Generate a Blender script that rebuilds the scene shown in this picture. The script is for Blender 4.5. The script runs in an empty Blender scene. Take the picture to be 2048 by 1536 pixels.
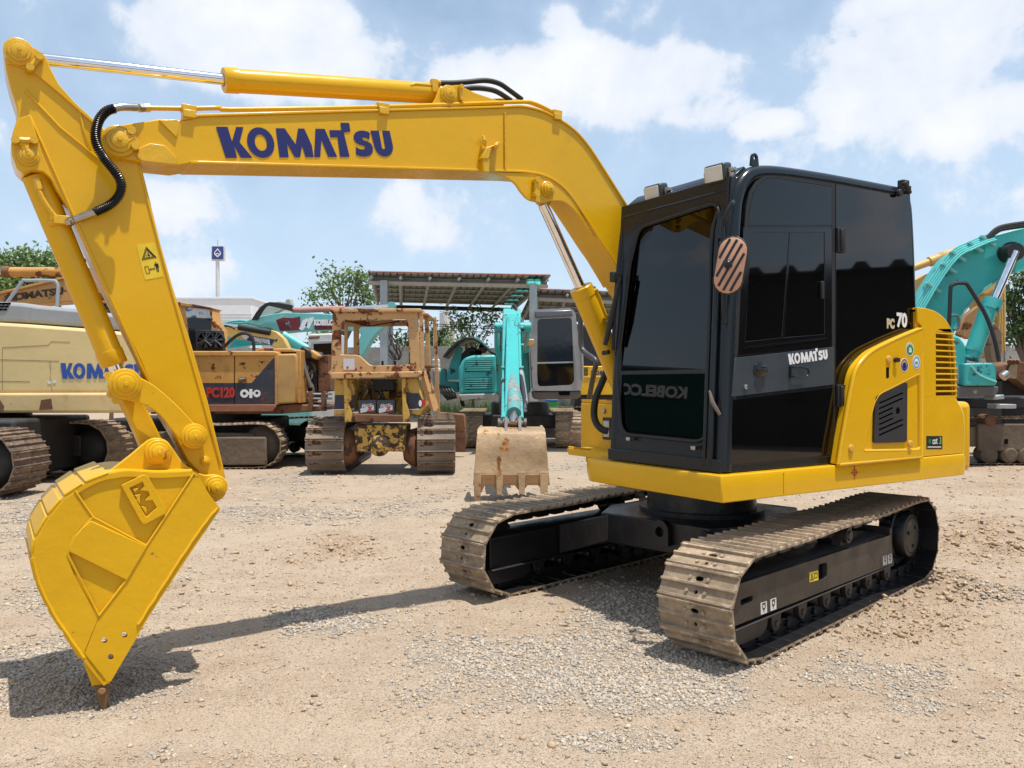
import bpy, bmesh, math, random
import numpy as np
from mathutils import Vector, Matrix
from mathutils.geometry import tessellate_polygon
R = math.radians
random.seed(7)
rng = np.random.default_rng(11)
scene = bpy.context.scene
COL = scene.collection

# ---------------------------------------------------------------- camera, sky, sun, exposure
F, CX, HZ, EYE = 1600.0, 1024.0, 766.0, 1.5          # focal length in photo pixels, principal point, horizon, eye height
cam = bpy.data.cameras.new('camera')
cam.sensor_width = 36; cam.lens = 36 * F / 2048; cam.clip_end = 3000; cam.clip_start = .05
cam.shift_y = -2 / 2048
camo = bpy.data.objects.new('camera', cam); COL.objects.link(camo)
camo.location = (0, 0, EYE); camo.rotation_euler = (R(90), 0, 0)
scene.camera = camo
scene.view_settings.view_transform = 'Standard'; scene.view_settings.look = 'None'
scene.view_settings.exposure = 0.60; scene.view_settings.gamma = 1; scene.view_settings.use_curve_mapping = False

SUN = Vector((.20, -.13, 1.0)).normalized()
sl = bpy.data.lights.new('sun', 'SUN'); sl.energy = 3.6; sl.angle = R(.6); sl.color = (1, .955, .88)
so = bpy.data.objects.new('sun', sl); COL.objects.link(so); so.location = (0, 0, 30)
so.rotation_euler = SUN.to_track_quat('Z', 'Y').to_euler()

def sky():
    w = bpy.data.worlds.new('World'); scene.world = w; w.use_nodes = True
    nt = w.node_tree; N = nt.nodes; L = nt.links; N.clear()
    out = N.new('ShaderNodeOutputWorld'); bg = N.new('ShaderNodeBackground'); bg.inputs[1].default_value = .1
    L.new(bg.outputs[0], out.inputs[0])
    st = N.new('ShaderNodeTexSky'); st.sky_type = 'NISHITA'; st.sun_disc = False
    st.sun_elevation = math.asin(SUN.z); st.sun_rotation = math.atan2(SUN.x, SUN.y)
    st.air_density = 1.0; st.dust_density = .9; st.ozone_density = 1.0
    tc = N.new('ShaderNodeTexCoord')
    def M(op, a, b=None, c=None):
        n = N.new('ShaderNodeMath'); n.operation = op
        for i, q in enumerate((a, b, c)):
            if q is None: continue
            if isinstance(q, (int, float)): n.inputs[i].default_value = q
            else: L.new(q, n.inputs[i])
        return n.outputs[0]
    def V(op, a, b=None):
        n = N.new('ShaderNodeVectorMath'); n.operation = op
        for i, q in enumerate((a, b)):
            if q is None: continue
            if isinstance(q, tuple): n.inputs[i].default_value = q
            else: L.new(q, n.inputs[i])
        return n
    d = V('NORMALIZE', tc.outputs['Generated']).outputs[0]
    sep = N.new('ShaderNodeSeparateXYZ'); L.new(d, sep.inputs[0])
    # cloud deck seen in perspective
    k = M('DIVIDE', 1.0, M('ADD', M('MAXIMUM', sep.outputs[2], 0.0), .22))
    comb = N.new('ShaderNodeCombineXYZ')
    L.new(M('MULTIPLY', sep.outputs[0], k), comb.inputs[0]); L.new(M('MULTIPLY', sep.outputs[1], k), comb.inputs[1])
    L.new(M('MULTIPLY', sep.outputs[2], 2.2), comb.inputs[2])
    def noise(vec, scale, detail, rough, dist=0):
        n = N.new('ShaderNodeTexNoise'); n.inputs['Scale'].default_value = scale; n.inputs['Detail'].default_value = detail
        n.inputs['Roughness'].default_value = rough; n.inputs['Distortion'].default_value = dist
        L.new(vec, n.inputs['Vector']); return n.outputs[0]
    n1 = noise(comb.outputs[0], 1.15, 10, .56, .25)
    puff = noise(d, 4.2, 11, .58, .30)
    fine = noise(d, 20.0, 6, .6, .1)
    # the large cumulus banks (direction, half width, half height, weight)
    blobs = [(520, 95, 340, 105, 1.0), (150, 70, 290, 130, .82), (60, 210, 120, 60, .7), (620, 50, 150, 60, .9), (1010, 170, 190, 75, 1.0), (1280, 160, 210, 80, .95),
             (1150, 130, 120, 60, .9), (1400, 210, 130, 50, .7), (1530, 245, 75, 30, .75), (1820, 120, 210, 130, 1.0), (1960, 230, 150, 70, .8),
             (1740, 40, 120, 60, .85), (1990, 60, 130, 110, .9), (1960, 240, 120, 60, .7), (1110, 40, 50, 38, .7), (980, 450, 250, 80, .72), (960, 420, 110, 35, .6),
             (330, 400, 130, 60, .66), (60, 270, 120, 70, .6), (1350, 50, 150, 60, .35), (420, 560, 90, 40, .4), (900, 90, 60, 35, .45)]
    cur = None
    for (px, py, sx, sy, wt) in blobs:
        b = Vector(((px - CX) / F, 1, (HZ - py) / F)); ln = b.length; b.normalize()
        df = V('SUBTRACT', d, tuple(b)); sc = V('MULTIPLY', df.outputs[0], (F * ln / sx, 3.0, F * ln / sy))
        lg = V('LENGTH', sc.outputs[0]).outputs['Value']
        v = M('MULTIPLY', M('MAXIMUM', M('SUBTRACT', 1.25, lg), 0.0), wt)
        v = M('MINIMUM', v, .72 * wt)
        cur = v if cur is None else M('MAXIMUM', cur, v)
    # ahead the banks above shape the deck; elsewhere the deck's own noise goes on the same way
    ahead = N.new('ShaderNodeMapRange'); L.new(sep.outputs[1], ahead.inputs[0])
    ahead.inputs[1].default_value = .35; ahead.inputs[2].default_value = .75
    amb = M('MULTIPLY', M('SUBTRACT', n1, .47), 3.2)
    base = N.new('ShaderNodeMix'); L.new(ahead.outputs[0], base.inputs[0]); L.new(amb, base.inputs[2])
    L.new(M('ADD', M('MULTIPLY', cur, .95), M('MULTIPLY', M('SUBTRACT', n1, .5), .5)), base.inputs[3])
    den = M('ADD', base.outputs[0], M('MULTIPLY', M('SUBTRACT', puff, .5), 2.9))
    den = M('ADD', den, M('MULTIPLY', M('SUBTRACT', fine, .5), 1.15))
    mask = N.new('ShaderNodeMapRange'); mask.interpolation_type = 'SMOOTHSTEP'; L.new(den, mask.inputs[0])
    mask.inputs[1].default_value = .20; mask.inputs[2].default_value = .56
    veil = N.new('ShaderNodeMapRange'); L.new(den, veil.inputs[0]); veil.inputs[1].default_value = -.6; veil.inputs[2].default_value = .6
    veil.inputs[3].default_value = .18; veil.inputs[4].default_value = .54
    # near the horizon the summer haze
    hz = N.new('ShaderNodeMapRange'); L.new(sep.outputs[2], hz.inputs[0]); hz.inputs[1].default_value = -.02; hz.inputs[2].default_value = .5
    hz.inputs[3].default_value = .52; hz.inputs[4].default_value = .06; hz.interpolation_type = 'SMOOTHSTEP'
    def mixc(f, a, b):
        n = N.new('ShaderNodeMix'); n.data_type = 'RGBA'
        if isinstance(f, (int, float)): n.inputs[0].default_value = f
        else: L.new(f, n.inputs[0])
        for i, q in ((6, a), (7, b)):
            if isinstance(q, tuple): n.inputs[i].default_value = q
            else: L.new(q, n.inputs[i])
        return n.outputs[2]
    hs = N.new('ShaderNodeHueSaturation'); hs.inputs['Hue'].default_value = .492; hs.inputs['Saturation'].default_value = 1.04; hs.inputs['Value'].default_value = 1.0
    L.new(st.outputs[0], hs.inputs['Color'])
    c = mixc(hz.outputs[0], hs.outputs[0], (4.5, 5.5, 6.9, 1))
    c = mixc(veil.outputs[0], c, (4.9, 5.9, 7.1, 1))
    shade = N.new('ShaderNodeMapRange'); L.new(M('ADD', M('MULTIPLY', puff, .55), M('MULTIPLY', den, .35)), shade.inputs[0])
    shade.inputs[1].default_value = .32; shade.inputs[2].default_value = .75
    cc = mixc(shade.outputs[0], (5.0, 5.5, 6.3, 1), (6.8, 6.85, 7.15, 1))
    c = mixc(M('MULTIPLY', mask.outputs[0], .93), c, cc)
    L.new(c, bg.inputs[0])
sky()

# ---------------------------------------------------------------- naming, tagging
def tag(o, label=None, cat=None, group=None, kind=None):
    if label: o['label'] = label
    if cat: o['category'] = cat
    if group: o['group'] = group
    if kind: o['kind'] = kind
    return o
def empty(name, loc, rz=0, label=None, cat=None, group=None):
    o = bpy.data.objects.new(name, None); COL.objects.link(o); o.empty_display_size = .2
    o.location = loc; o.rotation_euler = (0, 0, rz)
    return tag(o, label, cat, group)
def link(name, me, parent=None, M=None):
    o = bpy.data.objects.new(name, me); COL.objects.link(o)
    if parent is not None: o.parent = parent
    if M is not None: o.matrix_local = M
    return o

# ---------------------------------------------------------------- materials
MATS = {}
class Nt:
    def __init__(s, name):
        s.m = bpy.data.materials.new(name); s.m.use_nodes = True; s.t = s.m.node_tree; s.N = s.t.nodes; s.L = s.t.links
        s.b = s.N['Principled BSDF']
        s.tc = s.N.new('ShaderNodeTexCoord')
    def noise(s, scale, detail=4, rough=.55, dist=0, vec=None, stretch=None):
        n = s.N.new('ShaderNodeTexNoise'); n.inputs['Scale'].default_value = scale; n.inputs['Detail'].default_value = detail
        n.inputs['Roughness'].default_value = rough; n.inputs['Distortion'].default_value = dist
        v = vec or s.tc.outputs['Object']
        if stretch:
            mp = s.N.new('ShaderNodeMapping'); mp.inputs['Scale'].default_value = stretch; s.L.new(v, mp.inputs[0]); v = mp.outputs[0]
        s.L.new(v, n.inputs['Vector']); return n.outputs[0]
    def ramp(s, x, a, b, lo=0, hi=1, smooth=True):
        n = s.N.new('ShaderNodeMapRange'); n.interpolation_type = 'SMOOTHSTEP' if smooth else 'LINEAR'
        s.L.new(x, n.inputs[0])
        for i, q in ((1, a), (2, b), (3, lo), (4, hi)): n.inputs[i].default_value = q
        return n.outputs[0]
    def mix(s, f, a, b):
        n = s.N.new('ShaderNodeMix'); n.data_type = 'RGBA'
        if isinstance(f, (int, float)): n.inputs[0].default_value = f
        else: s.L.new(f, n.inputs[0])
        for i, q in ((6, a), (7, b)):
            if isinstance(q, tuple): n.inputs[i].default_value = q if len(q) == 4 else q + (1,)
            else: s.L.new(q, n.inputs[i])
        return n.outputs[2]
    def math(s, op, a, b=None):
        n = s.N.new('ShaderNodeMath'); n.operation = op
        for i, q in enumerate((a, b)):
            if q is None: continue
            if isinstance(q, (int, float)): n.inputs[i].default_value = q
            else: s.L.new(q, n.inputs[i])
        return n.outputs[0]
    def set(s, **k):
        for a, v in k.items():
            a = {'base': 'Base Color', 'rough': 'Roughness', 'metal': 'Metallic', 'coat': 'Coat Weight', 'coatr': 'Coat Roughness', 'spec': 'Specular IOR Level', 'trans': 'Transmission Weight', 'alpha': 'Alpha'}[a]
            if isinstance(v, tuple): s.b.inputs[a].default_value = v if len(v) == 4 else v + (1,)
            elif isinstance(v, (int, float)): s.b.inputs[a].default_value = v
            else: s.L.new(v, s.b.inputs[a])
        return s
    def bump(s, h, strength=.3, dist=.01):
        n = s.N.new('ShaderNodeBump'); n.inputs['Strength'].default_value = strength; n.inputs['Distance'].default_value = dist
        s.L.new(h, n.inputs['Height']); s.L.new(n.outputs[0], s.b.inputs['Normal']); return s

def paint(name, col, rough=.35, coat=.0, wear=0.0, wearcol=(.10, .035, .012), wscale=3.0, dirt=.0, dirtcol=(.30, .23, .16), var=.06, bumpy=.02, metal=0, spec=.5, streak=0, detail=8):
    """painted or bare metal: base colour, slow variation, rust chips, grime"""
    if name in MATS: return MATS[name]
    n = Nt(name)
    a = n.noise(1.7, 4, .6)
    c = n.mix(n.ramp(a, .3, .7), tuple(x * (1 - var) for x in col), tuple(min(1, x * (1 + var)) for x in col))
    r = n.ramp(n.noise(6, 3), .3, .7, rough * .85, rough * 1.2)
    if dirt:
        d = n.ramp(n.noise(2.3, 7, .68, .3), .62 - dirt * .35, .85)
        if streak:
            d2 = n.ramp(n.noise(1.0, 6, .6, 0, None, (14, 14, .9)), .55, .78)
            d = n.math('MAXIMUM', d, n.math('MULTIPLY', d2, streak))
        c = n.mix(n.math('MULTIPLY', d, .8), c, dirtcol)
        r = n.math('ADD', r, n.math('MULTIPLY', d, .35))
    if wear:
        wv = n.noise(wscale, detail, .66, .2)
        w = n.ramp(wv, .66 - wear * .3, .69 - wear * .3)
        wc = n.mix(n.ramp(n.noise(wscale * 5, 4), .35, .65), tuple(x * .6 for x in wearcol), tuple(x * 1.7 for x in wearcol))
        c = n.mix(w, c, wc); r = n.math('ADD', r, n.math('MULTIPLY', w, .45))
    n.set(base=c, rough=r, metal=metal, coat=coat, coatr=.06, spec=spec)
    if bumpy: n.bump(n.math('ADD', n.noise(9, 3), n.math('MULTIPLY', n.noise(55, 2), .25)), bumpy, .05)
    MATS[name] = n.m; return n.m
def flat(name, col, rough=.5, metal=0, spec=.5):
    if name in MATS: return MATS[name]
    n = Nt(name); a = n.noise(14, 3)
    n.set(base=n.mix(n.ramp(a, .3, .7), tuple(x * .93 for x in col), tuple(min(1, x * 1.06) for x in col)), rough=rough, metal=metal, spec=spec)
    MATS[name] = n.m; return n.m
def tinted(name, tint, ior=1.5, rough=.01, refl=1.0):
    """tinted pane: fresnel reflection over a see-through filter"""
    n = Nt(name); N, L = n.N, n.L
    g = N.new('ShaderNodeBsdfGlossy'); g.inputs['Roughness'].default_value = rough; g.inputs[0].default_value = (refl, refl, refl, 1)
    t = N.new('ShaderNodeBsdfTransparent'); t.inputs[0].default_value = tint + (1,)
    fr = N.new('ShaderNodeFresnel'); fr.inputs[0].default_value = ior
    mx = N.new('ShaderNodeMixShader'); L.new(fr.outputs[0], mx.inputs[0]); L.new(t.outputs[0], mx.inputs[1]); L.new(g.outputs[0], mx.inputs[2])
    L.new(mx.outputs[0], N['Material Output'].inputs[0]); MATS[name] = n.m; return n.m

YEL = paint('yellow_paint', (.68, .378, .007), .25, coat=.10, dirt=.07, dirtcol=(.42, .26, .03), spec=.3, var=.035, bumpy=.035)
YELD = paint('yellow_cast', (.64, .365, .008), .34, coat=.12, var=.06, bumpy=.12)
YELK = paint('yellow_bucket', (.66, .37, .008), .36, coat=.08, spec=.25, var=.05, bumpy=.07, wear=.02, wscale=7, wearcol=(.4, .2, .02))
CABG = paint('charcoal_paint', (.011, .016, .021), .24, coat=.08, var=.08, spec=.28, bumpy=.02)
GLB = paint('gloss_black', (.0022, .0022, .0026), .03, coat=0, var=.1, bumpy=.0)
FRM = paint('frame_black', (.009, .009, .010), .38, var=.15, bumpy=.10, dirt=.16, dirtcol=(.085, .068, .05))
FRMB = paint('frame_dusty', (.036, .029, .024), .45, var=.15, bumpy=.10, dirt=.3, dirtcol=(.09, .07, .05))
RUB = flat('rubber', (.012, .012, .012), .55)
CHROME = flat('chrome', (.82, .82, .84), .07, 1.0)
STEEL = flat('steel', (.42, .40, .37), .35, 1.0)
BLUE = flat('logo_blue', (.014, .015, .115), .35)
WHT = flat('white_print', (.72, .72, .72), .45)
CREAMP = flat('cream_print', (.52, .44, .28), .45)
BLK = flat('black_print', (.006, .006, .006), .5)
DARK = flat('dark_hole', (.004, .004, .004), .9, spec=.1)
DECY = flat('decal_yellow', (.72, .50, .02), .4)
RED = flat('red_print', (.45, .03, .015), .5)
GRN = flat('green_print', (.02, .20, .07), .5)
def track_mat(name, c1, c2, c3):
    n = Nt(name); a = n.noise(5, 8, .7, .4)
    c = n.mix(n.ramp(a, .36, .62), c1, c2)
    c = n.mix(n.ramp(n.noise(13, 7, .7), .52, .66), c, c3)
    oi = n.N.new('ShaderNodeObjectInfo'); c = n.mix(n.math('MULTIPLY', oi.outputs['Random'], .32), c, c1)
    n.set(base=c, rough=n.ramp(a, .3, .7, .5, .88), metal=.0, spec=.45).bump(n.noise(60, 5, .7), .5, .006)
    MATS[name] = n.m; return n.m
SHOE = track_mat('track_steel', (.19, .138, .090), (.39, .29, .19), (.54, .43, .30))
SHOEO = track_mat('track_rusty', (.085, .06, .045), (.24, .155, .10), (.38, .28, .20))

# ---------------------------------------------------------------- mesh builder
class MB:
    def __init__(s): s.v = []; s.f = []
    def add(s, vs, fs):
        b = len(s.v); s.v += [tuple(p) for p in vs]; s.f += [tuple(i + b for i in f) for f in fs]; return s
    def box(s, x0, x1, y0, y1, z0, z1, M=None):
        vs = [Vector((x, y, z)) for x in (x0, x1) for y in (y0, y1) for z in (z0, z1)]
        if M is not None: vs = [M @ p for p in vs]
        return s.add(vs, [(0, 1, 3, 2), (4, 6, 7, 5), (0, 4, 5, 1), (2, 3, 7, 6), (0, 2, 6, 4), (1, 5, 7, 3)])
    def prism(s, pts, a, b, m=None, top=None):
        """polygon in the (x,z) plane drawn out along y from a to b"""
        m = m or (lambda u, v, h: (u, h, v)); n = len(pts); q = top or pts
        vs = [m(u, v, a) for u, v in pts] + [m(u, v, b) for u, v in q]
        return s.add(vs, [tuple(range(n)), tuple(range(2 * n - 1, n - 1, -1))] + [(i, (i + 1) % n, (i + 1) % n + n, i + n) for i in range(n)])
    def plate(s, outer, holes, a, b, m=None):
        m = m or (lambda u, v, h: (u, h, v)); loops = [outer] + list(holes)
        lo_ = [min(p[k] for p in outer) for k in (0, 1)]; sz = max(max(p[k] for p in outer) - lo_[k] for k in (0, 1)) or 1   # worked at a large size: the tessellator merges close points
        tri = tessellate_polygon([[Vector(((u - lo_[0]) / sz * 1000, (v - lo_[1]) / sz * 1000, 0)) for u, v in l] for l in loops])
        flatp = [p for l in loops for p in l]; n = len(flatp)
        vs = [m(u, v, a) for u, v in flatp] + [m(u, v, b) for u, v in flatp]
        fs = [tuple(t) for t in tri] + [tuple(i + n for i in reversed(t)) for t in tri]; k = 0
        for l in loops:
            q = len(l)
            fs += [(k + i, k + (i + 1) % q, k + (i + 1) % q + n, k + i + n) for i in range(q)]; k += q
        return s.add(vs, fs)
    def cyl(s, p0, p1, r0, r1=None, n=14, cap=True):
        p0, p1 = Vector(p0), Vector(p1); r1 = r0 if r1 is None else r1
        q = (p1 - p0).to_track_quat('Z', 'Y'); vs = []
        for p, r in ((p0, r0), (p1, r1)):
            vs += [p + q @ Vector((r * math.cos(2 * math.pi * i / n), r * math.sin(2 * math.pi * i / n), 0)) for i in range(n)]
        fs = [(i, (i + 1) % n, (i + 1) % n + n, i + n) for i in range(n)]
        if cap: fs += [tuple(range(n - 1, -1, -1)), tuple(range(n, 2 * n))]
        return s.add(vs, fs)
    def lathe(s, p, ax, prof, n=22):
        p = Vector(p); q = Vector(ax).normalized().to_track_quat('Z', 'Y'); vs = []; m = len(prof)
        for h, r in prof:
            vs += [p + q @ Vector((r * math.cos(2 * math.pi * i / n), r * math.sin(2 * math.pi * i / n), h)) for i in range(n)]
        fs = [(j * n + i, j * n + (i + 1) % n, (j + 1) * n + (i + 1) % n, (j + 1) * n + i) for j in range(m - 1) for i in range(n)]
        fs += [tuple(range(n - 1, -1, -1)), tuple(range((m - 1) * n, m * n))]
        return s.add(vs, fs)
    def tube(s, pts, r, n=8, sm=0, cap=True):
        pts = [Vector(p) for p in pts]
        if sm: pts = smooth_path(pts, sm)
        rs = r if isinstance(r, (list, tuple)) else [r] * len(pts)
        t0 = (pts[1] - pts[0]).normalized(); up = Vector((0, 0, 1)) if abs(t0.z) < .9 else Vector((1, 0, 0))
        x = t0.cross(up).normalized(); vs = []
        for i, p in enumerate(pts):
            t = (pts[min(i + 1, len(pts) - 1)] - pts[max(i - 1, 0)]).normalized()
            x = (x - t * x.dot(t)).normalized(); y = t.cross(x)
            vs += [p + (x * math.cos(2 * math.pi * k / n) + y * math.sin(2 * math.pi * k / n)) * rs[i] for k in range(n)]
        m = len(pts)
        fs = [(j * n + k, j * n + (k + 1) % n, (j + 1) * n + (k + 1) % n, (j + 1) * n + k) for j in range(m - 1) for k in range(n)]
        if cap: fs += [tuple(range(n - 1, -1, -1)), tuple(range((m - 1) * n, m * n))]
        return s.add(vs, fs)
    def ribbon(s, poly, th, a, b, closed=False):
        """strip of thickness th standing on a polyline of the (x,z) plane, from y=a to y=b"""
        ps = [Vector(p) for p in poly]; n = len(ps); off = []
        for i, p in enumerate(ps):
            t = (ps[(i + 1) % n if closed else min(i + 1, n - 1)] - ps[i - 1 if (closed or i) else 0]).normalized()
            off.append(p + Vector((t.y, -t.x)) * th)
        seq = [(ps[i], off[i]) for i in range(n)]; vs = []
        for p_, o_ in seq: vs += [(p_.x, a, p_.y), (p_.x, b, p_.y), (o_.x, b, o_.y), (o_.x, a, o_.y)]
        m = n if closed else n - 1
        fs = [(4 * i + k, 4 * i + (k + 1) % 4, 4 * ((i + 1) % n) + (k + 1) % 4, 4 * ((i + 1) % n) + k) for i in range(m) for k in range(4)]
        if not closed: fs += [(0, 1, 2, 3), (4 * n - 1, 4 * n - 2, 4 * n - 3, 4 * n - 4)]
        return s.add(vs, fs)
    def ball(s, c, r, n=12, m=8, M=None):
        r = r if isinstance(r, (tuple, list)) else (r, r, r); vs = []; c = Vector(c)
        for j in range(m + 1):
            th = math.pi * j / m
            for i in range(n):
                ph = 2 * math.pi * i / n
                p = Vector((r[0] * math.sin(th) * math.cos(ph), r[1] * math.sin(th) * math.sin(ph), r[2] * math.cos(th)))
                vs.append(c + ((M @ p) if M is not None else p))
        return s.add(vs, [(j * n + i, j * n + (i + 1) % n, (j + 1) * n + (i + 1) % n, (j + 1) * n + i) for j in range(m) for i in range(n)])
    def mesh(s, name, mat, smooth=40):
        me = bpy.data.meshes.new(name); bm = bmesh.new()
        bv = [bm.verts.new(p) for p in s.v]
        for f in s.f:
            try: bm.faces.new([bv[i] for i in f])
            except ValueError: pass
        bmesh.ops.remove_doubles(bm, verts=bm.verts, dist=1e-6)
        bmesh.ops.recalc_face_normals(bm, faces=bm.faces)
        bm.to_mesh(me); bm.free()
        if mat: me.materials.append(mat)
        if smooth: me.shade_smooth(); me.set_sharp_from_angle(angle=R(smooth))
        return me
    def pieces(s):
        """separate lumps of the gathered geometry, boxes that touch counted as one"""
        par = list(range(len(s.v)))
        def find(i):
            while par[i] != i: par[i] = par[par[i]]; i = par[i]
            return i
        for f in s.f:
            a = find(f[0])
            for i in f[1:]: par[find(i)] = a
        isl = {}
        for i in range(len(s.v)): isl.setdefault(find(i), []).append(i)
        L = [[set(ix), [min(s.v[i][k] for i in ix) - .004 for k in range(3)], [max(s.v[i][k] for i in ix) + .004 for k in range(3)]] for ix in isl.values()]
        if len(L) > 60: return None
        again = True
        while again:
            again = False
            for i in range(len(L)):
                for j in range(i + 1, len(L)):
                    if all(L[i][1][k] <= L[j][2][k] and L[j][1][k] <= L[i][2][k] for k in range(3)):
                        L[i][0] |= L[j][0]; L[i][1] = [min(a, b) for a, b in zip(L[i][1], L[j][1])]; L[i][2] = [max(a, b) for a, b in zip(L[i][2], L[j][2])]; del L[j]; again = True; break
                if again: break
        return sorted((l[0] for l in L), key=len, reverse=True)
    def build(s, name, mat, parent=None, M=None, bevel=0, smooth=40, seg=2):
        pc = s.pieces()
        if pc and len(pc) > 1:
            first = None
            for ix in pc:
                mp = {}; b = MB()
                for i in sorted(ix): mp[i] = len(b.v); b.v.append(s.v[i])
                b.f = [tuple(mp[i] for i in f) for f in s.f if f[0] in ix]
                o = b.build1(name, mat, parent, M, bevel, smooth, seg); first = first or o
            return first
        return s.build1(name, mat, parent, M, bevel, smooth, seg)
    def build1(s, name, mat, parent=None, M=None, bevel=0, smooth=40, seg=2):
        o = link(name, s.mesh(name, mat, smooth), parent, M)
        if bevel:
            b = o.modifiers.new('bevel', 'BEVEL'); b.width = bevel; b.segments = seg; b.limit_method = 'ANGLE'; b.angle_limit = R(35); b.use_clamp_overlap = True
        return o
def smooth_path(pts, k):
    out = []
    for i in range(len(pts) - 1):
        p0, p1, p2, p3 = pts[max(i - 1, 0)], pts[i], pts[i + 1], pts[min(i + 2, len(pts) - 1)]
        for j in range(k):
            t = j / k
            out.append(.5 * ((2 * p1) + (p2 - p0) * t + (2 * p0 - 5 * p1 + 4 * p2 - p3) * t * t + (3 * p1 - p0 - 3 * p2 + p3) * t ** 3))
    out.append(pts[-1]); return out
def smooth2(pts, k):
    return [(p.x, p.y) for p in smooth_path([Vector((a, b, 0)) for a, b in pts], k)]
def rrect(x0, x1, z0, z1, r, n=4):
    r = min(r, (x1 - x0) * .48, (z1 - z0) * .48)
    out = []
    for cx, cz, a in ((x1 - r, z1 - r, 0), (x0 + r, z1 - r, 90), (x0 + r, z0 + r, 180), (x1 - r, z0 + r, 270)):
        out += [(cx + r * math.cos(R(a + 90 * i / n)), cz + r * math.sin(R(a + 90 * i / n))) for i in range(n + 1)]
    return out
def rpoly(pts, r, n=4):
    """polygon with rounded corners"""
    out = []; m = len(pts)
    for i in range(m):
        p = Vector(pts[i]); a = Vector(pts[i - 1]) - p; b = Vector(pts[(i + 1) % m]) - p
        rr = r[i] if isinstance(r, (list, tuple)) else r
        k = min(rr, a.length * .45, b.length * .45)
        if k < 1e-5: out.append(tuple(p)); continue
        s, e = p + a.normalized() * k, p + b.normalized() * k
        for j in range(n + 1):
            t = j / n; q = s * (1 - t) ** 2 + p * 2 * t * (1 - t) + e * t * t; out.append((q.x, q.y))
    return out
def circ(x, z, r, n=16, rz=None):
    return [(x + r * math.cos(2 * math.pi * i / n), z + (rz or r) * math.sin(2 * math.pi * i / n)) for i in range(n)]
def stroke(path, w):
    ps = [Vector(p) for p in path]; n = len(ps); l = []; r = []
    for i, p in enumerate(ps):
        t = (ps[min(i + 1, n - 1)] - ps[max(i - 1, 0)]).normalized(); q = Vector((-t.y, t.x)) * w / 2
        l.append(tuple(p + q)); r.append(tuple(p - q))
    return l + r[::-1]
def arc(cx, cz, rx, rz, a0, a1, n=10):
    return [(cx + rx * math.cos(R(a0 + (a1 - a0) * i / n)), cz + rz * math.sin(R(a0 + (a1 - a0) * i / n))) for i in range(n + 1)]

# measuring helpers: where the sight line through a photo point meets a known plane of the yard
def P(px, py, Y, dy=0):
    return Vector(((px - CX) / F * Y, Y + dy, EYE + (HZ - py) / F * Y))
def XZ(pts, Y): return [((px - CX) / F * Y, EYE + (HZ - py) / F * Y) for px, py in pts]
def G(px, py):
    Y = EYE * F / (py - HZ); return (px - CX) / F * Y, Y
UA = R(57); UC = Vector((1.179, 4.536)); UF = Vector((-math.sin(UA), -math.cos(UA))); UR = Vector((-math.cos(UA), math.sin(UA)))
def U(px, py, w):
    dx = (px - CX) / F; Y = (w + UC.dot(UR)) / (dx * UR.x + UR.y); q = Vector((dx * Y, Y)) - UC
    return (q.dot(UF), EYE + (HZ - py) / F * Y)
def UL(pts, w): return [U(x, y, w) for x, y in pts]
def UP(px, py, w): t, z = U(px, py, w); return Vector((t, -w, z))
TA = R(45.5); TO = Vector((1.254, 4.19)); TF = Vector((-math.sin(TA), -math.cos(TA))); TR = Vector((-math.cos(TA), math.sin(TA)))
def T(px, py, v):
    dx = (px - CX) / F; Y = (v + TO.dot(TR)) / (dx * TR.x + TR.y); q = Vector((dx * Y, Y)) - TO
    return (q.dot(TF), EYE + (HZ - py) / F * Y)

# ---------------------------------------------------------------- lettering
def text_mesh(txt, size, mat, bold=0.0, ext=.001, name='lettering', align='CENTER', sx=1.0, space=1.0):
    cu = bpy.data.curves.new(name, 'FONT'); cu.body = txt; cu.size = size; cu.align_x = align; cu.align_y = 'CENTER'
    cu.offset = bold; cu.extrude = ext; cu.resolution_u = 3; cu.space_character = space
    o = bpy.data.objects.new(name, cu); COL.objects.link(o)
    bpy.context.view_layer.update()
    me = bpy.data.meshes.new_from_object(o.evaluated_get(bpy.context.evaluated_depsgraph_get()))
    bpy.data.objects.remove(o); bpy.data.curves.remove(cu); me.name = name
    if sx != 1.0: me.transform(Matrix.Diagonal((sx, 1, 1, 1)))
    me.materials.clear(); me.materials.append(mat); return me
def frame3(o, ex, ey):
    """4x4 with x along ex, y along ey, origin o"""
    ex = Vector(ex).normalized(); ey = Vector(ey); ey = (ey - ex * ey.dot(ex)).normalized(); ez = ex.cross(ey)
    M = Matrix((ex, ey, ez)).transposed().to_4x4(); M.translation = Vector(o); return M
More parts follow.
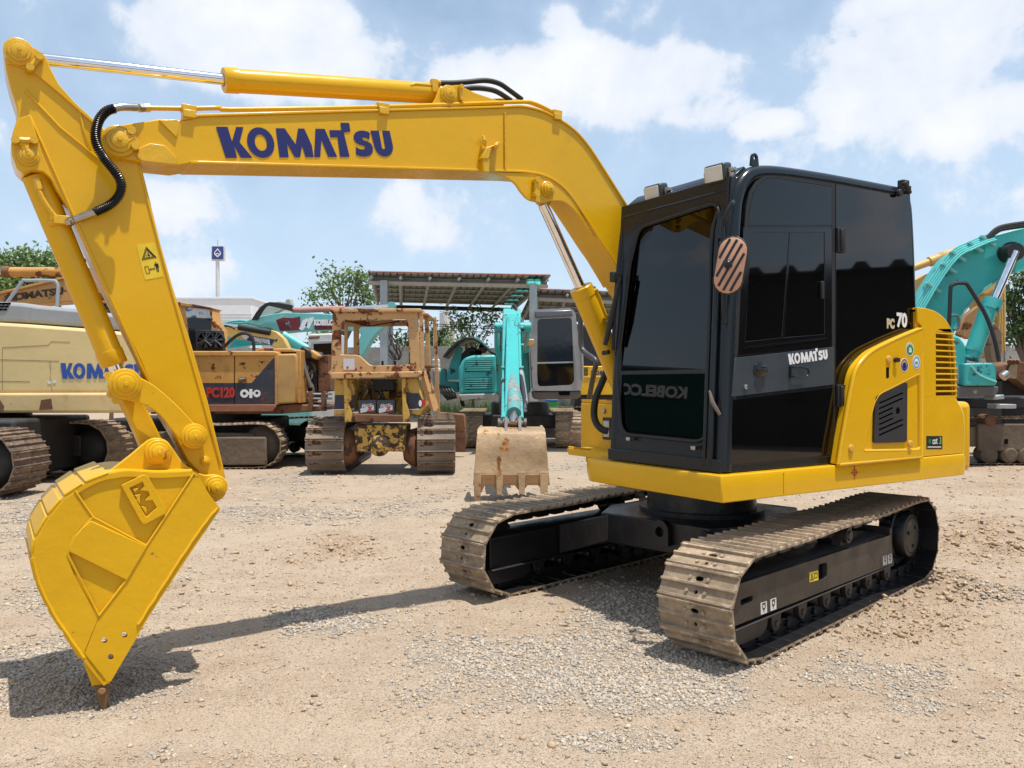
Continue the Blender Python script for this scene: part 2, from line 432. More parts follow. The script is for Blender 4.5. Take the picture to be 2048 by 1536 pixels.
# the block capitals of the maker's wordmark, in a box 6.78 wide and 1 high
def wordmark():
    g = []
    k = lambda pts: [((x - 95) / 118, (488 - y) / 118) for x, y in pts]
    g.append((k([(95, 369), (142, 369), (151, 425), (178, 369), (208, 369), (182, 428), (226, 488), (178, 488), (156, 440), (161, 488), (115, 488)]), []))
    g.append((k([(272 + 58 * math.cos(a * math.pi / 12), 429 - 60 * math.sin(a * math.pi / 12)) for a in range(24)]), [k([(272 + 26 * math.cos(a * math.pi / 8), 429 - 33 * math.sin(a * math.pi / 8)) for a in range(16)])]))
    g.append((k([(344, 487), (347, 372), (386, 372), (424, 436), (446, 372), (474, 372), (497, 440), (497, 487), (461, 487), (452, 440), (436, 487), (412, 487), (386, 432), (384, 487)]), []))
    g.append((k([(500, 487), (526, 372), (568, 372), (608, 487), (566, 487), (546, 416), (528, 487)]), []))
    g.append((k([(590, 377), (648, 377), (648, 346), (690, 346), (690, 382), (657, 386), (668, 487), (622, 487), (624, 406), (590, 406)]), []))
    so = [(785, 388), (775, 381), (755, 377), (735, 378), (715, 385), (703, 398), (702, 415), (710, 428), (728, 437), (745, 441), (752, 447), (748, 455), (735, 457), (718, 453), (706, 445), (701, 478), (720, 485), (745, 487), (770, 482), (786, 468), (790, 448), (783, 432), (768, 423), (748, 418), (742, 412), (748, 406), (760, 407), (778, 414)]
    g.append((k(so), []))
    g.append((k([(790, 377), (832, 377), (835, 440)] + [(844 - 9.5 * math.cos(a), 444 + 12 * math.sin(a)) for a in np.linspace(.3, 2.84, 7)] + [(852, 440), (850, 377), (887, 377), (893, 440)] + [(846 + 47 * math.cos(a), 442 + 45 * math.sin(a)) for a in np.linspace(.15, 3.0, 14)]), []))
    return g
def wordmark_mesh(name, mat, ext=.0015):
    b = MB()
    for o, h in wordmark(): b.plate(o, h, -ext, ext, lambda u, v, h: (u, v, h))
    return b.mesh(name, mat, 0)
# ================================================================ the ground
def vnoise(x, y, seed):
    """smooth value noise on arrays"""
    xi = np.floor(x).astype(np.int64); yi = np.floor(y).astype(np.int64); fx = x - xi; fy = y - yi
    fx = fx * fx * (3 - 2 * fx); fy = fy * fy * (3 - 2 * fy)
    def h(a, b):
        n = (a * 374761393 + b * 668265263 + seed * 974711) & 0x7fffffff
        n = ((n ^ (n >> 13)) * 1274126177) & 0x7fffffff
        return ((n ^ (n >> 16)) & 0xffff) / 65535.0
    return (h(xi, yi) * (1 - fx) + h(xi + 1, yi) * fx) * (1 - fy) + (h(xi, yi + 1) * (1 - fx) + h(xi + 1, yi + 1) * fx) * fy
def fbm(x, y, seed, octs=4):
    s = 0; a = .5; t = 0
    for i in range(octs): s = s + a * vnoise(x * 2 ** i, y * 2 ** i, seed + i * 17); t += a; a *= .5
    return s / t
# gravel and clod patches: centre in the photo, half sizes there
GRAV = [(1180, 1330, 330, 90, 1.0), (1330, 1250, 200, 70, .9), (1420, 1390, 120, 40, .9), (150, 1350, 210, 80, .95), (640, 1240, 110, 30, .9), (640, 1185, 60, 18, .4),
        (1250, 1480, 130, 30, .8), (1750, 1350, 180, 40, .55), (1900, 1400, 150, 35, .5), (520, 1010, 130, 40, .7), (690, 1020, 190, 30, .75), (850, 1010, 110, 30, .7),
        (60, 1050, 80, 60, .8), (420, 1480, 90, 30, .35), (900, 1480, 70, 20, .4), (1180, 930, 80, 30, .6), (760, 960, 160, 20, .5), (1100, 1000, 90, 30, .5), (60, 1200, 60, 60, .5),
        (1940, 1500, 100, 30, .3), (1980, 1150, 90, 60, .45), (300, 1500, 80, 25, .5), (560, 960, 100, 25, .6)]
CLOD = [(690, 1095, 90, 36, 1.0), (600, 1120, 60, 20, .6), (600, 1172, 45, 8, .7), (1800, 1240, 160, 60, .8), (1960, 1090, 120, 60, .9), (1900, 1180, 120, 50, .8), (2000, 960, 80, 30, .7), (1740, 1230, 80, 40, .7), (500, 1460, 60, 15, .3), (370, 1180, 60, 15, .4)]
def patch(X, Y, lst):
    Y = np.maximum(Y, .3); px = CX + F * X / Y; py = HZ + F * EYE / Y
    out = np.zeros_like(X)
    for (cx, cy, sx, sy, w) in lst:
        d = np.sqrt(((px - cx) / sx) ** 2 + ((py - cy) / sy) ** 2)
        out = np.maximum(out, w * np.clip(1.5 - d, 0, 1))
    n = fbm(X * 1.6, Y * 1.6, 5, 4) * .6 + fbm(X * 6, Y * 6, 9, 3) * .4
    return np.clip((out - .34 + (n - .5) * 2.0) * 1.35, 0, 1)
RUTS = [[(-5.5, 5.9), (-2.8, 7.4), (-.44, 10.6), (1.5, 14)], [(-6.5, 7.6), (-4.2, 8.9), (-2.2, 11.2), (-1, 15)], [(-3.4, 3.2), (-1.2, 3.45), (.8, 3.3), (3, 3.6), (6, 5.2), (9, 7.5)], [(-3.2, 2.2), (-.4, 2.55), (1.4, 2.45), (3.4, 2.6), (7, 4.2), (9, 5.6)]]
def ruts(X, Y):
    """where wheels and tracks have pressed the dirt: closeness to the paths, and the distance run along them"""
    best = np.full_like(X, 9.0); run = np.zeros_like(X)
    for path in RUTS:
        ps = smooth_path([Vector((a, b, 0)) for a, b in path], 6); acc = 0
        for a, b in zip(ps, ps[1:]):
            dx, dy = b.x - a.x, b.y - a.y; l2 = dx * dx + dy * dy; t = np.clip(((X - a.x) * dx + (Y - a.y) * dy) / l2, 0, 1)
            d = np.hypot(X - a.x - t * dx, Y - a.y - t * dy); m = d < best; best = np.where(m, d, best); run = np.where(m, acc + t * l2 ** .5, run); acc += l2 ** .5
    k = np.clip((.26 - best) / .10, 0, 1) * np.clip(fbm(X * .8, Y * .8, 41, 3) * 3.2 - .9, 0, 1)
    return k, best, run
def height(X, Y):
    fade = np.clip((15 - Y) / 4, 0, 1) * np.clip((9 - np.abs(X)) / 3, 0, 1) * np.clip((Y - .2) / .8, 0, 1)
    h = (fbm(X * .9, Y * .9, 3, 3) - .5) * .030 + (fbm(X * 5, Y * 5, 4, 4) - .5) * .022 + (fbm(X * 22, Y * 22, 6, 3) - .5) * .010
    c = patch(X, Y, CLOD); h = h + c * ((fbm(X * 14, Y * 14, 8, 3) - .36) * .13)
    h = h + (np.sin((X * .25 + Y) * 2 * np.pi / .55 + 3 * fbm(X * .5, Y * .5, 21, 2)) * .004) * np.clip(fbm(X * .6, Y * .6, 31, 2) * 3 - 1.2, 0, 1)
    k, d, run = ruts(X, Y)
    h = h * (1 - .55 * k) - k * .010 + k * np.clip(np.sin(run * 2 * np.pi / .16), -.2, 1) * .008 + np.exp(-((d - .31) / .05) ** 2) * .010 * (fbm(X * 3, Y * 3, 43, 2) > .45)
    return h * fade - .004
def axis(a, b, step, far):
    m = list(np.arange(a, b, step)); lo = []; hi = []; d = step
    x = a
    while x > -far: d *= 1.25; x -= d; lo.append(x)
    d = step; x = m[-1]
    while x < far: d *= 1.25; x += d; hi.append(x)
    return np.array(lo[::-1] + m + hi)
def ground():
    xs = axis(-5.5, 7.5, .028, 900); ys = axis(1.9, 11.5, .028, 900)
    X, Y = np.meshgrid(xs, ys); nx, ny = len(xs), len(ys)
    Z = height(X, Y)
    co = np.stack([X, Y, Z], -1).reshape(-1, 3)
    i = np.arange(ny - 1)[:, None] * nx + np.arange(nx - 1)[None, :]
    q = np.stack([i, i + 1, i + 1 + nx, i + nx], -1).reshape(-1, 4)
    me = bpy.data.meshes.new('ground'); me.vertices.add(len(co)); me.vertices.foreach_set('co', co.ravel())
    me.loops.add(q.size); me.loops.foreach_set('vertex_index', q.ravel().astype(np.int32))
    me.polygons.add(len(q)); me.polygons.foreach_set('loop_start', np.arange(0, q.size, 4, dtype=np.int32))
    me.update(); me.shade_smooth()
    for nm, lst in (('gravelly', GRAV), ('cloddy', CLOD), ('pressed', None)):
        at = me.attributes.new(nm, 'FLOAT', 'POINT'); at.data.foreach_set('value', (ruts(X, Y)[0] if lst is None else patch(X, Y, lst)).ravel().astype(np.float32))
    n = Nt('sandy_ground')
    g = n.N.new('ShaderNodeAttribute'); g.attribute_name = 'gravelly'
    k = n.N.new('ShaderNodeAttribute'); k.attribute_name = 'cloddy'
    big = n.noise(.45, 6, .6, .3); mid = n.noise(3.0, 7, .65, .2); fin = n.noise(38, 5, .7); gr = n.noise(120, 3, .7)
    c = n.mix(n.ramp(big, .32, .68), (.44, .335, .225), (.50, .405, .29))
    c = n.mix(n.ramp(mid, .35, .7), c, (.54, .44, .32))
    c = n.mix(n.math('MULTIPLY', n.ramp(n.noise(1.1, 5, .7, .5), .54, .7), .55), c, (.40, .29, .18))
    v = n.N.new('ShaderNodeTexVoronoi'); v.inputs['Scale'].default_value = 42; v.inputs['Randomness'].default_value = 1; n.L.new(n.tc.outputs['Object'], v.inputs['Vector'])
    v2 = n.N.new('ShaderNodeTexVoronoi'); v2.inputs['Scale'].default_value = 95; n.L.new(n.tc.outputs['Object'], v2.inputs['Vector'])
    def hue(vn, a, b):
        s = n.N.new('ShaderNodeSeparateColor'); n.L.new(vn.outputs['Color'], s.inputs[0]); return n.mix(s.outputs[0], a, b)
    # loose grit lying everywhere, greyer where gravel was tipped
    grit = n.math('MULTIPLY', n.ramp(v2.outputs['Distance'], .42, .25), n.ramp(n.noise(2.0, 6, .7), .38, .62, .12, .75))
    c = n.mix(grit, c, hue(v2, (.33, .26, .18), (.62, .53, .40)))
    gc = hue(v, (.26, .235, .205), (.56, .515, .45))
    gm = n.math('MULTIPLY', g.outputs['Fac'], n.ramp(v.outputs['Distance'], .62, .38, .25, .9))
    c = n.mix(gm, c, gc)
    c = n.mix(n.math('MULTIPLY', k.outputs['Fac'], .5), c, (.36, .25, .15))
    c = n.mix(n.ramp(fin, .35, .75, 0, .35), c, (.30, .225, .14))
    drag = n.noise(1.0, 6, .6, .4, None, (1.2, 9, 1))
    c = n.mix(n.ramp(drag, .45, .75, 0, .45), c, (.56, .46, .34))
    c = n.mix(n.ramp(n.noise(75, 4, .75), .50, .68, 0, .55), c, (.25, .185, .115))
    pr_ = n.N.new('ShaderNodeAttribute'); pr_.attribute_name = 'pressed'; c = n.mix(n.math('MULTIPLY', pr_.outputs['Fac'], .45), c, (.50, .41, .295))
    hs = n.N.new('ShaderNodeHueSaturation'); hs.inputs['Hue'].default_value = .492; hs.inputs['Saturation'].default_value = .98; hs.inputs['Value'].default_value = .86; n.L.new(c, hs.inputs['Color']); c = hs.outputs[0]
    n.set(base=c, rough=.95, spec=.15)
    hgt = n.math('ADD', n.math('MULTIPLY', fin, .6), n.math('MULTIPLY', gr, .25))
    hgt = n.math('ADD', hgt, n.math('MULTIPLY', n.ramp(v2.outputs['Distance'], .5, .1), .35))
    hgt = n.math('ADD', hgt, n.math('MULTIPLY', n.math('MULTIPLY', n.ramp(v.outputs['Distance'], .6, .1), g.outputs['Fac']), .9))
    n.bump(hgt, .75, .022)
    me.materials.append(n.m)
    return tag(link('ground', me), kind='structure')
ground()

def stones(name, N, lst, smin, smax, mat, lo, yr, seed, flat_=.62, power=2.2, octa=False):
    """loose stones, one mesh: low lumpy polyhedra thrown where the patch map says"""
    r = np.random.default_rng(seed)
    bm = bmesh.new(); (bmesh.ops.create_uvsphere(bm, u_segments=4, v_segments=2, radius=1) if octa else bmesh.ops.create_icosphere(bm, subdivisions=1, radius=1)); bm.verts.ensure_lookup_table()
    bv = np.array([v.co[:] for v in bm.verts]); bmesh.ops.triangulate(bm, faces=bm.faces); bf = np.array([[v.index for v in f.verts] for f in bm.faces]); bm.free()
    # spread evenly over the picture so near ground gets its share, then thin by the patch map
    M = N * 6
    py = r.uniform(yr[0], yr[1], M); px = r.uniform(-60, 2110, M)
    Y = EYE * F / (py - HZ); X = (px - CX) / F * Y
    w = (lo + (1 - lo) * patch(X, Y, lst) ** 1.2) * (1 - .75 * ruts(X, Y)[0])
    keep = r.uniform(0, 1, M) < w; X, Y = X[keep][:N], Y[keep][:N]; n = len(X)
    S = smin * (smax / smin) ** (r.uniform(0, 1, n) ** power)
    S = S * np.clip(Y / 5.0, .8, 1.6)
    sc = np.stack([S * r.uniform(.75, 1.3, n), S * r.uniform(.7, 1.1, n), S * r.uniform(.5, 1.0, n) * flat_ * 1.3], -1)
    th = r.uniform(0, 2 * np.pi, n); tl = r.normal(0, .35, n)
    jit = 1 + r.normal(0, .26, (n, len(bv), 1))
    v = bv[None] * jit * sc[:, None, :]
    c, s_ = np.cos(tl)[:, None], np.sin(tl)[:, None]
    y, z = v[..., 1] * c - v[..., 2] * s_, v[..., 1] * s_ + v[..., 2] * c
    v = np.stack([v[..., 0], y, z], -1)
    c, s_ = np.cos(th)[:, None], np.sin(th)[:, None]
    v = np.stack([v[..., 0] * c - v[..., 1] * s_, v[..., 0] * s_ + v[..., 1] * c, v[..., 2]], -1)
    Z = height(X, Y) + sc[:, 2] * .35
    v += np.stack([X, Y, Z], -1)[:, None, :]
    f = (bf[None] + (np.arange(n) * len(bv))[:, None, None]).reshape(-1, 3)
    me = bpy.data.meshes.new(name); me.vertices.add(n * len(bv)); me.vertices.foreach_set('co', v.ravel())
    me.loops.add(f.size); me.loops.foreach_set('vertex_index', f.ravel().astype(np.int32))
    me.polygons.add(len(f)); me.polygons.foreach_set('loop_start', np.arange(0, f.size, 3, dtype=np.int32)); me.update()
    me.materials.append(mat); return tag(link(name, me), kind='stuff')
def stone_mat(name, cols):
    n = Nt(name); g = n.N.new('ShaderNodeNewGeometry'); cr = n.N.new('ShaderNodeValToRGB'); n.L.new(g.outputs['Random Per Island'], cr.inputs[0])
    e = cr.color_ramp.elements
    while len(e) < len(cols): e.new(.5)
    for i, c in enumerate(cols): e[i].position = i / (len(cols) - 1); e[i].color = c + (1,)
    a = n.noise(60, 4, .6)
    n.set(base=n.mix(n.ramp(a, .3, .7, 0, .4), cr.outputs[0], (.44, .35, .25)), rough=.9, spec=.2).bump(n.noise(140, 3), .3, .004)
    return n.m
SM = stone_mat('gravel_stone', [(.25, .235, .215), (.37, .335, .29), (.48, .40, .31), (.30, .285, .265), (.54, .49, .41), (.46, .35, .24), (.40, .35, .29)])
CM = stone_mat('earth_clod', [(.40, .28, .17), (.46, .335, .22), (.34, .235, .14), (.52, .40, .28)])
stones('gravel', 60000, GRAV, .0038, .0165, SM, .020, (905, 1560), 3)
stones('earth_clods', 15000, CLOD, .004, .022, CM, .03, (900, 1560), 4)
GM = stone_mat('grit', [(.30, .225, .145), (.42, .335, .23), (.50, .41, .30), (.24, .19, .14), (.37, .30, .23)])
stones('grit', 52000, [], .0020, .0068, GM, 1.0, (960, 1560), 6, .7, 1.8, True)
# ================================================================ crawler tracks, shared by every machine
def shoe_mesh(name, width, pitch, mat, gh=.024, holes=True, ng=3):
    b = MB(); L = pitch * .468; m = lambda u, v, h: (u, v, h)
    if holes:
        hl = [circ(-pitch * .22, 0, .012, 6), rrect(pitch * .12, pitch * .27, -.026, .026, .018, 2)]
        b.plate([(-L, -width / 2), (L, -width / 2), (L, width / 2), (-L, width / 2)], hl, -.007, .007, m)
    else: b.box(-L, L, -width / 2, width / 2, -.007, .007)
    for k in range(ng):
        x = (-.45 + .9 * k / (ng - 1)) * pitch; g = gh if 0 < k < ng - 1 or ng == 2 else gh * .92
        b.prism([(x - .012, .0072), (x + .012, .0072), (x + .006, g), (x - .006, g)], -width / 2, width / 2)
    if holes:
        for sx in (-.22, .2):
            for sy in (-.05, .05): b.cyl((sx * pitch, sy * 1.1, .006), (sx * pitch, sy * 1.1, .017), .0125, .0105, 6)
    me = b.mesh(name, mat, 0); me.materials.append(FRM)
    for f in me.polygons:
        if f.normal.z < -.5: f.material_index = 1
    return me
def link_mesh(name, pitch, mat):
    b = MB()
    for s in (-1, 1):
        b.prism([(-pitch * .55, -.075), (-pitch * .3, -.085), (pitch * .3, -.085), (pitch * .5, -.06), (pitch * .5, -.02), (pitch * .1, -.0075), (-pitch * .4, -.0075), (-pitch * .55, -.03)], s * .062, s * .088)
        b.cyl((pitch * .45, s * .05, -.048), (pitch * .45, s * .105, -.048), .022, None, 8)
    b.cyl((pitch * .45, -.06, -.048), (pitch * .45, .06, -.048), .026, None, 8)
    return b.mesh(name, mat, 30)
def loop_pts(xf, zf, rf, xr, zr, rr, sag=.012, n=40):
    """closed path of the shoe plates, front wheel (xf,zf,rf) to rear wheel (xr,zr,rr)"""
    p = []
    for i in range(n + 1): a = R(-90 + 180 * i / n); p.append((xf + rf * math.cos(a), zf + rf * math.sin(a)))
    for i in range(1, n): t = i / n; p.append((xf + (xr - xf) * t, zf + rf + (zr + rr - zf - rf) * t - sag * math.sin(math.pi * t) * abs(math.sin(2 * math.pi * t + .4))))
    for i in range(n + 1): a = R(90 + 180 * i / n); p.append((xr + rr * math.cos(a), zr + rr * math.sin(a)))
    for i in range(1, n): t = i / n; p.append((xr + (xf - xr) * t, zr - rr + (zf - rf - zr + rr) * t))
    return p
def lay_shoes(frame, loop, n, shoe, lnk, y, phase=0.0, show=None, wob=.0, Mf=None):
    """hang the shoes (and the chain) round the loop as pieces of the track frame"""
    ps = [Vector(q) for q in loop]; m = len(ps); d = [0]
    for i in range(m): d.append(d[-1] + (ps[(i + 1) % m] - ps[i]).length)
    tot = d[-1]; k = 0; Mf = Mf or Matrix()
    for i in range(n):
        s = ((i + phase) % n) / n * tot; k = 0
        def at(s):
            s %= tot; lo = 0
            while d[lo + 1] < s: lo += 1
            t = (s - d[lo]) / max(d[lo + 1] - d[lo], 1e-9); return ps[lo].lerp(ps[(lo + 1) % m], t)
        a, c = at(s - tot / n * .5), at(s + tot / n * .5); q = (a + c) / 2
        if show and not show(q.x, q.y): continue
        t = (c - a).normalized(); nrm = Vector((t.y, -t.x)); w = random.uniform(-wob, wob)
        M = Matrix(((t.x, 0, nrm.x, q.x), (0, 1, 0, y), (t.y, 0, nrm.y, q.y), (0, 0, 0, 1))) @ Matrix.Rotation(w, 4, 'Y')
        # outward normal must leave the loop
        link('track_shoe', shoe, frame, Mf @ M)
        if lnk: link('chain_link', lnk, frame, Mf @ M)

# ================================================================ the yellow excavator in front
root = empty('excavator', (1.254 - 1.16 * .70091 + 1.32 * .71325, 4.19 + 1.16 * .71325 + 1.32 * .70091, 0), math.atan2(UF.y, UF.x),
             'freshly painted yellow crawler excavator with black cab, arm out and bucket tip on the ground', 'excavator', 'tracked excavators')
bpy.context.view_layer.update()
RI = root.matrix_world.inverted()
MU = RI @ Matrix(((UF.x, -UR.x, 0, UC.x), (UF.y, -UR.y, 0, UC.y), (0, 0, 1, 0), (0, 0, 0, 1)))
MT = RI @ Matrix(((TF.x, -TR.x, 0, TO.x), (TF.y, -TR.y, 0, TO.y), (0, 0, 1, 0), (0, 0, 0, 1)))
def mpp(px, w):                                       # metres per photo pixel on an upper-body plane
    dx = (px - CX) / F; return (w + UC.dot(UR)) / (dx * UR.x + UR.y) / F
def boss(b, px, py, w, rpx, h=.03, pin=True, n=24):
    r = rpx * mpp(px, w); p = UP(px, py, w)
    b.lathe(p + Vector((0, -.01, 0)), (0, 1, 0), [(0, r * 1.02), (.01 + h * .3, r), (.01 + h * .38, r * .93), (.01 + h * .38, r * .80), (.01 + h * .75, r * .76), (.01 + h * .8, r * .70), (.01 + h * .8, r * .56), (.01 + h, r * .52), (.01 + h * 1.05, r * .46)], n)
    if pin: b.lathe(p + Vector((0, h + .006, 0)), (0, 1, 0), [(0, r * .16), (.012, r * .12)], 8)

# ---- boom
WB0, WB1 = 1.12, 1.385
topl = [(205, 268), (213, 256), (230, 251), (290, 243), (320, 237), (352, 239), (366, 240), (400, 233), (664, 225), (883, 219), (1015, 215), (1045, 214), (1075, 220), (1103, 231), (1143, 256), (1173, 287), (1204, 333), (1255, 414), (1330, 540), (1390, 660)]
botl = [(1330, 700), (1233, 531), (1205, 488), (1173, 438), (1147, 399), (1130, 379), (1112, 364), (1093, 354), (1072, 348), (1045, 345), (1015, 344), (949, 342), (708, 335), (400, 327), (381, 327), (355, 331), (280, 323), (228, 314), (210, 302), (202, 285)]
topl = topl[:10] + smooth2(topl[10:18], 4) + topl[18:]; botl = smooth2(botl[:11], 4)[:-1] + botl[10:]
b = MB(); b.prism(UL(topl + [(1400, 720), (1380, 750), (1350, 745)] + botl, WB0 + .012), -(WB0 + .012), -(WB1 - .012))
boom = b.build('boom', YEL, root, MU, bevel=.006)
fl = MB()
fl.ribbon(UL(botl[3:-5], WB0), -.014, -WB0, -WB1); fl.ribbon(UL(topl[6:-1], WB0), .014, -WB0 - .001, -WB1)
fl.build('boom_flange', YEL, boom, bevel=.003)
b = MB()                                             # nose castings, gusset plates, weld bead
b.prism(UL([(283, 322), (272, 312), (278, 296), (300, 286), (330, 290), (352, 314), (354, 330)], WB0), -WB0 - .02, -WB0)
b.prism(UL([(318, 240), (356, 238), (357, 262), (354, 276), (336, 258)], WB0), -WB0 - .02, -WB0)
wl = [UP(1010 + .05 * (y - 225) / 9, y, WB0 + .004) for y in range(225, 342, 4)]
b.tube(wl, [.006 + .002 * random.random() for _ in wl], 6)
b.build('weld_plate', YELD, boom, bevel=.004)
b = MB(); boss(b, 237, 283, WB0, 31, .045); b.build('pivot_boss', YELD, boom)
b = MB()                                             # pin locks
for (x0, y0, x1, y1) in [(262, 262, 270, 292), (1073, 360, 1072, 388)]:
    p, q = UP(x0, y0, WB0 - .02), UP(x1, y1, WB0 - .02); b.tube([p, q], .016, 6)
    for s in (p, q): b.cyl(s + Vector((0, -.03, 0)), s + Vector((0, .022, 0)), .021, None, 8)
b.tube([UP(255, 284, WB0 - .025), UP(268, 276, WB0 - .025)], .014, 6)
b.build('pin_lock', YELD, boom)
for w0 in (WB0 + .006, WB1 - .03):                   # lift cylinder lugs under the bend
    b = MB(); b.prism(UL(smooth2([(975, 345), (1008, 352), (1030, 366), (1043, 384), (1058, 399), (1078, 404), (1100, 403)], 4) + smooth2([(1112, 401), (1128, 403), (1145, 416), (1165, 440), (1190, 480)], 3) + [(1150, 402), (1112, 362), (1072, 346)], w0), -w0, -w0 - .022)
    b.build('cylinder_lug', YEL, boom, bevel=.004)
b = MB(); boss(b, 1094, 379, WB0 + .006, 16, .04); b.build('pivot_boss', YELD, boom)
b = MB()                                             # hose bracket welded to the side plate
b.prism(UL([(958, 316), (968, 297), (984, 292), (990, 286), (996, 287), (996, 292), (978, 297), (972, 320), (958, 320)], WB0), -WB0 + .035, -WB0 - .01)
b.box(UP(962, 0, WB0).x, UP(974, 0, WB0).x, -WB0 - .02, -WB0 + .03, UP(0 + 962, 345, WB0).z, UP(962, 318, WB0).z)
b.cyl(UP(968, 283, WB0), UP(968, 283, WB0 - .03), .018, None, 8); b.cyl(UP(990, 293, WB0 - .03), UP(993, 293, WB0 - .07), .016, None, 6)
b.tube([UP(966, 272, WB0 - .01), UP(971, 285, WB0 - .02), UP(970, 292, WB0 - .02)], .010, 6)
b.build('hose_bracket', YELD, boom, bevel=.003)
e0, e1 = UP(443, 315, WB0), UP(791, 312.5, WB0); s = (e1 - e0).length / 6.78
M = frame3(e0 + Vector((0, .0, 0)), e1 - e0, (0, 0, 1)); M.translation = e0 + Vector((0, -.012 + .0025, 0))
link('lettering', wordmark_mesh('lettering', BLUE, .0006), boom, M @ Matrix.Diagonal((s, s * 1.08, 1, 1)))
# arm-cylinder bracket on top, pipe with clamps, hoses
b = MB()
for w0 in (1.15, 1.335): b.prism(UL([(862, 212), (872, 196), (880, 174), (918, 170), (949, 185), (1006, 204), (1010, 216)], w0), -w0, -w0 - .022)
br = b.build('cylinder_bracket', YEL, boom, bevel=.004)
b = MB(); boss(b, 897, 189, 1.15, 18, .03)
p, q = UP(921, 174, 1.14), UP(922, 198, 1.14); b.tube([p, q], .012, 6)
for s_ in (p, q): b.cyl(s_ + Vector((0, -.02, 0)), s_ + Vector((0, .02, 0)), .014, None, 8)
b.build('pivot_boss', YELD, boom)
b = MB()
pp = [UP(292, 216, 1.14), UP(375, 217, 1.14), UP(440, 216, 1.14), UP(458, 219, 1.14), UP(640, 216.5, 1.14), UP(820, 212, 1.14), UP(980, 206, 1.14), UP(1048, 204, 1.14), UP(1066, 206, 1.14), UP(1090, 216, 1.14), UP(1118, 232, 1.14)]
b.tube(pp, .0125, 10, 3); b.cyl(UP(290, 216, 1.14), UP(300, 216, 1.14), .021, None, 6)
b.tube([UP(870, 207, 1.2), UP(960, 203, 1.2), UP(1010, 200, 1.2), UP(1060, 206, 1.2), UP(1100, 222, 1.2)], .012, 8, 2)
b.build('oil_pipe', YEL, boom)
for (x, y) in ((377, 220), (765, 215), (1112, 228)):
    b = MB(); p = UP(x, y, 1.14); b.box(p.x - .03, p.x + .03, p.y - .035, p.y + .03, p.z - .045, p.z - .006); b.box(p.x - .036, p.x + .036, p.y - .03, p.y + .024, p.z - .012, p.z + .022)
    b.build('pipe_clamp', YELD, boom, bevel=.004)
for pts, w in (([(877, 166), (905, 166), (935, 164), (971, 161), (998, 167), (1018, 180), (1044, 199)], 1.2), ([(925, 178), (945, 176), (967, 177), (993, 183), (1022, 201)], 1.17)):
    b = MB(); b.tube([UP(x, y, w) for x, y in pts], .0165, 10, 4); b.build('hose', RUB, boom)
b = MB(); p = UP(868, 166, 1.2); b.box(p.x - .02, p.x + .02, p.y - .02, p.y + .02, p.z - .06, p.z + .02); b.tube([UP(880, 166, 1.2), UP(862, 163, 1.2)], .018, 8); b.tube([UP(862, 171, 1.2), UP(830, 168, 1.2), UP(820, 172, 1.2)], .012, 8); b.build('hose_elbow', YELD, boom, bevel=.003)

# ---- arm
WA0, WA1 = 1.165, 1.34
armo = [(6, 92), (9, 83), (20, 79), (50, 86), (75, 100), (92, 113), (103, 140), (118, 168), (150, 205), (195, 245), (240, 290), (281, 325), (300, 400), (320.6, 486), (345, 572), (380, 680), (415, 800), (446, 930), (451, 955), (443, 976), (425, 985), (408, 970), (396, 942), (376, 922), (355, 882), (326, 833), (280, 720), (234, 628), (195, 548), (156, 460), (140, 421), (112, 379), (101, 358), (88, 345), (65, 341), (47, 349), (33, 335), (24, 310), (22, 288), (25, 265), (35, 235), (33, 212), (22, 180), (12, 140)]
b = MB(); b.prism(UL(armo, WA0), -WA0, -WA1); arm = b.build('arm', YEL, root, MU, bevel=.006)
b = MB()
b.prism(UL([(8, 86), (20, 80), (50, 87), (75, 101), (91, 114), (102, 142), (117, 170), (150, 207), (196, 249), (204, 262), (190, 252), (120, 190), (60, 140), (14, 128)], WA0), -WA0 + .012, -WA0 - .002)
b.prism(UL([(37, 238), (26, 266), (23, 290), (31, 330), (46, 346), (66, 340), (86, 344), (100, 356), (108, 368), (88, 320), (60, 230)], WA0), -WA0 + .012, -WA0 - .002)
for pl in ([(50, 180), (120, 255), (202, 322)], [(158, 215), (166, 255), (180, 300)], [(60, 232), (110, 345), (168, 478), (300, 770)], [(278, 330), (300, 420), (340, 570), (400, 780), (441, 930)]):
    pts = [UP(x, y, WA0 - .001) for x, y in pl]; b.tube(pts, .007, 6)
b.build('stiffener', YEL, arm, bevel=.004)
b = MB(); boss(b, 38, 104, WA0 - .012, 27, .03); boss(b, 56, 312, WA0 - .012, 20, .03); b.build('pivot_boss', YELD, arm)
b = MB()
for (x0, y0, x1, y1) in ((60, 136, 79, 114), (31, 280, 68, 281)):
    p, q = UP(x0, y0, WA0 - .03), UP(x1, y1, WA0 - .03); b.tube([p, q], .014, 6)
    for s_ in (p, q): b.cyl(s_ + Vector((0, -.02, 0)), s_ + Vector((0, .02, 0)), .018, None, 8)
p, q = UP(50, 292, WA0 - .03), UP(54, 305, WA0 - .03); b.tube([p, q], .018, 6)
b.build('pin_lock', YELD, arm)
b = MB(); boss(b, 388, 872, WA0 - .03, 25, .04); boss(b, 410, 922, WA0, 10, .02); boss(b, 430, 973, WA0 - .03, 23, .05); b.build('pivot_boss', YELK, arm)
b = MB(); p = UP(430, 973, WA0 - .03); r = .05; b.cyl((p.x, -1.10, p.z), (p.x, -1.41, p.z), r, None, 20); p = UP(388, 872, WA0); b.cyl((p.x, -1.10, p.z), (p.x, -1.41, p.z), .05, None, 20); b.build('pivot_tube', YELK, arm)
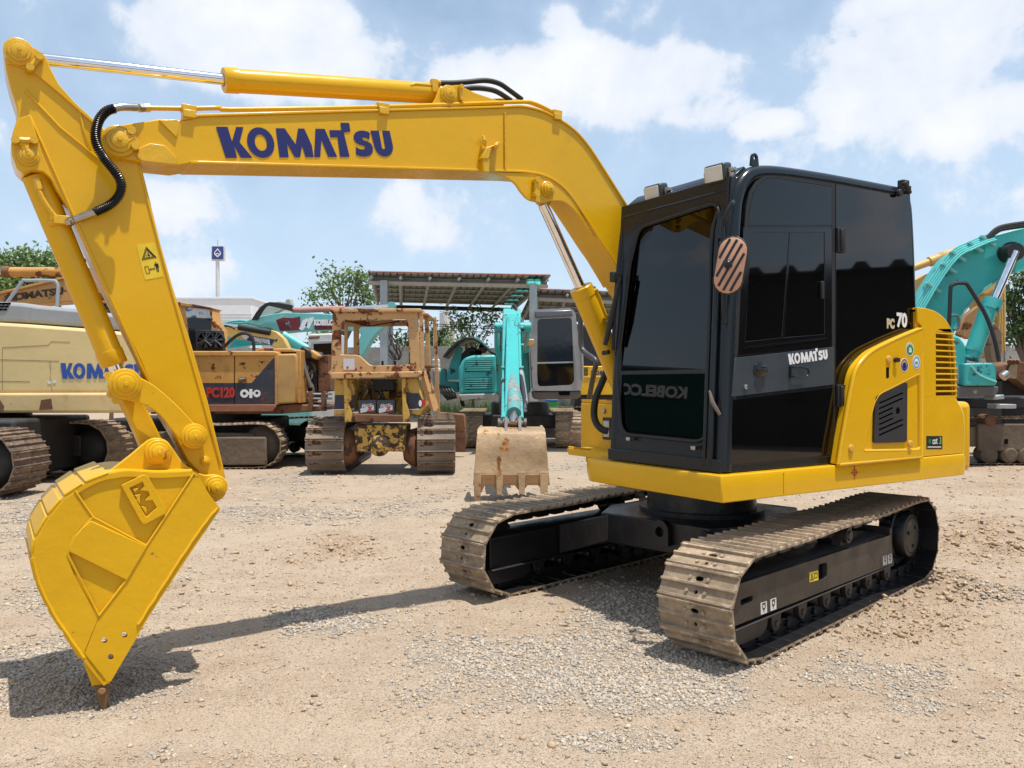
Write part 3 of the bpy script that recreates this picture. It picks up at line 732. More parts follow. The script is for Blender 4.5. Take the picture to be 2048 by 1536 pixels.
# warning plate on the arm
def on_arm(pts, h, w=WA0): return UL(pts, w)
dec = MB(); dec.prism(UL(rpoly([(272, 490), (309, 485), (327, 553), (290, 560)], 3), WA0), -WA0 + .0015, -WA0 - .003)
decal = dec.build('warning_decal', DECY, arm)
b = MB(); y0 = -WA0 + .0028; q = lambda x, y: (260 + x / 13.96, 470 + y / 13.96)
def fill(pts, hole=()): b.plate(UL([q(*p) for p in pts], WA0), [UL([q(*p) for p in h], WA0) for h in hole], y0, y0 - .001)
fill([(445, 325), (745, 630), (325, 705)], [[(450, 365), (700, 620), (360, 680)]]); fill([(460, 385), (690, 608), (375, 662)], [[(470, 425), (640, 598), (400, 640)]])
fill([(490, 490), (520, 490), (510, 530), (555, 560), (545, 600), (500, 590), (490, 540)]); fill([(440, 575), (470, 560), (475, 600)])
fill([(395, 885), (505, 870), (555, 1070), (455, 1085)], [[(412, 898), (495, 885), (538, 1060), (465, 1072)]])
fill([(535, 960), (580, 925), (577, 948), (655, 936), (650, 915), (700, 940), (665, 980), (660, 955), (580, 968), (588, 995)])
fill([(715 + 18 * math.cos(a), 770 + 18 * math.sin(a)) for a in np.linspace(0, 6.28, 10)[:-1]])
fill([(672, 805), (780, 795), (812, 905), (800, 908), (778, 850), (785, 895), (815, 1030), (795, 1032), (765, 915), (755, 918), (775, 1032), (755, 1034), (720, 905), (705, 850), (690, 890), (678, 880), (688, 840)])
b.build('pictogram', BLK, decal)

# ---- cylinders
def ram(name, p0, p1, p2, rb, rr, mat, collar=True):
    """barrel p0-p1, bright rod on to p2"""
    p0, p1, p2 = Vector(p0), Vector(p1), Vector(p2); d = (p1 - p0).normalized()
    b = MB(); b.lathe(p0, d, [(0, rb * .8), (.01, rb), ((p1 - p0).length - .075, rb), ((p1 - p0).length - .074, rb * 1.06), ((p1 - p0).length - .005, rb * 1.06), ((p1 - p0).length, rb * 1.0), ((p1 - p0).length + .001, rr * 1.15), ((p1 - p0).length - .02, rr * 1.05)], 28)
    o = b.build(name, mat, root, MU)
    b = MB(); b.cyl(p1 - d * .05, p2, rr, None, 24); b.build('piston_rod', CHROME, o); return o
WC = 1.252
ac = ram('arm_cylinder', UP(876, 187.5, WC), UP(447, 160, WC), UP(70, 117, WC), 23.5 * mpp(447, WC), 11.5 * mpp(270, WC), YEL)
b = MB(); p = UP(897, 189, WC); b.cyl(p + Vector((0, -.06, 0)), p + Vector((0, .06, 0)), .065, None, 18); b.build('cylinder_eye', YELD, ac)
bc = ram('bucket_cylinder', UP(70, 350, WC), UP(229, 730, WC), UP(247, 772, WC), 25 * mpp(120, WC), 14 * mpp(230, WC), YEL)
b = MB()
p = UP(126, 441, 1.19); b.box(p.x - .04, p.x + .04, -1.25, -1.165, p.z - .02, p.z + .02); b.cyl(UP(98, 447, 1.19), UP(140, 440, 1.19), .016, None, 8)
b.tube([UP(74, 362, 1.18), UP(78, 378, 1.172), UP(86, 398, 1.172), UP(108, 430, 1.175), UP(122, 440, 1.18)], .011, 8, 3); b.cyl(UP(74, 357, 1.18), UP(79, 380, 1.175), .018, None, 6)
b.build('oil_port', YELD, bc, bevel=.002)
lc = ram('boom_cylinder', UP(1290, 880, 1.25), UP(1161, 574, 1.25), UP(1086, 409, 1.25), 22.5 * mpp(1150, 1.25), 10.5 * mpp(1110, 1.25), YEL)
b = MB(); p = UP(1094, 381, 1.25); b.cyl(p + Vector((0, -.09, 0)), p + Vector((0, .09, 0)), .07, None, 20); b.cyl(p, UP(1084, 408, 1.25), .06, .05, 14); b.build('rod_eye', YELD, lc)
b = MB(); b.cyl(UP(1178, 585, 1.22), UP(1192, 580, 1.2), .03, None, 8); b.tube([UP(1190, 580, 1.2), UP(1196, 594, 1.2), UP(1212, 640, 1.2)], .02, 8, 3); b.build('oil_port', YELD, lc)
# spring-guarded hose from the boom pipe to the bucket cylinder
hp = [UP(230, 217, 1.06), UP(214, 222, 1.055), UP(200, 237, 1.05), UP(193, 256, 1.05), UP(191, 277, 1.05), UP(197, 298, 1.05), UP(208, 316, 1.06), UP(224, 336, 1.06), UP(238, 355, 1.06), UP(243, 374, 1.07), UP(237, 393, 1.08), UP(222, 408, 1.09), UP(206, 417, 1.10), UP(190, 424, 1.11)]
sp = smooth_path(hp, 8)
b = MB(); b.tube(sp, .0155, 8); hose = b.build('hose', RUB, root, MU)
b = MB(); n_ = 1150; co = []                          # the wire coil itself
ln = [0]
for i in range(1, len(sp)): ln.append(ln[-1] + (sp[i] - sp[i - 1]).length)
turns = 66; n_ = turns * 9; k = 0
for i in range(n_):
    s_ = ln[-1] * i / (n_ - 1)
    while k < len(sp) - 2 and ln[k + 1] < s_: k += 1
    p = sp[k].lerp(sp[k + 1], (s_ - ln[k]) / max(ln[k + 1] - ln[k], 1e-9)); t = (sp[k + 1] - sp[k]).normalized()
    x = t.cross(Vector((0, 1, 0))).normalized(); y = t.cross(x); a = 2 * math.pi * i / 9
    co.append(p + (x * math.cos(a) + y * math.sin(a)) * .0205)
b.tube(co, .0038, 4); b.build('spring_guard', flat('dark_spring', (.05, .047, .045), .3, .9), hose)
b = MB(); b.tube([UP(228, 217, 1.06), UP(245, 214, 1.07), UP(273, 215, 1.10)], .0185, 10, 4); b.tube([UP(192, 423, 1.11), UP(172, 431, 1.13), UP(150, 439, 1.15)], .0185, 10, 3)
b.cyl(UP(272, 215, 1.10), UP(280, 216, 1.12), .014, None, 8); b.cyl(UP(278, 216, 1.12), UP(287, 216, 1.13), .022, None, 6); b.cyl(UP(150, 439, 1.15), UP(143, 443, 1.165), .014, None, 8); b.cyl(UP(144, 442, 1.16), UP(135, 444, 1.175), .021, None, 6)
b.build('hose_end', STEEL, hose)

# ---- bucket linkage
def c2(l): return [(x / 2.021, 680 + y / 2.021) for x, y in l]
for w0 in (1.10, 1.385):
    b = MB(); up_ = smooth2([(250, 736), (276, 752), (310, 772), (350, 806), (388, 846)], 4); dn = smooth2([(408, 880), (396, 896), (376, 894), (350, 868), (320, 830), (285, 808), (250, 800)], 4)
    b.prism(UL(up_ + [(406, 860)] + dn + [(232, 790), (220, 768), (230, 746)], w0), -w0, -w0 - .028); lk = b.build('curved_link', YELK, root, MU, bevel=.005)
    if w0 < 1.2:
        b = MB(); boss(b, 250, 768, w0, 31, .045); boss(b, 388, 872, w0, 25, .045); b.build('pivot_boss', YELK, lk)
        b = MB()
        for (x, y) in ((216, 752), (222, 788), (232, 800)): b.cyl(UP(x, y, w0 + .05), UP(x + 2, y, w0 - .0), .022, None, 6)
        b.build('pin_lock', YELD, lk)
b = MB(); b.prism(UL([(232, 775), (268, 765), (285, 800), (330, 890), (332, 915), (312, 925), (292, 915), (262, 845), (240, 800)], 1.19), -1.18, -1.325)
hl = b.build('straight_link', YELK, root, MU, bevel=.012)
b = MB(); p = UP(250, 768, 1.2); b.cyl((p.x, -1.09, p.z), (p.x, -1.42, p.z), .05, None, 18); p = UP(316, 902, 1.2); b.cyl((p.x, -1.09, p.z), (p.x, -1.42, p.z), .05, None, 18); b.build('pivot_tube', YELK, hl)

# ---- bucket
WK0, WK1 = .94, 1.51
side = c2([(300, 605), (350, 575), (400, 552), (460, 539), (520, 532), (640, 538), (770, 532), (800, 548), (865, 655), (888, 680), (760, 872), (610, 1100), (445, 1375), (415, 1375), (335, 1290), (260, 1180), (200, 1085), (150, 975), (128, 880), (140, 800), (190, 715), (250, 640)])
back = c2([(800, 546), (770, 532), (640, 538), (520, 532), (460, 539), (400, 552), (350, 575), (300, 605), (250, 640), (190, 715), (140, 800), (128, 880), (150, 975), (200, 1085), (260, 1180), (335, 1290), (400, 1372), (418, 1395)])
holes = [UL([(x / 2.021 + r_ * math.cos(a), 680 + y / 2.021 + r_ * math.sin(a)) for a in np.linspace(0, 2 * math.pi, 13)[:-1]], WK0) for x, y, r_ in ((421, 1212, 6), (502, 1190, 6), (446, 1278, 6))]
b = MB(); b.plate(UL(side, WK0), holes, -WK0, -WK0 - .022); b.plate(UL(side, WK0), [], -WK1 + .022, -WK1)
b.ribbon(UL(smooth2(back, 3), WK0), .022, -WK0 + .012, -WK1 - .012)
bucket = b.build('bucket', YELK, root, MU, bevel=.003)
def raised(name, pts, h=.013, mat=YELK, bev=.004):
    b = MB(); b.prism(UL(c2(pts), WK0), -WK0 + h, -WK0 - .004); return b.build(name, mat, bucket, bevel=bev)
def with_holes():
    b = MB(); hp_ = UL(c2([(783, 540), (868, 655), (889, 681), (760, 872), (610, 1100), (447, 1377), (415, 1377), (338, 1272), (400, 1115), (592, 832)]), WK0)
    b.plate(hp_, holes, -WK0 + .012, -WK0 - .004); return b.build('edge_plate', YELK, bucket, bevel=.0)
with_holes()
raised('rim_plate', [(303, 610), (318, 640), (376, 716), (330, 755), (292, 800), (273, 868), (300, 950), (400, 1115), (337, 1272), (260, 1172), (200, 1080), (152, 972), (133, 880), (146, 800), (194, 718), (255, 642)])
raised('cross_rib', [(365, 727), (592, 832), (512, 970), (276, 852), (296, 800), (330, 757)], .020)
bead = MB()
for pl in ([(303, 610), (376, 716), (592, 832)], [(592, 832), (783, 540)], [(400, 1115), (512, 970)], [(400, 1115), (274, 868), (296, 800), (376, 716)]):
    bead.tube([UP(*c2([p_])[0], WK0 - .012) for p_ in pl], .006, 6)
pl = smooth2(c2([(880, 680), (815, 760), (700, 930), (560, 1150)]), 8); bead.tube([UP(x + random.uniform(-1.2, 1.2), y, WK0 - .012) for x, y in pl], .009, 6)
pl = smooth2(c2([(130, 880), (152, 975), (202, 1085), (262, 1180), (337, 1285)]), 6); bead.tube([UP(x + random.uniform(0, 1.4), y, WK0 - .010) for x, y in pl], .010, 6)
pl = smooth2(c2([(400, 550), (460, 537), (520, 530), (640, 536), (775, 530)]), 4); bead.tube([UP(x, y, WK0 - .0) for x, y in pl], .011, 8)
bead.build('weld_bead', YELK, bucket)
b = MB(); q = lambda x, y: (220 + x / 11.81, 930 + y / 11.81)   # badge with its pressed letters
badge_o = [q(*p) for p in rpoly([(250, 470), (780, 215), (900, 280), (1310, 1040), (1290, 1130), (800, 1390), (720, 1340)], 40, 2)]
letters = [[(440, 530), (750, 385), (800, 490), (700, 590), (880, 605), (925, 700), (805, 830), (985, 820), (1085, 990), (870, 1205), (830, 1205)]]
b.plate(UL(badge_o, WK0), [UL([q(*p) for p in letters[0]], WK0)], -WK0 + .022, -WK0 - .004)
badge = b.build('badge', YELK, bucket, bevel=.003)
b = MB()
for pts in ([(520, 560), (660, 530), (590, 650)], [(560, 700), (720, 685), (640, 800)], [(600, 800), (690, 720), (700, 930)], [(720, 960), (830, 985), (860, 1070), (830, 1150)]):
    b.prism(UL([q(*p) for p in pts], WK0), -WK0 + .020, -WK0 - .004)
b.build('badge_letters', YELK, badge, bevel=.002)
wp = [(440, 541, 345, 578), (335, 583, 262, 632), (250, 645, 200, 705), (196, 712, 150, 790), (146, 800, 134, 862), (132, 885, 152, 968), (158, 985, 198, 1072), (206, 1090, 255, 1165), (268, 1185, 330, 1280)]
for (x0, y0, x1, y1) in wp:
    b = MB(); b.ribbon([U(*c2([(x0, y0)])[0], WK0), U(*c2([(x1, y1)])[0], WK0)], -.013, -WK0 + .014, -WK1 - .014); b.build('wear_plate', YELK, bucket, bevel=.005)
for w0 in (1.10, 1.375):
    b = MB(); pts = smooth2([(400, 560), (440, 531), (520, 470), (575, 424), (605, 402), (640, 396), (675, 408), (700, 440), (740, 495), (790, 530), (830, 546), (870, 543), (903, 556), (917, 592), (907, 632), (872, 657)], 3) + [(800, 590), (500, 590)]
    b.prism(UL(c2(pts), w0), -w0, -w0 - .03); ear = b.build('bucket_ear', YELK, bucket, bevel=.005)
    if w0 < 1.2: b = MB(); boss(b, 316, 904, w0, 25, .05); boss(b, 430, 974, w0, 23, .05); b.build('pivot_boss', YELK, ear)
TOOTH = paint('worn_tooth', (.17, .085, .03), .5, wear=.25, wearcol=(.30, .19, .05), wscale=14, bumpy=.2)
tm = None
for i in range(5):
    w0 = WK0 + .005 + i * .118; b = MB()
    a_ = UL(c2([(322, 1262), (336, 1256), (350, 1300), (416, 1372), (447, 1376), (444, 1402), (375, 1408)]), WK0)
    b.prism(a_, -w0, -w0 - .09); tk = b.build('tooth_adapter', YELK, bucket, bevel=.006)
    b = MB(); a_ = UL(c2([(372, 1396), (446, 1390), (444, 1425), (430, 1504), (410, 1502), (388, 1430)]), WK0)
    b.prism(a_, -w0 + .004, -w0 - .094, top=None); b.cyl(UP(*c2([(412, 1420)])[0], w0 - .02), UP(*c2([(412, 1420)])[0], w0 + .02), .02, None, 8); b.build('tooth_tip', TOOTH, tk, bevel=.008)

# ---- upper body: skirt, counterweight, hood, panels
def plan(b, pts, z0, z1, top=None): b.prism([(t, -w) for t, w in pts], z0, z1, lambda u, v, h: (u, v, h), None if top is None else [(t, -w) for t, w in top]); return b
def tail(Rr, w0=-.02, w1=2.42, n=26):
    a0 = math.asin((1.2 - w0) / Rr); a1 = math.asin((w1 - 1.2) / Rr)
    return [(-1.38 - Rr * math.cos(a), 1.2 + Rr * math.sin(a)) for a in np.linspace(-a0, a1, n)]
b = MB(); pl = [(-.55, -.02), (.035, -.02)] + [(.035 - .16 + .16 * math.sin(a), 1.235 - .16 + .16 * (1 - math.cos(a)) ) for a in np.linspace(1.57, 1.571, 1)]
pl = rpoly([(-2.60, -.046), (.04, -.046), (.04, 1.24), (-1.2, 1.26), (-1.2, 2.3), (-2.0, 2.4)], [.10, .012, .14, .02, .05, .2], 6)
low = [(t * .993 - .012, w if w < .1 else w - .012) for t, w in pl]
ins = [(t * .995 - .006, w + (.006 if w < .1 else -.006)) for t, w in pl]
rings = [(low, .826), (pl, .895), (pl, .950), (ins, .980)]; n_ = len(pl)
b.add([(t, -w, z) for l_, z in rings for t, w in l_], [tuple(range(n_)), tuple(range(4 * n_ - 1, 3 * n_ - 1, -1))] + [(r_ * n_ + i, r_ * n_ + (i + 1) % n_, (r_ + 1) * n_ + (i + 1) % n_, (r_ + 1) * n_ + i) for r_ in range(3) for i in range(n_)])
skirt = b.build('skirt', YEL, root, MU, bevel=.006, seg=3, smooth=30)
b = MB(); p0 = U(1567, 990, -.046); b.box(p0[0] - .002, p0[0] + .002, .0445, .0475, .84, .965); b.build('skirt_seam', paint('seam', (.35, .19, .01), .4), skirt)
b = MB(); p0 = Vector((U(1709, 945, -.046)[0], .0472, U(1709, 945, -.046)[1]))
m_ = lambda u, v, h: (p0.x + u, p0.y + h, p0.z + v)
b.plate(circ(0, 0, .024), [circ(0, 0, .017)], 0, .001, m_); b.box(p0.x - .042, p0.x + .042, p0.y, p0.y + .001, p0.z - .003, p0.z + .003); b.box(p0.x - .003, p0.x + .003, p0.y, p0.y + .0013, p0.z - .045, p0.z + .045); b.build('centre_mark', RED, skirt)
b = MB(); plan(b, [(-.1, .1), (-.1, 1.1), (-1.3, 1.3), (-1.4, 2.1), (-2.3, 2.2), (-2.4, .1)], .80, .825); b.build('belly_plate', FRM, root, MU)
# counterweight
b = MB(); o_ = tail(1.80, .01); i_ = tail(1.45, .1, 2.3)[::-1]
plan(b, o_ + i_, .835, 1.36); cw = b.build('counterweight', YEL, root, MU, bevel=.045, seg=4, smooth=60)
# hood: lower shoulder, then the shell with louvres
b = MB()
def hplan(tr, w0, rc): return [(-1.992, w0)] + [(tr + rc - rc * math.sin(a), w0 + rc - rc * math.cos(a)) for a in np.linspace(0, math.pi / 2, 7)] + [(tr, .5), (-1.992, .5)]
lev = [(hplan(-2.605, -.03, .07), .985), (hplan(-2.615, -.03, .07), 1.15), (hplan(-2.61, -.03, .08), 1.27), (hplan(-2.585, -.03, .09), 1.315), (hplan(-2.53, -.03, .08), 1.355), (hplan(-2.48, -.03, .05), 1.385), (hplan(-2.462, -.03, .04), 1.398)]; n_ = len(lev[0][0])
b.add([(t, -w, z) for l_, z in lev for t, w in l_], [tuple(range(n_)), tuple(range(len(lev) * n_ - 1, (len(lev) - 1) * n_ - 1, -1))] + [(r_ * n_ + i, r_ * n_ + (i + 1) % n_, (r_ + 1) * n_ + (i + 1) % n_, (r_ + 1) * n_ + i) for r_ in range(len(lev) - 1) for i in range(n_)])
hood = b.build('engine_hood', YEL, root, MU, bevel=.0, smooth=50)
prof = [(-1.992, 1.396), (-2.458, 1.396), (-2.445, 1.60), (-2.425, 1.76), (-2.40, 1.84), (-2.35, 1.92), (-2.27, 1.975), (-2.17, 2.01), (-2.05, 2.025), (-1.94, 2.025), (-1.94, 1.93), (-1.992, 1.9)]
lz0, lz1 = 1.405, 1.865; lou = [(-2.175, 1.409), (-2.44, 1.409), (-2.43, 1.60), (-2.41, 1.75), (-2.38, 1.865), (-2.175, 1.865)]
b = MB(); b.plate(prof, [lou], .03, .012); b.ribbon(smooth2(prof[1:10], 3), .012, .029, -2.35)
b.plate([(-.012, 1.40), (2.3, 1.40), (2.3, 1.86), (-.012, 1.86)], [[(.012, 1.42), (.33, 1.42), (.33, 1.84), (.012, 1.84)]], -2.44, -2.43, lambda u, v, h: (h + (v - 1.4) * .12, -u, v))
b.box(-1.99, -1.95, -2.3, .012, 1.40, 2.0)
shell = b.build('hood_shell', YEL, hood, bevel=.004, smooth=50)
for i in range(11):
    z = 1.43 + i * .0415; te = -2.452 + max(0, z - 1.6) * .16
    b = MB(); b.prism([(.034, z + .004), (.034, z + .014), (.008, z + .022), (.006, z + .012)], -2.17, te, lambda u, v, h: (h, u, v))
    b.build('louvre_slat', YEL, shell, bevel=.002)
b = MB(); b.box(-2.315, -2.30, -.28, -.265, 1.40, 1.9); b.box(-2.19, -2.18, -.4, -.02, 1.40, 1.9); b.build('radiator_edge', paint('brown_core', (.05, .03, .02), .6), shell)
b = MB(); p = [U(*c, -.032) for c in ((1853, 872), (1885, 872), (1885, 898), (1853, 898))]; b.prism(p, .0305, .0315); es = b.build('sticker', BLK, hood)
def utext(txt, px, py, w, hpx, mat, parent, bold=.0, ex=None, sx=1.0, name='lettering', lift=.0, space=1.0):
    """print on an upper-body side plane, centred at a photo point, cap height in photo pixels"""
    o = UP(px, py, w) + Vector((0, lift, 0)); d = ex or (Vector((-1, 0, 0)))
    return link(name, text_mesh(txt, hpx * mpp(px, w) * 1.37, mat, bold, .0004, name, 'CENTER', sx, space), parent, frame3(o, d, (0, 0, 1)))
utext('e', 1859, 881, -.0315, 14, GRN, es, .001, name='sticker_letter', lift=.0012); utext('cot', 1869.5, 882, -.0315, 14, WHT, es, .001, name='sticker_letters', lift=.0012, sx=.72); utext('3', 1880.5, 882, -.0315, 14, paint('pale_green', (.15, .5, .22), .5), es, .001, name='sticker_digit', lift=.0012, sx=.9)
b = MB(); b.prism([U(*c, -.0315) for c in ((1855, 893), (1882, 893), (1882, 895), (1855, 895))], .0318, .0325); b.build('sticker_line', WHT, es)
# the big service door
pan = smooth2([(1676, 929), (1683, 884), (1691, 838), (1699, 792), (1707, 752)], 3)[:-1] + smooth2([(1707, 752), (1716, 731), (1740, 705), (1768, 689), (1800, 674), (1843, 656)], 4) + [(1842, 914)]
rec = rpoly([(1722, 902), (1746, 806), (1756, 788), (1838, 746), (1839, 900)], 8)
b = MB(); b.prism(UL(pan, -.055), .052, -.01); door_s = b.build('service_door', YEL, root, MU, bevel=.012, seg=3, smooth=50)
b = MB(); b.plate(UL(pan, -.055), [UL(rec, -.055)], .066, .0525); b.build('door_skin', YEL, door_s, smooth=0)
b = MB(); b.tube([UP(x, y, -.054) for x, y in pan + [pan[0]]], .0155, 10); b.tube([UP(x, y, -.055) for x, y in rec + [rec[0]]], .0125, 8); b.build1('door_rim', YEL, door_s)
gp = rpoly([(1747, 796), (1751, 791), (1812, 764), (1811, 884), (1745, 886)], 5); slots = []
for i in range(10):
    xa, ya, xb, yb = 1755, 807 + i * 10.6, 1802, 786 + i * 10.6
    if i in (2, 3, 4): xb, yb = 1782, 794.5 + i * 10.6
    ux, uy = xb - xa, yb - ya; l_ = math.hypot(ux, uy); nx_, ny_ = -uy / l_ * 1.9, ux / l_ * 1.9
    if ya + 3 < 880: slots.append(UL([(xa + nx_, ya + ny_), (xa - nx_, ya - ny_), (xb - nx_, yb - ny_), (xb + 1.5, yb), (xb + nx_, yb + ny_)], -.055))
b = MB(); b.plate(UL(gp, -.055), slots + [UL(circ(1793, 822, 4.2, 10, 8), -.055)], .066, .054); gr = b.build('intake_grille', paint('grille_black', (.022, .022, .025), .45), door_s)
b = MB(); b.prism(UL(gp, -.055), .0537, .0527); b.build('grille_backing', DARK, gr)
b = MB()
for (x, y) in ((1701.5, 897), (1819.5, 888), (1776.5, 719)): b.lathe(UP(x, y, -.066), (0, 1, 0), [(0, .026), (.008, .026), (.012, .021), (.012, .012)], 16)
b.build('rubber_cap', paint('cap_orange', (.62, .33, .05), .5), door_s)
b = MB(); b.prism(UL(rpoly([(1772, 735), (1778, 734), (1778, 756), (1772, 757)], 3), -.066), .0665, .06); b.build('latch_slot', DARK, door_s)
b = MB(); p = UP(1789, 720, -.066); b.cyl(p, p + Vector((0, .02, 0)), .016, None, 12); b.box(p.x - .03, p.x - .005, p.y + .015, p.y + .022, p.z - .014, p.z + .014); b.build('key', RUB, door_s)
for (x, y, c1, c2_, kind) in ((1819.5, 698.5, GRN, WHT, 0), (1808.5, 730, BLUE, flat('orange_print', (.6, .2, .06), .5), 1), (1832.5, 724.5, flat('sky_print', (.10, .32, .62), .5), flat('lime_print', (.05, .35, .06), .5), 2)):
    p = UP(x, y, -.066); m_ = lambda u, v, h: (p.x + u, p.y + h, p.z + v); r = .0465
    b = MB(); b.plate(circ(0, 0, r, 22), [], .0005, .0015, m_); st = b.build('round_sticker', WHT, door_s)
    b = MB(); b.plate(circ(0, 0, r * .88, 22), [circ(0, 0, r * .62, 18)] if kind else [], .0017, .0022, m_)
    if kind == 1: b.plate(circ(0, -.004, r * .5, 14), [], .0017, .0022, m_); b.box(p.x - r * .6, p.x + r * .6, p.y + .0017, p.y + .0023, p.z - r * .32, p.z - r * .2)
    b.build('sticker_ring', c1, st)
    b = MB()
    if kind == 0:
        for k, l in enumerate((.020, .026, .024, .018)): b.plate([(.013 - k * .008, -.012), (.006 - k * .008, -.012), (.008 - k * .008, -.012 + l), (.013 - k * .008, -.012 + l)], [], .0024, .003, m_)
        b.plate([(-.018, -.02), (.014, -.022), (.012, -.010), (-.018, -.008)], [], .0024, .003, m_)
        for a in range(7): b.plate(circ(r * .74 * math.cos(R(30 + a * 20)), r * .74 * math.sin(R(30 + a * 20)), .004, 5), [], .0024, .003, m_)
    elif kind == 1:
        for a in range(6): b.plate(circ(r * .66 * math.cos(R(20 + a * 28)), r * .66 * math.sin(R(20 + a * 28)), .007, 6), [], .0026, .003, m_)
    else:
        for k in (-1, 0, 1): b.plate([(k * .012 - .004, -.012), (k * .012 + .004, -.012), (k * .012 + .004, .006), (k * .012 - .004, .006)], [], .0024, .003, m_)
    b.build('sticker_motif', c2_, st)

# ---- cab
CW = 1.03
def fx(z): return -.029 - (z - .98) * .052
def UWf(px, py):                                     # photo point on the leaning front face -> (w, z)
    t = -.06
    for _ in range(6):
        dx = (px - CX) / F; O = UC + UF * t
        Y = (O.dot(UF)) / (dx * UF.x + UF.y); z = EYE + (HZ - py) / F * Y; t = fx(z)
    return ((Vector((dx * Y, Y)) - UC).dot(UR), z)
FM = lambda u, v, h: (fx(v) + h, -u, v)
r0 = .048
sidec = [(-.078, .99), (-.085, 1.12), (-.112, 1.69), (-.143, 2.263), (-.16, 2.47), (-.176, 2.57), (-.215, 2.655), (-.285, 2.72), (-.38, 2.75), (-.55, 2.772), (-.9, 2.791), (-1.25, 2.802), (-1.82, 2.815)]
b = MB()
for w0 in (r0, CW - r0):
    b.tube([Vector((t, -w0, z)) for t, z in sidec], r0, 14, 3)
    b.tube([(-1.80, -w0, 2.812), (-1.88, -w0, 2.80), (-1.92, -w0, 2.75), (-1.94, -w0, 2.62), (-1.965, -w0, 2.3), (-2.0, -w0, 1.6), (-2.02, -w0, 1.0)], r0 * .8, 10, 3)
# front: outer ring, header, sill
wo = [UWf(x, y) for x, y in ((1276, 455), (1438, 402), (1434, 470), (1420, 742), (1412, 885), (1240, 868), (1233, 742), (1258, 530))]
hole = rpoly(wo, [.07, .09, 0, 0, .10, .10, 0, 0], 5)
b.plate([(.03, 1.0), (CW - .03, 1.0), (CW - .03, 2.70), (.03, 2.70)], [hole], -.055, -.012, FM)
b.tube([(-.205, -.03, 2.66), (-.20, -CW * .5, 2.675), (-.205, -CW + .03, 2.66)], .05, 12)
b.prism([(-.15, 2.62), (-.12, 2.62), (-.18, 2.72), (-.26, 2.78), (-.3, 2.75)], -.05, -CW + .05)
b.box(-.075, -.02, -CW + .02, -.02, .985, 1.06); b.box(-2.03, -.06, -CW, -.012, .984, 1.03)
# pillar flutes beside the screen
for w0, rr in ((.10, .022), (.145, .016)): b.tube([Vector((fx(z) + .003 - max(0, z - 2.45) * .5, -w0, z)) for z in (1.02, 1.5, 2.0, 2.4, 2.62)], rr, 10, 2)
frame = b.build('cab', CABG, root, MU, bevel=.004)
b = MB(); rp = [(t, z + .022) for t, z in sidec[7:]] + [(-1.9, 2.80)] + [(t, z - .03) for t, z in sidec[:6:-1]]
b.prism(rp, -.05, -CW + .05); b.prism([(-.5, 2.79), (-.55, 2.835), (-.95, 2.855), (-1.7, 2.865), (-1.8, 2.82)], -.16, -CW + .16); b.build('roof', CABG, frame, bevel=.015, seg=3)
b = MB(); b.tube([Vector(FM(u, v, -.008)) for u, v in hole + [hole[0]]], .012, 6); b.build('screen_seal', RUB, frame)
GLASS = tinted('tinted_glass', (.20, .20, .20), 1.52); 
split = UWf(1330, 744)[1]
hz_ = [p for p in hole]
up_ = [(u, max(v, split + .008)) for u, v in hole]; lo_ = [(u, min(v, split - .008)) for u, v in hole]
b = MB(); b.prism([p for p in up_], -.025, -.02, FM); b.build('windscreen', GLASS, frame, smooth=0)
b = MB(); b.prism([p for p in lo_], -.03, -.025, FM); b.build('lower_windscreen', GLASS, frame, smooth=0)
us = [u for u, v in hole if abs(v - split) < .5]; b = MB(); b.prism([(min(us), split - .012), (max(us), split - .012), (max(us), split + .012), (min(us), split + .012)], -.035, -.010, FM); b.build('screen_bar', RUB, frame)
# inside: blacked-out back and floor, seat, right-hand window
b = MB(); b.box(-1.95, -.08, -CW + .05, -.05, .99, 1.03); b.box(-1.95, -1.9, -CW + .05, -.05, 1.03, 2.75); b.box(-1.9, -.12, -.06, -.045, 1.03, 2.70); b.build('cab_lining', flat('lining', (.012, .012, .013), .7), frame)
b = MB(); b.box(-1.35, -.85, -.78, -.27, 1.03, 1.42); b.box(-1.45, -1.3, -.78, -.27, 1.4, 2.05); b.build('seat', flat('seat_cloth', (.014, .014, .015), .85), frame, bevel=.05, seg=3)
rs = [(-.08, 1.03), (-.14, 2.3), (-.2, 2.62), (-.35, 2.72), (-1.9, 2.78), (-1.98, 1.03)]
b = MB(); b.plate(rs, [[(-.19, 1.72), (-.22, 2.3), (-.28, 2.55), (-.4, 2.62), (-1.5, 2.68), (-1.55, 1.72)]], -CW + .02, -CW + .045); b.build('right_wall', CABG, frame)
b = MB(); b.prism([(-.17, 1.70), (-.26, 2.6), (-1.55, 2.7), (-1.6, 1.7)], -CW + .03, -CW + .035); b.build('right_window', tinted('side_tint', (.42, .42, .42), 1.5), frame, smooth=0)
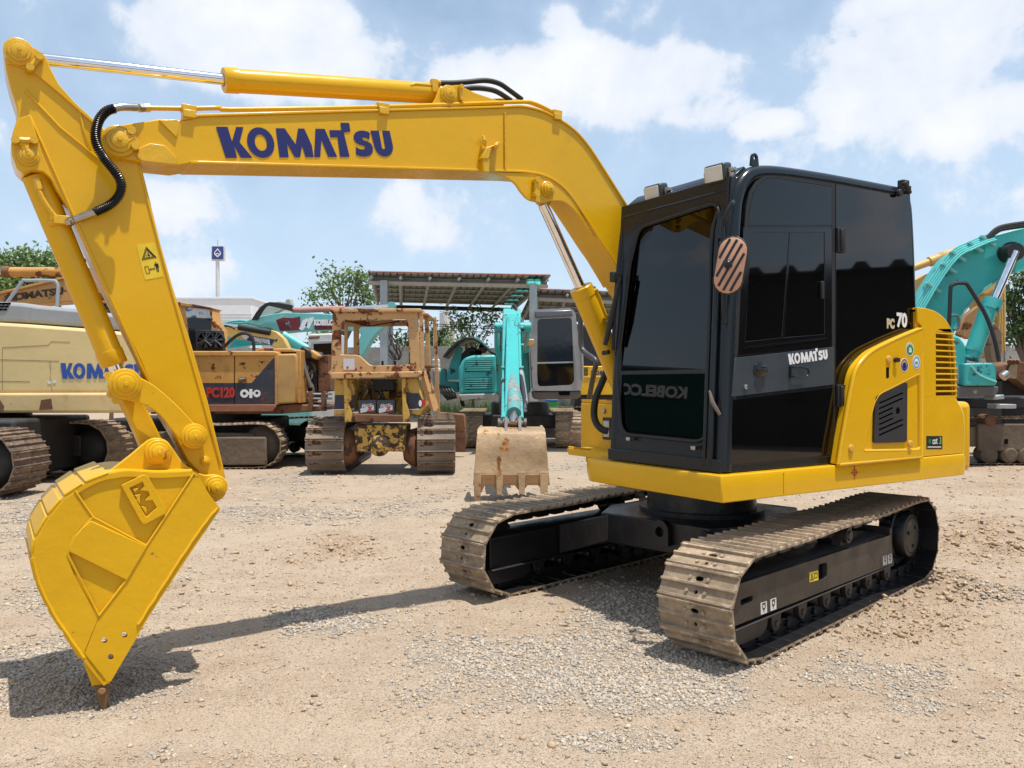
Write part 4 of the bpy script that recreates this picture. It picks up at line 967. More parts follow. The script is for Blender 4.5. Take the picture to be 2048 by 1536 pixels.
# left side: door and quarter panel, all gloss black
def c5(l): return [(1440 + x / 2.134, 300 + y / 2.134) for x, y in l]
YD = -.004
def slab(name, pts, y0, y1, mat, parent, bev=.003, holes=(), rnd=0, smooth=40):
    p = UL(c5(pts), -y0); p = rpoly(p, rnd) if rnd else p
    b = MB(); b.plate(p, [UL(c5(h), -y0) for h in holes], y0, y1); return b.build(name, mat, parent, bevel=bev, smooth=smooth)
dpts = [(42, 1352), (58, 880), (80, 560), (104, 330), (112, 240), (128, 175), (155, 132), (195, 106), (240, 104), (491, 144), (491, 1309)]
doorm = slab('door', dpts, -.008, -.035, CABG, frame, .004)
slab('door_seal', dpts, -.0055, -.012, RUB, doorm, 0, [[(58, 1338), (74, 880), (96, 560), (119, 335), (126, 248), (140, 186), (163, 146), (198, 120), (240, 118), (478, 156), (478, 1296)]])
slab('fixed_pane', [(120, 322), (128, 246), (142, 186), (166, 147), (198, 122), (240, 120), (478, 157), (478, 322)], -.006, -.012, GLB, doorm, .002, (), 0)
win = slab('window_frame', [(100, 332), (478, 332), (478, 842), (76, 878)], -.004, -.012, paint('satin_black', (.004, .004, .0045), .12, bumpy=0), doorm, .002, [[(133, 352), (297, 352), (264, 800), (108, 818)], [(306, 352), (446, 352), (446, 786), (273, 800)]])
slab('window_pane', [(128, 348), (300, 348), (266, 806), (103, 824)], -.0068, -.0079, GLB, win, 0); slab('window_pane', [(302, 348), (450, 348), (450, 790), (268, 806)], -.007, -.011, GLB, win, 0)
slab('window_track', [(104, 842), (455, 800), (455, 806), (104, 848)], .0, -.006, GLB, win, .001)
b = MB(); p = UP(*c5([(432, 598)])[0], 0); b.box(p.x - .012, p.x + .012, -.006, .016, p.z - .055, p.z + .055); b.build('window_latch', RUB, win, bevel=.005)
band = slab('door_band', [(64, 888), (487, 840), (488, 1000), (50, 1053)], .002, -.012, paint('slate_paint', (.036, .046, .055), .38, bumpy=.05), doorm, .003)
slab('lower_panel', [(50, 1066), (486, 1012), (486, 1300), (47, 1342)], -.002, -.012, GLB, doorm, .003)
p = UP(*c5([(170, 938)])[0], 0); b = MB(); b.ball((p.x, .004, p.z), (.062, .016, .046), 20, 10); hd = b.build('door_handle', GLB, doorm)
b = MB(); b.ball((p.x, .020, p.z), (.05, .012, .012), 14, 8); b.build('handle_grip', GLB, hd)
p = UP(*c5([(107, 1011)])[0], 0); b = MB(); b.lathe((p.x, .001, p.z), (0, 1, 0), [(0, .015), (.008, .015), (.011, .011)], 14); b.build('lock', STEEL, doorm)
b = MB(); lp = [UP(*c5([q_])[0], 0) for q_ in ((297, 928), (297, 926), (345, 928), (357, 935), (361, 948), (357, 962), (345, 969), (300, 966))]; lp = [Vector((v.x, .03, v.z)) for v in lp]; lp[0].y = 0; lp.append(Vector((lp[-1].x, 0, lp[-1].z))); b.tube(lp, .0065, 8, 2)
v = UP(*c5([(297, 947)])[0], 0); b.box(v.x - .008, v.x + .008, 0, .008, v.z - .035, v.z + .035); b.build('door_stay', CABG, doorm)
for (x, y, hh) in ((512, 385, 52), (512, 1050, 48)):
    p, q_ = UP(*c5([(x, y - hh)])[0], 0), UP(*c5([(x, y + hh)])[0], 0); b = MB(); b.box(p.x - .045, p.x + .035, -.01, .012, q_.z, p.z); b.cyl((p.x, .014, q_.z + .01), (p.x, .014, p.z - .01), .016, None, 10); b.build('hinge', RUB, doorm, bevel=.004)
quarter = slab('quarter_panel', [(494, 146), (812, 186), (822, 420), (836, 800), (840, 1290), (494, 1315)], -.007, -.03, GLB, frame, .003)
e0, e1 = UP(*c5([(291, 917)])[0], 0), UP(*c5([(459, 893)])[0], 0); s = (e1 - e0).length / 6.78
M = frame3(e0, e1 - e0, (0, 0, 1)); M.translation = Vector((e0.x, .0032, e0.z)); link('lettering', wordmark_mesh('lettering', WHT, .0005), doorm, M @ Matrix.Diagonal((s, s * 1.15, 1, 1)))
utext('70', 1805.5, 641.5, 0, 27, WHT, quarter, .006, lift=-.0062, sx=.98); utext('PC', 1783, 648, 0, 18, CREAMP, quarter, .006, lift=-.0062, sx=.86)
# roof furniture
def fw(px, py, out):                                  # photo point at a distance in front of the front face
    O = UC + UF * (out - .05); dx = (px - CX) / F; Y = O.dot(UF) / (dx * UF.x + UF.y); w_ = (Vector((dx * Y, Y)) - UC).dot(UR)
    return Vector((out - .05, -w_, EYE + (HZ - py) / F * Y))
def lamp(px, py, out, yaw):
    o = fw(px, py, out); Mx = Matrix.Translation(o) @ Matrix.Rotation(yaw, 4, 'Z') @ Matrix.Rotation(R(12), 4, 'Y')
    b = MB(); b.box(-.085, .0, -.075, .075, -.055, .055, Mx); hd = b.build('work_lamp', paint('lamp_shell', (.035, .04, .042), .4), frame, bevel=.018, seg=3)
    b = MB(); b.box(.001, .009, -.062, .062, -.043, .043, Mx); b.build('lamp_lens', flat('lens', (.56, .55, .49), .2), hd, bevel=.008)
    b = MB(); b.box(-.06, -.03, -.095, -.080, -.07, .02, Mx); b.box(-.06, -.03, .080, .095, -.07, .02, Mx); b.box(-.07, -.02, -.095, .095, -.08, -.066, Mx)
    b.cyl(Mx @ Vector((-.045, .09, 0)), Mx @ Vector((-.045, .12, .005)), .012, None, 8); b.cyl(Mx @ Vector((-.045, 0, -.12)), Mx @ Vector((-.045, 0, -.07)), .01, None, 8)
    b.build('lamp_bracket', STEEL, hd)
lamp(1428, 348, -.06, R(6)); lamp(1304, 387, -.10, R(4))
b = MB(); p = UP(1509, 326, .05); pts = [(p.x - .035, p.z - .02), (p.x + .035, p.z - .02), (p.x + .028, p.z + .03)] + [(p.x + .028 * math.cos(a), p.z + .03 + .028 * math.sin(a)) for a in np.linspace(0, math.pi, 8)][1:-1] + [(p.x - .028, p.z + .03)]
b.plate(pts, [circ(p.x, p.z + .03, .014, 10)], -.045, -.06); b.build('lifting_eye', CABG, frame)
b = MB(); p = UP(1803, 378, 0)
b.box(p.x - .05, p.x + .02, -.02, .03, p.z - .02, p.z + .06); b.cyl((p.x - .05, .03, p.z - .03), (p.x + .02, .03, p.z + .04), .018, None, 8); b.cyl((p.x + .05, .0, p.z - .035), (p.x + .05, .03, p.z - .035), .025, None, 10); b.box(p.x - .09, p.x - .05, -.02, .02, p.z - .02, p.z + .03)
b.build('door_catch', RUB, frame, bevel=.006)
# grab rail and mirror on the front pillar
b = MB(); b.tube([fw(1467, 404, -.03), fw(1464, 408, .03), fw(1450, 436, .05), fw(1445, 447, .05), fw(1445, 500, .05), fw(1446, 560, .05), fw(1448, 640, .03), fw(1449, 640, -.0)], .014, 10, 3); b.build('grab_rail', CABG, frame)
mc = fw(1461, 531, .14); nrm = Vector((.80, .58, 0)).normalized(); ex = Vector((-nrm.y, nrm.x, 0)); upv = (Vector((0, 0, 1)) + ex * .17).normalized()
ex = ex - upv * ex.dot(upv); MM = frame3(mc, ex, upv)
m_ = lambda u, v, h: tuple(MM @ Vector((u, v, h)))
def stad(rx, h, n=10): return [(rx * math.cos(a), h + rx * math.sin(a)) for a in np.linspace(0, math.pi, n)] + [(rx * math.cos(a), -h + rx * math.sin(a)) for a in np.linspace(math.pi, 2 * math.pi, n)]
b = MB(); b.plate(stad(.083, .078), [], -.012, .006, m_); mir = b.build('mirror', RUB, frame, bevel=.004)
b = MB(); b.prism(stad(.075, .078), .0062, .018, m_, stad(.058, .072)); mb_ = b.build('mirror_back', flat('copper_plate', (.50, .27, .17), .35), mir)
b = MB()
for k in range(-3, 4):                                # dark diagonal stripes clipped to the oval
    pts = []
    for v in np.linspace(-.16, .16, 33):
        u = k * .037 + v * .36
        lim = .068 if abs(v) <= .078 else math.sqrt(max(0, .068 ** 2 - (abs(v) - .078) ** 2))
        if abs(u) < lim - .003: pts.append((u, v))
    if len(pts) > 1: b.prism(stroke(pts, .014), .0172, .0195, m_)
b.build('mirror_stripe', flat('stripe_black', (.012, .006, .012), .5), mir)
b = MB(); b.tube([fw(1445, 492, .05), fw(1441, 485, .09), fw(1447, 505, .13), fw(1449, 525, .17)], .010, 8, 3); b.ball(tuple(MM @ Vector((-.01, 0, .035))), .024, 10, 8); p = fw(1438, 495, .05); b.box(p.x - .02, p.x + .02, p.y - .012, p.y + .012, p.z - .05, p.z + .05); b.build('mirror_arm', CABG, mir)
# wiper, latch and catches at the far pillar
b = MB(); b.tube([fw(1240, 555, .02), fw(1222, 640, .04), fw(1210, 690, .05)], [.012, .02, .016], 8); b.tube([fw(1206, 706, .03), fw(1218, 704, .02)], .016, 8); b.tube([fw(1243, 470, .0), fw(1232, 580, .015), fw(1226, 700, .0)], .012, 8, 3); b.build('wiper', RUB, frame)
b = MB(); p = fw(1230, 554, .02); b.box(p.x - .03, p.x + .03, p.y - .025, p.y + .02, p.z - .035, p.z + .035); b.build('pillar_catch', RUB, frame, bevel=.008)
b = MB(); b.tube([fw(1419, 782, .02), fw(1425, 805, .04), fw(1440, 830, .01)], [.008, .014, .01], 8); b.build('step_hook', flat('dull_bronze', (.12, .09, .07), .5), frame)
for (x, y) in ((1256, 878), (1386, 896)): b = MB(); p = fw(x, y, .05); b.box(p.x - .03, p.x + .005, p.y - .018, p.y + .018, p.z - .012, p.z + .012); b.build('glass_clip', STEEL, frame, bevel=.004)
# right-hand tool locker, step, rail, hoses at the boom foot
def pw(px, py, t):                                    # photo point on a cross plane t = const
    O = UC + UF * t; dx = (px - CX) / F; Y = O.dot(UF) / (dx * UF.x + UF.y); return Vector((t, -((Vector((dx * Y, Y)) - UC).dot(UR)), EYE + (HZ - py) / F * Y))
a0, a1 = pw(1161, 805, -.5), pw(1216, 888, -.5)
b = MB(); b.box(-1.3, -.5, a0.y, a0.y + .46, .98, a0.z); tb = b.build('tool_locker', YEL, root, MU, bevel=.012)
b = MB(); b.box(-1.28, -.505, a0.y + .01, a0.y + .45, a0.z + .001, a0.z + .014)
for i in range(22): b.box(-.53, -.50, a0.y + .012 + i * .02, a0.y + .022 + i * .02, a0.z + .014, a0.z + .026)
b.build('tread_plate', YELD, tb)
b = MB(); p = pw(1208, 858, -.498); b.box(-.5, -.492, p.y - .012, p.y + .09, p.z - .08, p.z + .09); b.build('lamp_recess', RUB, tb, bevel=.01); b = MB(); b.box(-.495, -.488, p.y + .0, p.y + .07, p.z - .06, p.z + .065); b.build('headlamp', flat('lens2', (.5, .48, .4), .2), tb, bevel=.01)
b = MB(); p = pw(1209, 822, -.5); b.ball((-.5, p.y, p.z), .022, 10, 8); b.build('knob', STEEL, tb)
a0, a1 = pw(1136, 896, -.28), pw(1210, 916, -.28); b = MB(); b.box(-.55, -.28, a0.y, a0.y + .55, a1.z - .01, a0.z)
for i in range(12): b.box(-.30, -.28, a0.y + i * .022, a0.y + .011 + i * .022, a0.z, a0.z + .014)
b.box(-.6, -.35, a0.y + .13, a0.y + .6, a1.z - .06, a1.z - .011); b.build('step', YEL, root, MU, bevel=.006)
b = MB(); b.tube([pw(1178, 800, -.6), pw(1186, 755, -.6), pw(1192, 725, -.6), pw(1184, 715, -.6), pw(1170, 705, -.6), pw(1162, 690, -.6), pw(1161, 640, -.6), pw(1160, 600, -.6)], .022, 10, 3); b.build('hand_rail', paint('rail_grey', (.05, .05, .055), .35), root, MU)
b = MB(); b.tube([pw(1214, 740, -.35), pw(1204, 765, -.3), pw(1192, 795, -.25), pw(1188, 825, -.25), pw(1192, 845, -.25), pw(1203, 858, -.27), pw(1216, 862, -.3)], .026, 12, 4); b.build('hose', RUB, root, MU)

# ---- undercarriage
b = MB(); cx_ = MT.inverted() @ (MU @ Vector((-1.2, -1.2, 0))); cx_ = Vector((-1.36, -1.16, 0))
b.cyl((cx_.x, cx_.y, .56), (cx_.x, cx_.y, .82), .40, .39, 40); b.cyl((cx_.x, cx_.y, .55), (cx_.x, cx_.y, .585), .455, None, 40); tt = b.build('turntable', FRM, root, MT)
def loft(b, A_, B_):
    n = len(A_); b.add(A_ + B_, [tuple(range(n)), tuple(range(2 * n - 1, n - 1, -1))] + [(i, (i + 1) % n, (i + 1) % n + n, i + n) for i in range(n)])
b = MB(); b.prism([(cx_.x + .62, cx_.y - .45), (cx_.x + .62, cx_.y + .45), (cx_.x + .3, cx_.y + .62), (cx_.x - .3, cx_.y + .62), (cx_.x - .62, cx_.y + .45), (cx_.x - .62, cx_.y - .45), (cx_.x - .3, cx_.y - .62), (cx_.x + .3, cx_.y - .62)], .34, .555, lambda u, v, h: (u, v, h))
for sy in (1, -1):
    for sx in (1, -1):
        x0, y0 = cx_.x + sx * .42, cx_.y + sy * .40; x1, y1 = cx_.x + sx * .50, cx_.y + sy * .78
        A_ = [(x0 - .2, y0 + sy * .1, .35), (x0 + .2, y0 - sy * .02, .35), (x0 + .2, y0 - sy * .02, .545), (x0 - .2, y0 + sy * .1, .545)]
        B_ = [(x1 - .22, y1, .21), (x1 + .22, y1, .21), (x1 + .22, y1, .435), (x1 - .22, y1, .435)]
        loft(b, A_, B_)
cb = b.build('chassis', FRM, root, MT, bevel=.01)
b = MB(); p = Vector((cx_.x + .63, cx_.y + .1, .46)); b.plate([(p.y - .07, .40), (p.y + .07, .40)] + [(p.y + .07 * math.cos(a), .50 + .07 * math.sin(a)) for a in np.linspace(0, math.pi, 9)], [circ(p.y, .49, .035, 12)], p.x, p.x + .045, lambda u, v, h: (h, u, v)); b.build('towing_lug', FRM, cb)
XF, ZF, RF_, XR, ZR, RR_ = -.085, .305, .278, -2.60, .325, .295
shoe = shoe_mesh('track_shoe', .45, .177, SHOE); lnk = link_mesh('chain_link', .177, FRM)
PRINT = flat('paper_label', (.62, .61, .58), .6)
for v0, near in ((0.0, True), (1.87, False)):
    yc = -(v0 + .225); sgn = 1 if near else -1
    ys = lambda v: yc + sgn * (.225 - v)            # v measured from the camera-ward edge for both
    ys = lambda v: -(v0 + v)
    mat = FRMB if near else FRM
    b = MB(); sec = [(.085, .205), (.085, .415), (.11, .437), (.2, .452), (.36, .437), (.385, .41), (.385, .205)]
    loft(b, [(.05, ys(v), z) for v, z in sec], [(-2.07, ys(v), z - .01) for v, z in sec])
    b.box(-2.13, .055, ys(.055), ys(.40), .193, .206)
    b.box(-2.10, -2.07, ys(.06), ys(.39), .20, .47); b.prism([(.06, .20), (-.38, .20), (-.36, .12), (-.3, .085), (.02, .085)], ys(.1), ys(.13)); b.prism([(.06, .20), (-.38, .20), (-.36, .12), (-.3, .085), (.02, .085)], ys(.32), ys(.35))
    tf = b.build('track_frame', mat, root, MT, bevel=.012)
    if near:                                          # side plate with its lightening slots
        pl = [T(1464, 1172, .06), T(1780, 1070, .06), T(1786, 1127, .06), T(1467, 1252, .06)]
        c6 = lambda l: [T(1280 + x / 3.2, 940 + y / 3.2, .06) for x, y in l]
        h1 = rpoly(c6([(638, 830), (718, 800), (718, 838), (640, 868)]), .02, 3); h2 = rpoly(c6([(1138, 603), (1193, 590), (1193, 690), (1140, 712)]), .02, 3)
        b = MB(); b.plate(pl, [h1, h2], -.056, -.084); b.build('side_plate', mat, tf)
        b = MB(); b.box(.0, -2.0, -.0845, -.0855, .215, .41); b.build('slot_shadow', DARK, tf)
        for pts, m_ in (([(766, 850), (806, 838), (808, 912), (768, 926)], PRINT), ([(828, 828), (866, 815), (868, 888), (830, 902)], PRINT), ([(1550, 552), (1575, 545), (1577, 602), (1551, 611)], PRINT), ([(1582, 543), (1606, 535), (1608, 592), (1583, 600)], PRINT), ([(1078, 655), (1134, 640), (1136, 703), (1080, 718)], DECY)):
            b = MB(); b.prism(c6(pts), -.0545, -.0555); lb = b.build('label_plate', m_, tf)
            (x0, z0), (x1, z1), (x2, z2), (x3, z3) = c6(pts); b = MB(); mx_, mz_ = (x0 + x2) / 2, (z0 + z2) / 2; hw, hh = abs(x1 - x0) / 2, abs(z2 - z1) / 2
            mm = lambda u, v, h: (mx_ - u, h, mz_ + v)
            if m_ is DECY:
                b.plate([(-hw * .85, -hh * .6), (-hw * .05, -hh * .6), (-hw * .45, hh * .6)], [[(-hw * .65, -hh * .4), (-hw * .25, -hh * .4), (-hw * .45, hh * .2)]], -.0535, -.0543, mm); b.plate([(hw * .1, -hh * .5), (hw * .8, -hh * .5), (hw * .8, hh * .5), (hw * .1, hh * .5)], [[(hw * .2, -hh * .35), (hw * .7, -hh * .35), (hw * .7, hh * .35), (hw * .2, hh * .35)]], -.0535, -.0543, mm)
            else:
                b.plate(circ(0, hh * .25, hw * .55, 10), [circ(0, hh * .25, hw * .35, 8)], -.0535, -.0543, mm); b.plate([(-hw * .1, -hh * .75), (hw * .1, -hh * .75), (hw * .1, 0), (-hw * .1, 0)], [], -.0535, -.0543, mm)
                b.plate([(-hw * .6, hh * .72), (hw * .6, hh * .72), (hw * .6, hh * .85), (-hw * .6, hh * .85)], [], -.0535, -.0543, mm)
            b.build('label_print', BLK, lb)
    b = MB()
    for i in range(6):
        x = -.45 - i * .33
        b.lathe((x, ys(.13), .135), (0, -1, 0), [(0, .05), (.03, .07), (.05, .07), (.055, .055), (.13, .055), (.135, .07), (.155, .07), (.18, .05)], 18)
    b.build('bottom_rollers', mat, tf)
    b = MB()
    for i in range(6):
        x = -.45 - i * .33
        for v in (.09, .335): b.prism([(x - .06, .196), (x + .06, .196), (x + .05, .12), (x + .02, .085), (x - .02, .085), (x - .05, .12)], ys(v), ys(v + .035)); b.cyl((x, ys(v - .008), .125), (x, ys(v + .04), .125), .022, None, 10)
    b.build('roller_bracket', FRMB if near else FRM, tf, bevel=.005)
    b = MB(); b.lathe((-1.42, ys(.08), .50), (0, -1, 0), [(0, .03), (.0, .05), (.05, .055), (.08, .05), (.1, .07), (.2, .07), (.22, .04)], 18); b.prism([(-1.49, .43), (-1.35, .43), (-1.37, .52), (-1.47, .52)], ys(.11), ys(.17)); b.lathe((-1.42, ys(.08), .50), (0, 1, 0), [(0, .035), (.012, .03)], 12); b.build('carrier_roller', mat, tf)
    b = MB(); b.lathe((XF, ys(.13), ZF), (0, -1, 0), [(0, .07), (.02, .18), (.04, .19), (.045, .205), (.075, .21), (.08, .235), (.11, .235), (.115, .21), (.15, .205), (.155, .19), (.19, .07)], 30); b.build('idler', mat, tf)
    b = MB(); n_ = 21
    prof_ = []
    for i in range(n_ * 4): a = 2 * math.pi * i / (n_ * 4); r_ = .232 if i % 4 in (0, 1) else .205; prof_.append((XR + r_ * math.cos(a), ZR + r_ * math.sin(a)))
    b.prism(prof_, ys(.195), ys(.245)); b.build('sprocket', mat, tf)
    b = MB(); s1 = 1 if near else -1; o_ = .06 if near else .39
    b.lathe((XR + .02, ys(.24), ZR + .02), (0, s1, 0), [(0, .19), (.06, .19), (.07, .175), (.13, .172), (.145, .16), (.15, .135), (.145, .132), (.15, .128), (.155, .02)], 34)
    dr = b.build('final_drive', FRM, tf)
    if near:
        b = MB()
        for a in (20, 140, 260): b.cyl((XR + .02 + .08 * math.cos(R(a)), -.085, ZR + .02 + .08 * math.sin(R(a))), (XR + .02 + .08 * math.cos(R(a)), -.08, ZR + .02 + .08 * math.sin(R(a))), .014, None, 8)
        b.build('drain_plug', RUB, dr)
    lay_shoes(tf, loop_pts(XF, ZF, RF_, XR, ZR, RR_), 39, shoe, lnk, yc, .25 if near else .6, None, .012)
# ================================================================ the yard behind
CREAM = paint('cream_paint', (.66, .51, .235), .42, var=.05, wear=.05, wscale=1.3, dirt=.22, dirtcol=(.30, .20, .10), bumpy=.06)
CREAMR = paint('cream_rusty', (.60, .44, .20), .5, wear=.30, wscale=1.4, wearcol=(.16, .07, .035), dirt=.3, dirtcol=(.28, .17, .08), bumpy=.08)
GREYH = paint('hood_grey', (.30, .31, .32), .4, dirt=.3, dirtcol=(.20, .17, .13), streak=.5, var=.08)
OLDY = paint('old_yellow', (.52, .265, .065), .55, wear=.27, wscale=2.6, dirt=.3, dirtcol=(.22, .12, .05), bumpy=.1)
OLDT = paint('old_tan', (.46, .245, .075), .55, wear=.26, wscale=2.2, dirt=.3, dirtcol=(.15, .08, .04), bumpy=.1)
DOZ = paint('dozer_orange', (.52, .305, .13), .55, wear=.44, wscale=3.2, wearcol=(.14, .045, .02), dirt=.3, dirtcol=(.28, .13, .05), bumpy=.12)
DOZY = paint('dozer_yellow', (.53, .32, .06), .5, wear=.32, wscale=4, wearcol=(.12, .05, .02), dirt=.3, dirtcol=(.2, .11, .05), bumpy=.1)
SPECK = paint('flaking_yellow', (.50, .30, .05), .6, wear=.62, wscale=9, wearcol=(.05, .03, .02), dirt=.3, dirtcol=(.16, .09, .04), bumpy=.2)
NAVY = paint('navy_band', (.022, .026, .045), .5, wear=.12, wscale=4, dirt=.45, dirtcol=(.10, .085, .075))
TEAL = paint('teal_paint', (.035, .37, .355), .4, wear=.10, wscale=3, wearcol=(.05, .05, .045), dirt=.18, dirtcol=(.06, .16, .15), bumpy=.06)
TEALW = paint('teal_worn', (.045, .38, .365), .42, wear=.24, wscale=4, wearcol=(.02, .09, .13), dirt=.2, dirtcol=(.03, .14, .15), bumpy=.08)
TEALP = paint('teal_faded', (.16, .44, .43), .5, wear=.08, wscale=4, wearcol=(.3, .33, .32), dirt=.3, dirtcol=(.12, .25, .25), bumpy=.05)
SILV = paint('silver_paint', (.30, .30, .30), .4, wear=.08, wscale=4, wearcol=(.08, .07, .06), dirt=.3, dirtcol=(.22, .19, .15), metal=.3)
RUST = paint('rust', (.17, .075, .035), .75, var=.25, wear=.3, wscale=5, wearcol=(.07, .03, .02), bumpy=.2)
BUCK = paint('bucket_worn', (.40, .275, .155), .5, var=.28, wear=.26, wscale=4, wearcol=(.27, .125, .045), dirt=.4, dirtcol=(.40, .31, .20), bumpy=.25, metal=.2)
MUD = paint('muddy_frame', (.12, .088, .062), .8, var=.2, dirt=.5, dirtcol=(.19, .14, .09), bumpy=.3)
DKF = paint('dark_frame', (.022, .020, .019), .6, var=.2, dirt=.3, dirtcol=(.07, .055, .04))
GREYST = paint('galvanised', (.36, .38, .39), .45, metal=.4, dirt=.2, dirtcol=(.2, .18, .15))
DGL = paint('dark_glass', (.006, .008, .010), .05, bumpy=0)
BGL = paint('blue_glass', (.012, .018, .026), .08, bumpy=.02, dirt=.2, dirtcol=(.06, .07, .08))
WPLT = paint('white_panel', (.56, .56, .55), .5, dirt=.25, dirtcol=(.34, .31, .27), streak=.4)

class Site:
    """one machine or structure of the yard: an Empty at its base with its parts measured in the world"""
    def __init__(s, name, base, label, cat, group=None):
        s.o = empty(name, base, 0, label, cat, group); s.M = Matrix.Translation(-Vector(base))
    def put(s, name, b, mat, bevel=0, parent=None, smooth=40, M=None, label=None):
        o = b.build(name, mat, parent or s.o, (s.M if parent is None else Matrix()) if M is None else M, bevel, smooth)
        if label: o['label'] = label
        return o
    def poly(s, name, pts, Y, d, mat, bevel=.01, holes=(), parent=None, rnd=0, smooth=40):
        b = MB(); p = XZ(pts, Y); p = rpoly(p, rnd) if rnd else p
        if holes: b.plate(p, [XZ(h, Y) for h in holes], Y, Y + d)
        else: b.prism(p, Y, Y + d)
        return s.put(name, b, mat, bevel, parent, smooth)
    def tube(s, name, pts, r, mat, sm=0, n=8, parent=None):
        b = MB(); b.tube([P(*p) for p in pts], r, n, sm); return s.put(name, b, mat, 0, parent)
    def cyl(s, name, p0, p1, r, mat, r1=None, n=16, parent=None):
        b = MB(); b.cyl(P(*p0), P(*p1), r, r1, n); return s.put(name, b, mat, 0, parent)
    def text(s, txt, px, py, Y, hpx, mat, parent, rot=0, sx=1.0, bold=0., name='lettering', yaw=0):
        me = text_mesh(txt, hpx * Y / F * 1.4, mat, bold * Y / 15, .002, name, 'CENTER', sx)
        return link(name, me, parent, Matrix.Translation(P(px, py, Y)) @ Matrix.Rotation(yaw, 4, 'Z') @ Matrix.Rotation(R(rot), 4, 'Y') @ Matrix.Rotation(R(90), 4, 'X'))
    def mark(s, px0, px1, py, Y, mat, parent, rot=0, tall=1.0):
        k = (px1 - px0) / F * Y / 6.78
        return link('lettering', wordmark_mesh('lettering', mat, .002), parent, Matrix.Translation(P(px0, py, Y)) @ Matrix.Rotation(R(rot), 4, 'Y') @ Matrix.Rotation(R(90), 4, 'X') @ Matrix.Diagonal((k, k * tall, 1, 1)))
    def track(s, at, yaw, L, r, w, n, mat=SHOEO, fmat=MUD, ng=3, gh=.03, pads=True, show=None):
        """crawler with its front wheel centre over `at`, running back along the yaw heading"""
        pitch = (2 * L + 2 * math.pi * r) / n
        key = ('shoe', round(w, 2), round(pitch, 3), mat.name, ng)
        if key not in MATS: MATS[key] = shoe_mesh('track_shoe', w, pitch, mat, gh, False, ng)
        Mx = s.M @ Matrix.Translation(Vector(at)) @ Matrix.Rotation(yaw, 4, 'Z'); rp = r - gh
        b = MB(); b.prism([(-r * .2, r * .72), (-r * .2, r * 1.5), (-L * .5, r * 1.58), (-L + r * .5, r * 1.5), (-L + r * .5, r * .72)], -w * .34, w * .34)
        tf = s.put('track_frame', b, fmat, .02, None, 40, Mx)
        for x, nm in ((0, 'idler'), (-L, 'sprocket')):
            b = MB(); b.lathe((x, -w * .30, r), (0, 1, 0), [(0, r * .35), (w * .08, r * .62), (w * .16, r * .70), (w * .2, r * .80), (w * .4, r * .80), (w * .44, r * .70), (w * .52, r * .62), (w * .6, r * .35)], 22); b.build(nm, fmat, tf)
        b = MB()
        for i in range(6): x = -L * (.12 + .76 * i / 5); b.lathe((x, -w * .3, r * .42), (0, 1, 0), [(0, r * .16), (w * .1, r * .26), (w * .5, r * .26), (w * .6, r * .16)], 12)
        b.build('bottom_rollers', fmat, tf)
        lay_shoes(tf, loop_pts(0, r, rp, -L, r, rp, .04), n, MATS[key], None, 0, random.random(), show, .03)
        return tf

# ---- cream excavator on the left
s = Site('excavator', (-8.4, 12.0, 0), 'large faded cream excavator with grey hood and blue lettering behind the yellow bucket', 'excavator', 'tracked excavators')
Y = 11.9
body = s.poly('body', [(-190, 640), (0, 645), (52, 648), (172, 657), (248, 664), (285, 690), (300, 740), (302, 786), (-190, 786)], Y, 1.0, CREAM, .05)
skt = s.poly('skirt', [(-190, 786), (306, 785), (306, 812), (290, 826), (-190, 826)], Y - .05, 1.05, CREAMR, .04)
s.poly('hood', [(-190, 600), (0, 603), (42, 605), (77, 610), (155, 617), (234, 628), (247, 646), (249, 662), (172, 655), (52, 646.5), (-190, 638)], Y + .1, .95, GREYH, .06)
for i in range(4):
    for j in range(3): s.poly('vent_slot', [(-14 + i * 9 - j * 3, 605 + j * 6), (-7 + i * 9 - j * 3, 605 + j * 6), (-9 + i * 9 - j * 3, 609 + j * 6), (-16 + i * 9 - j * 3, 609 + j * 6)], Y + .09, .03, DARK, 0)
s.tube('hand_rail', [(14, 606, Y + .7), (44, 564, Y + .7), (52, 561, Y + .7), (104, 561, Y + .7), (113, 565, Y + .7), (116, 575, Y + .7), (114, 614, Y + .7)], .026, GREYST, 2)
for pl in ([(5, 695), (5, 780)], [(5, 695), (98, 690), (102, 683), (140, 684)], [(0, 719), (118, 722)], [(100, 752), (104, 782)], [(0, 762), (60, 763)], [(100, 722), (102, 750)]):
    s.tube('panel_seam', [(x, y, Y + .001) for x, y in pl], .005, paint('seam_dark', (.20, .13, .06), .8), 0, 4)
s.mark(121, 290, 757.5, Y - .006, flat('faded_blue', (.02, .075, .33), .5), body, 0, 1.25)
for (x, y) in ((98, 765), (108, 764)): s.poly('paper_scrap', [(x - 3, y - 3), (x + 3, y - 2), (x + 4, y + 2), (x - 2, y + 3)], Y - .006, .004, WHT, 0)
for q_ in ([(-60, 800), (0, 800), (8, 812), (6, 824), (-60, 824)], [(82, 800), (102, 797), (105, 818), (78, 820)]): s.poly('bare_patch', q_, Y - .056, .008, RUST, 0)
b = MB(); b.cyl((-8.6, 12.6, .75), (-8.6, 12.6, 1.1), .9, None, 24); s.put('turntable', b, DKF)
b = MB(); b.box(-10.5, -7.0, 11.25, 13.3, .14, .98); s.put('chassis', b, DKF, .05)  # box enlarged so its near-black mass stands in for the shadow under the body
vis = lambda x, z: x > -1.9
s.track((-6.80, 10.65, 0), 0, 3.3, .45, .80, 46, SHOEO, DKF, 3, .035, True, vis)
s.track((-6.80, 13.05, 0), 0, 3.3, .45, .80, 46, SHOE, DKF, 3, .035, True, lambda x, z: x > -3.4)

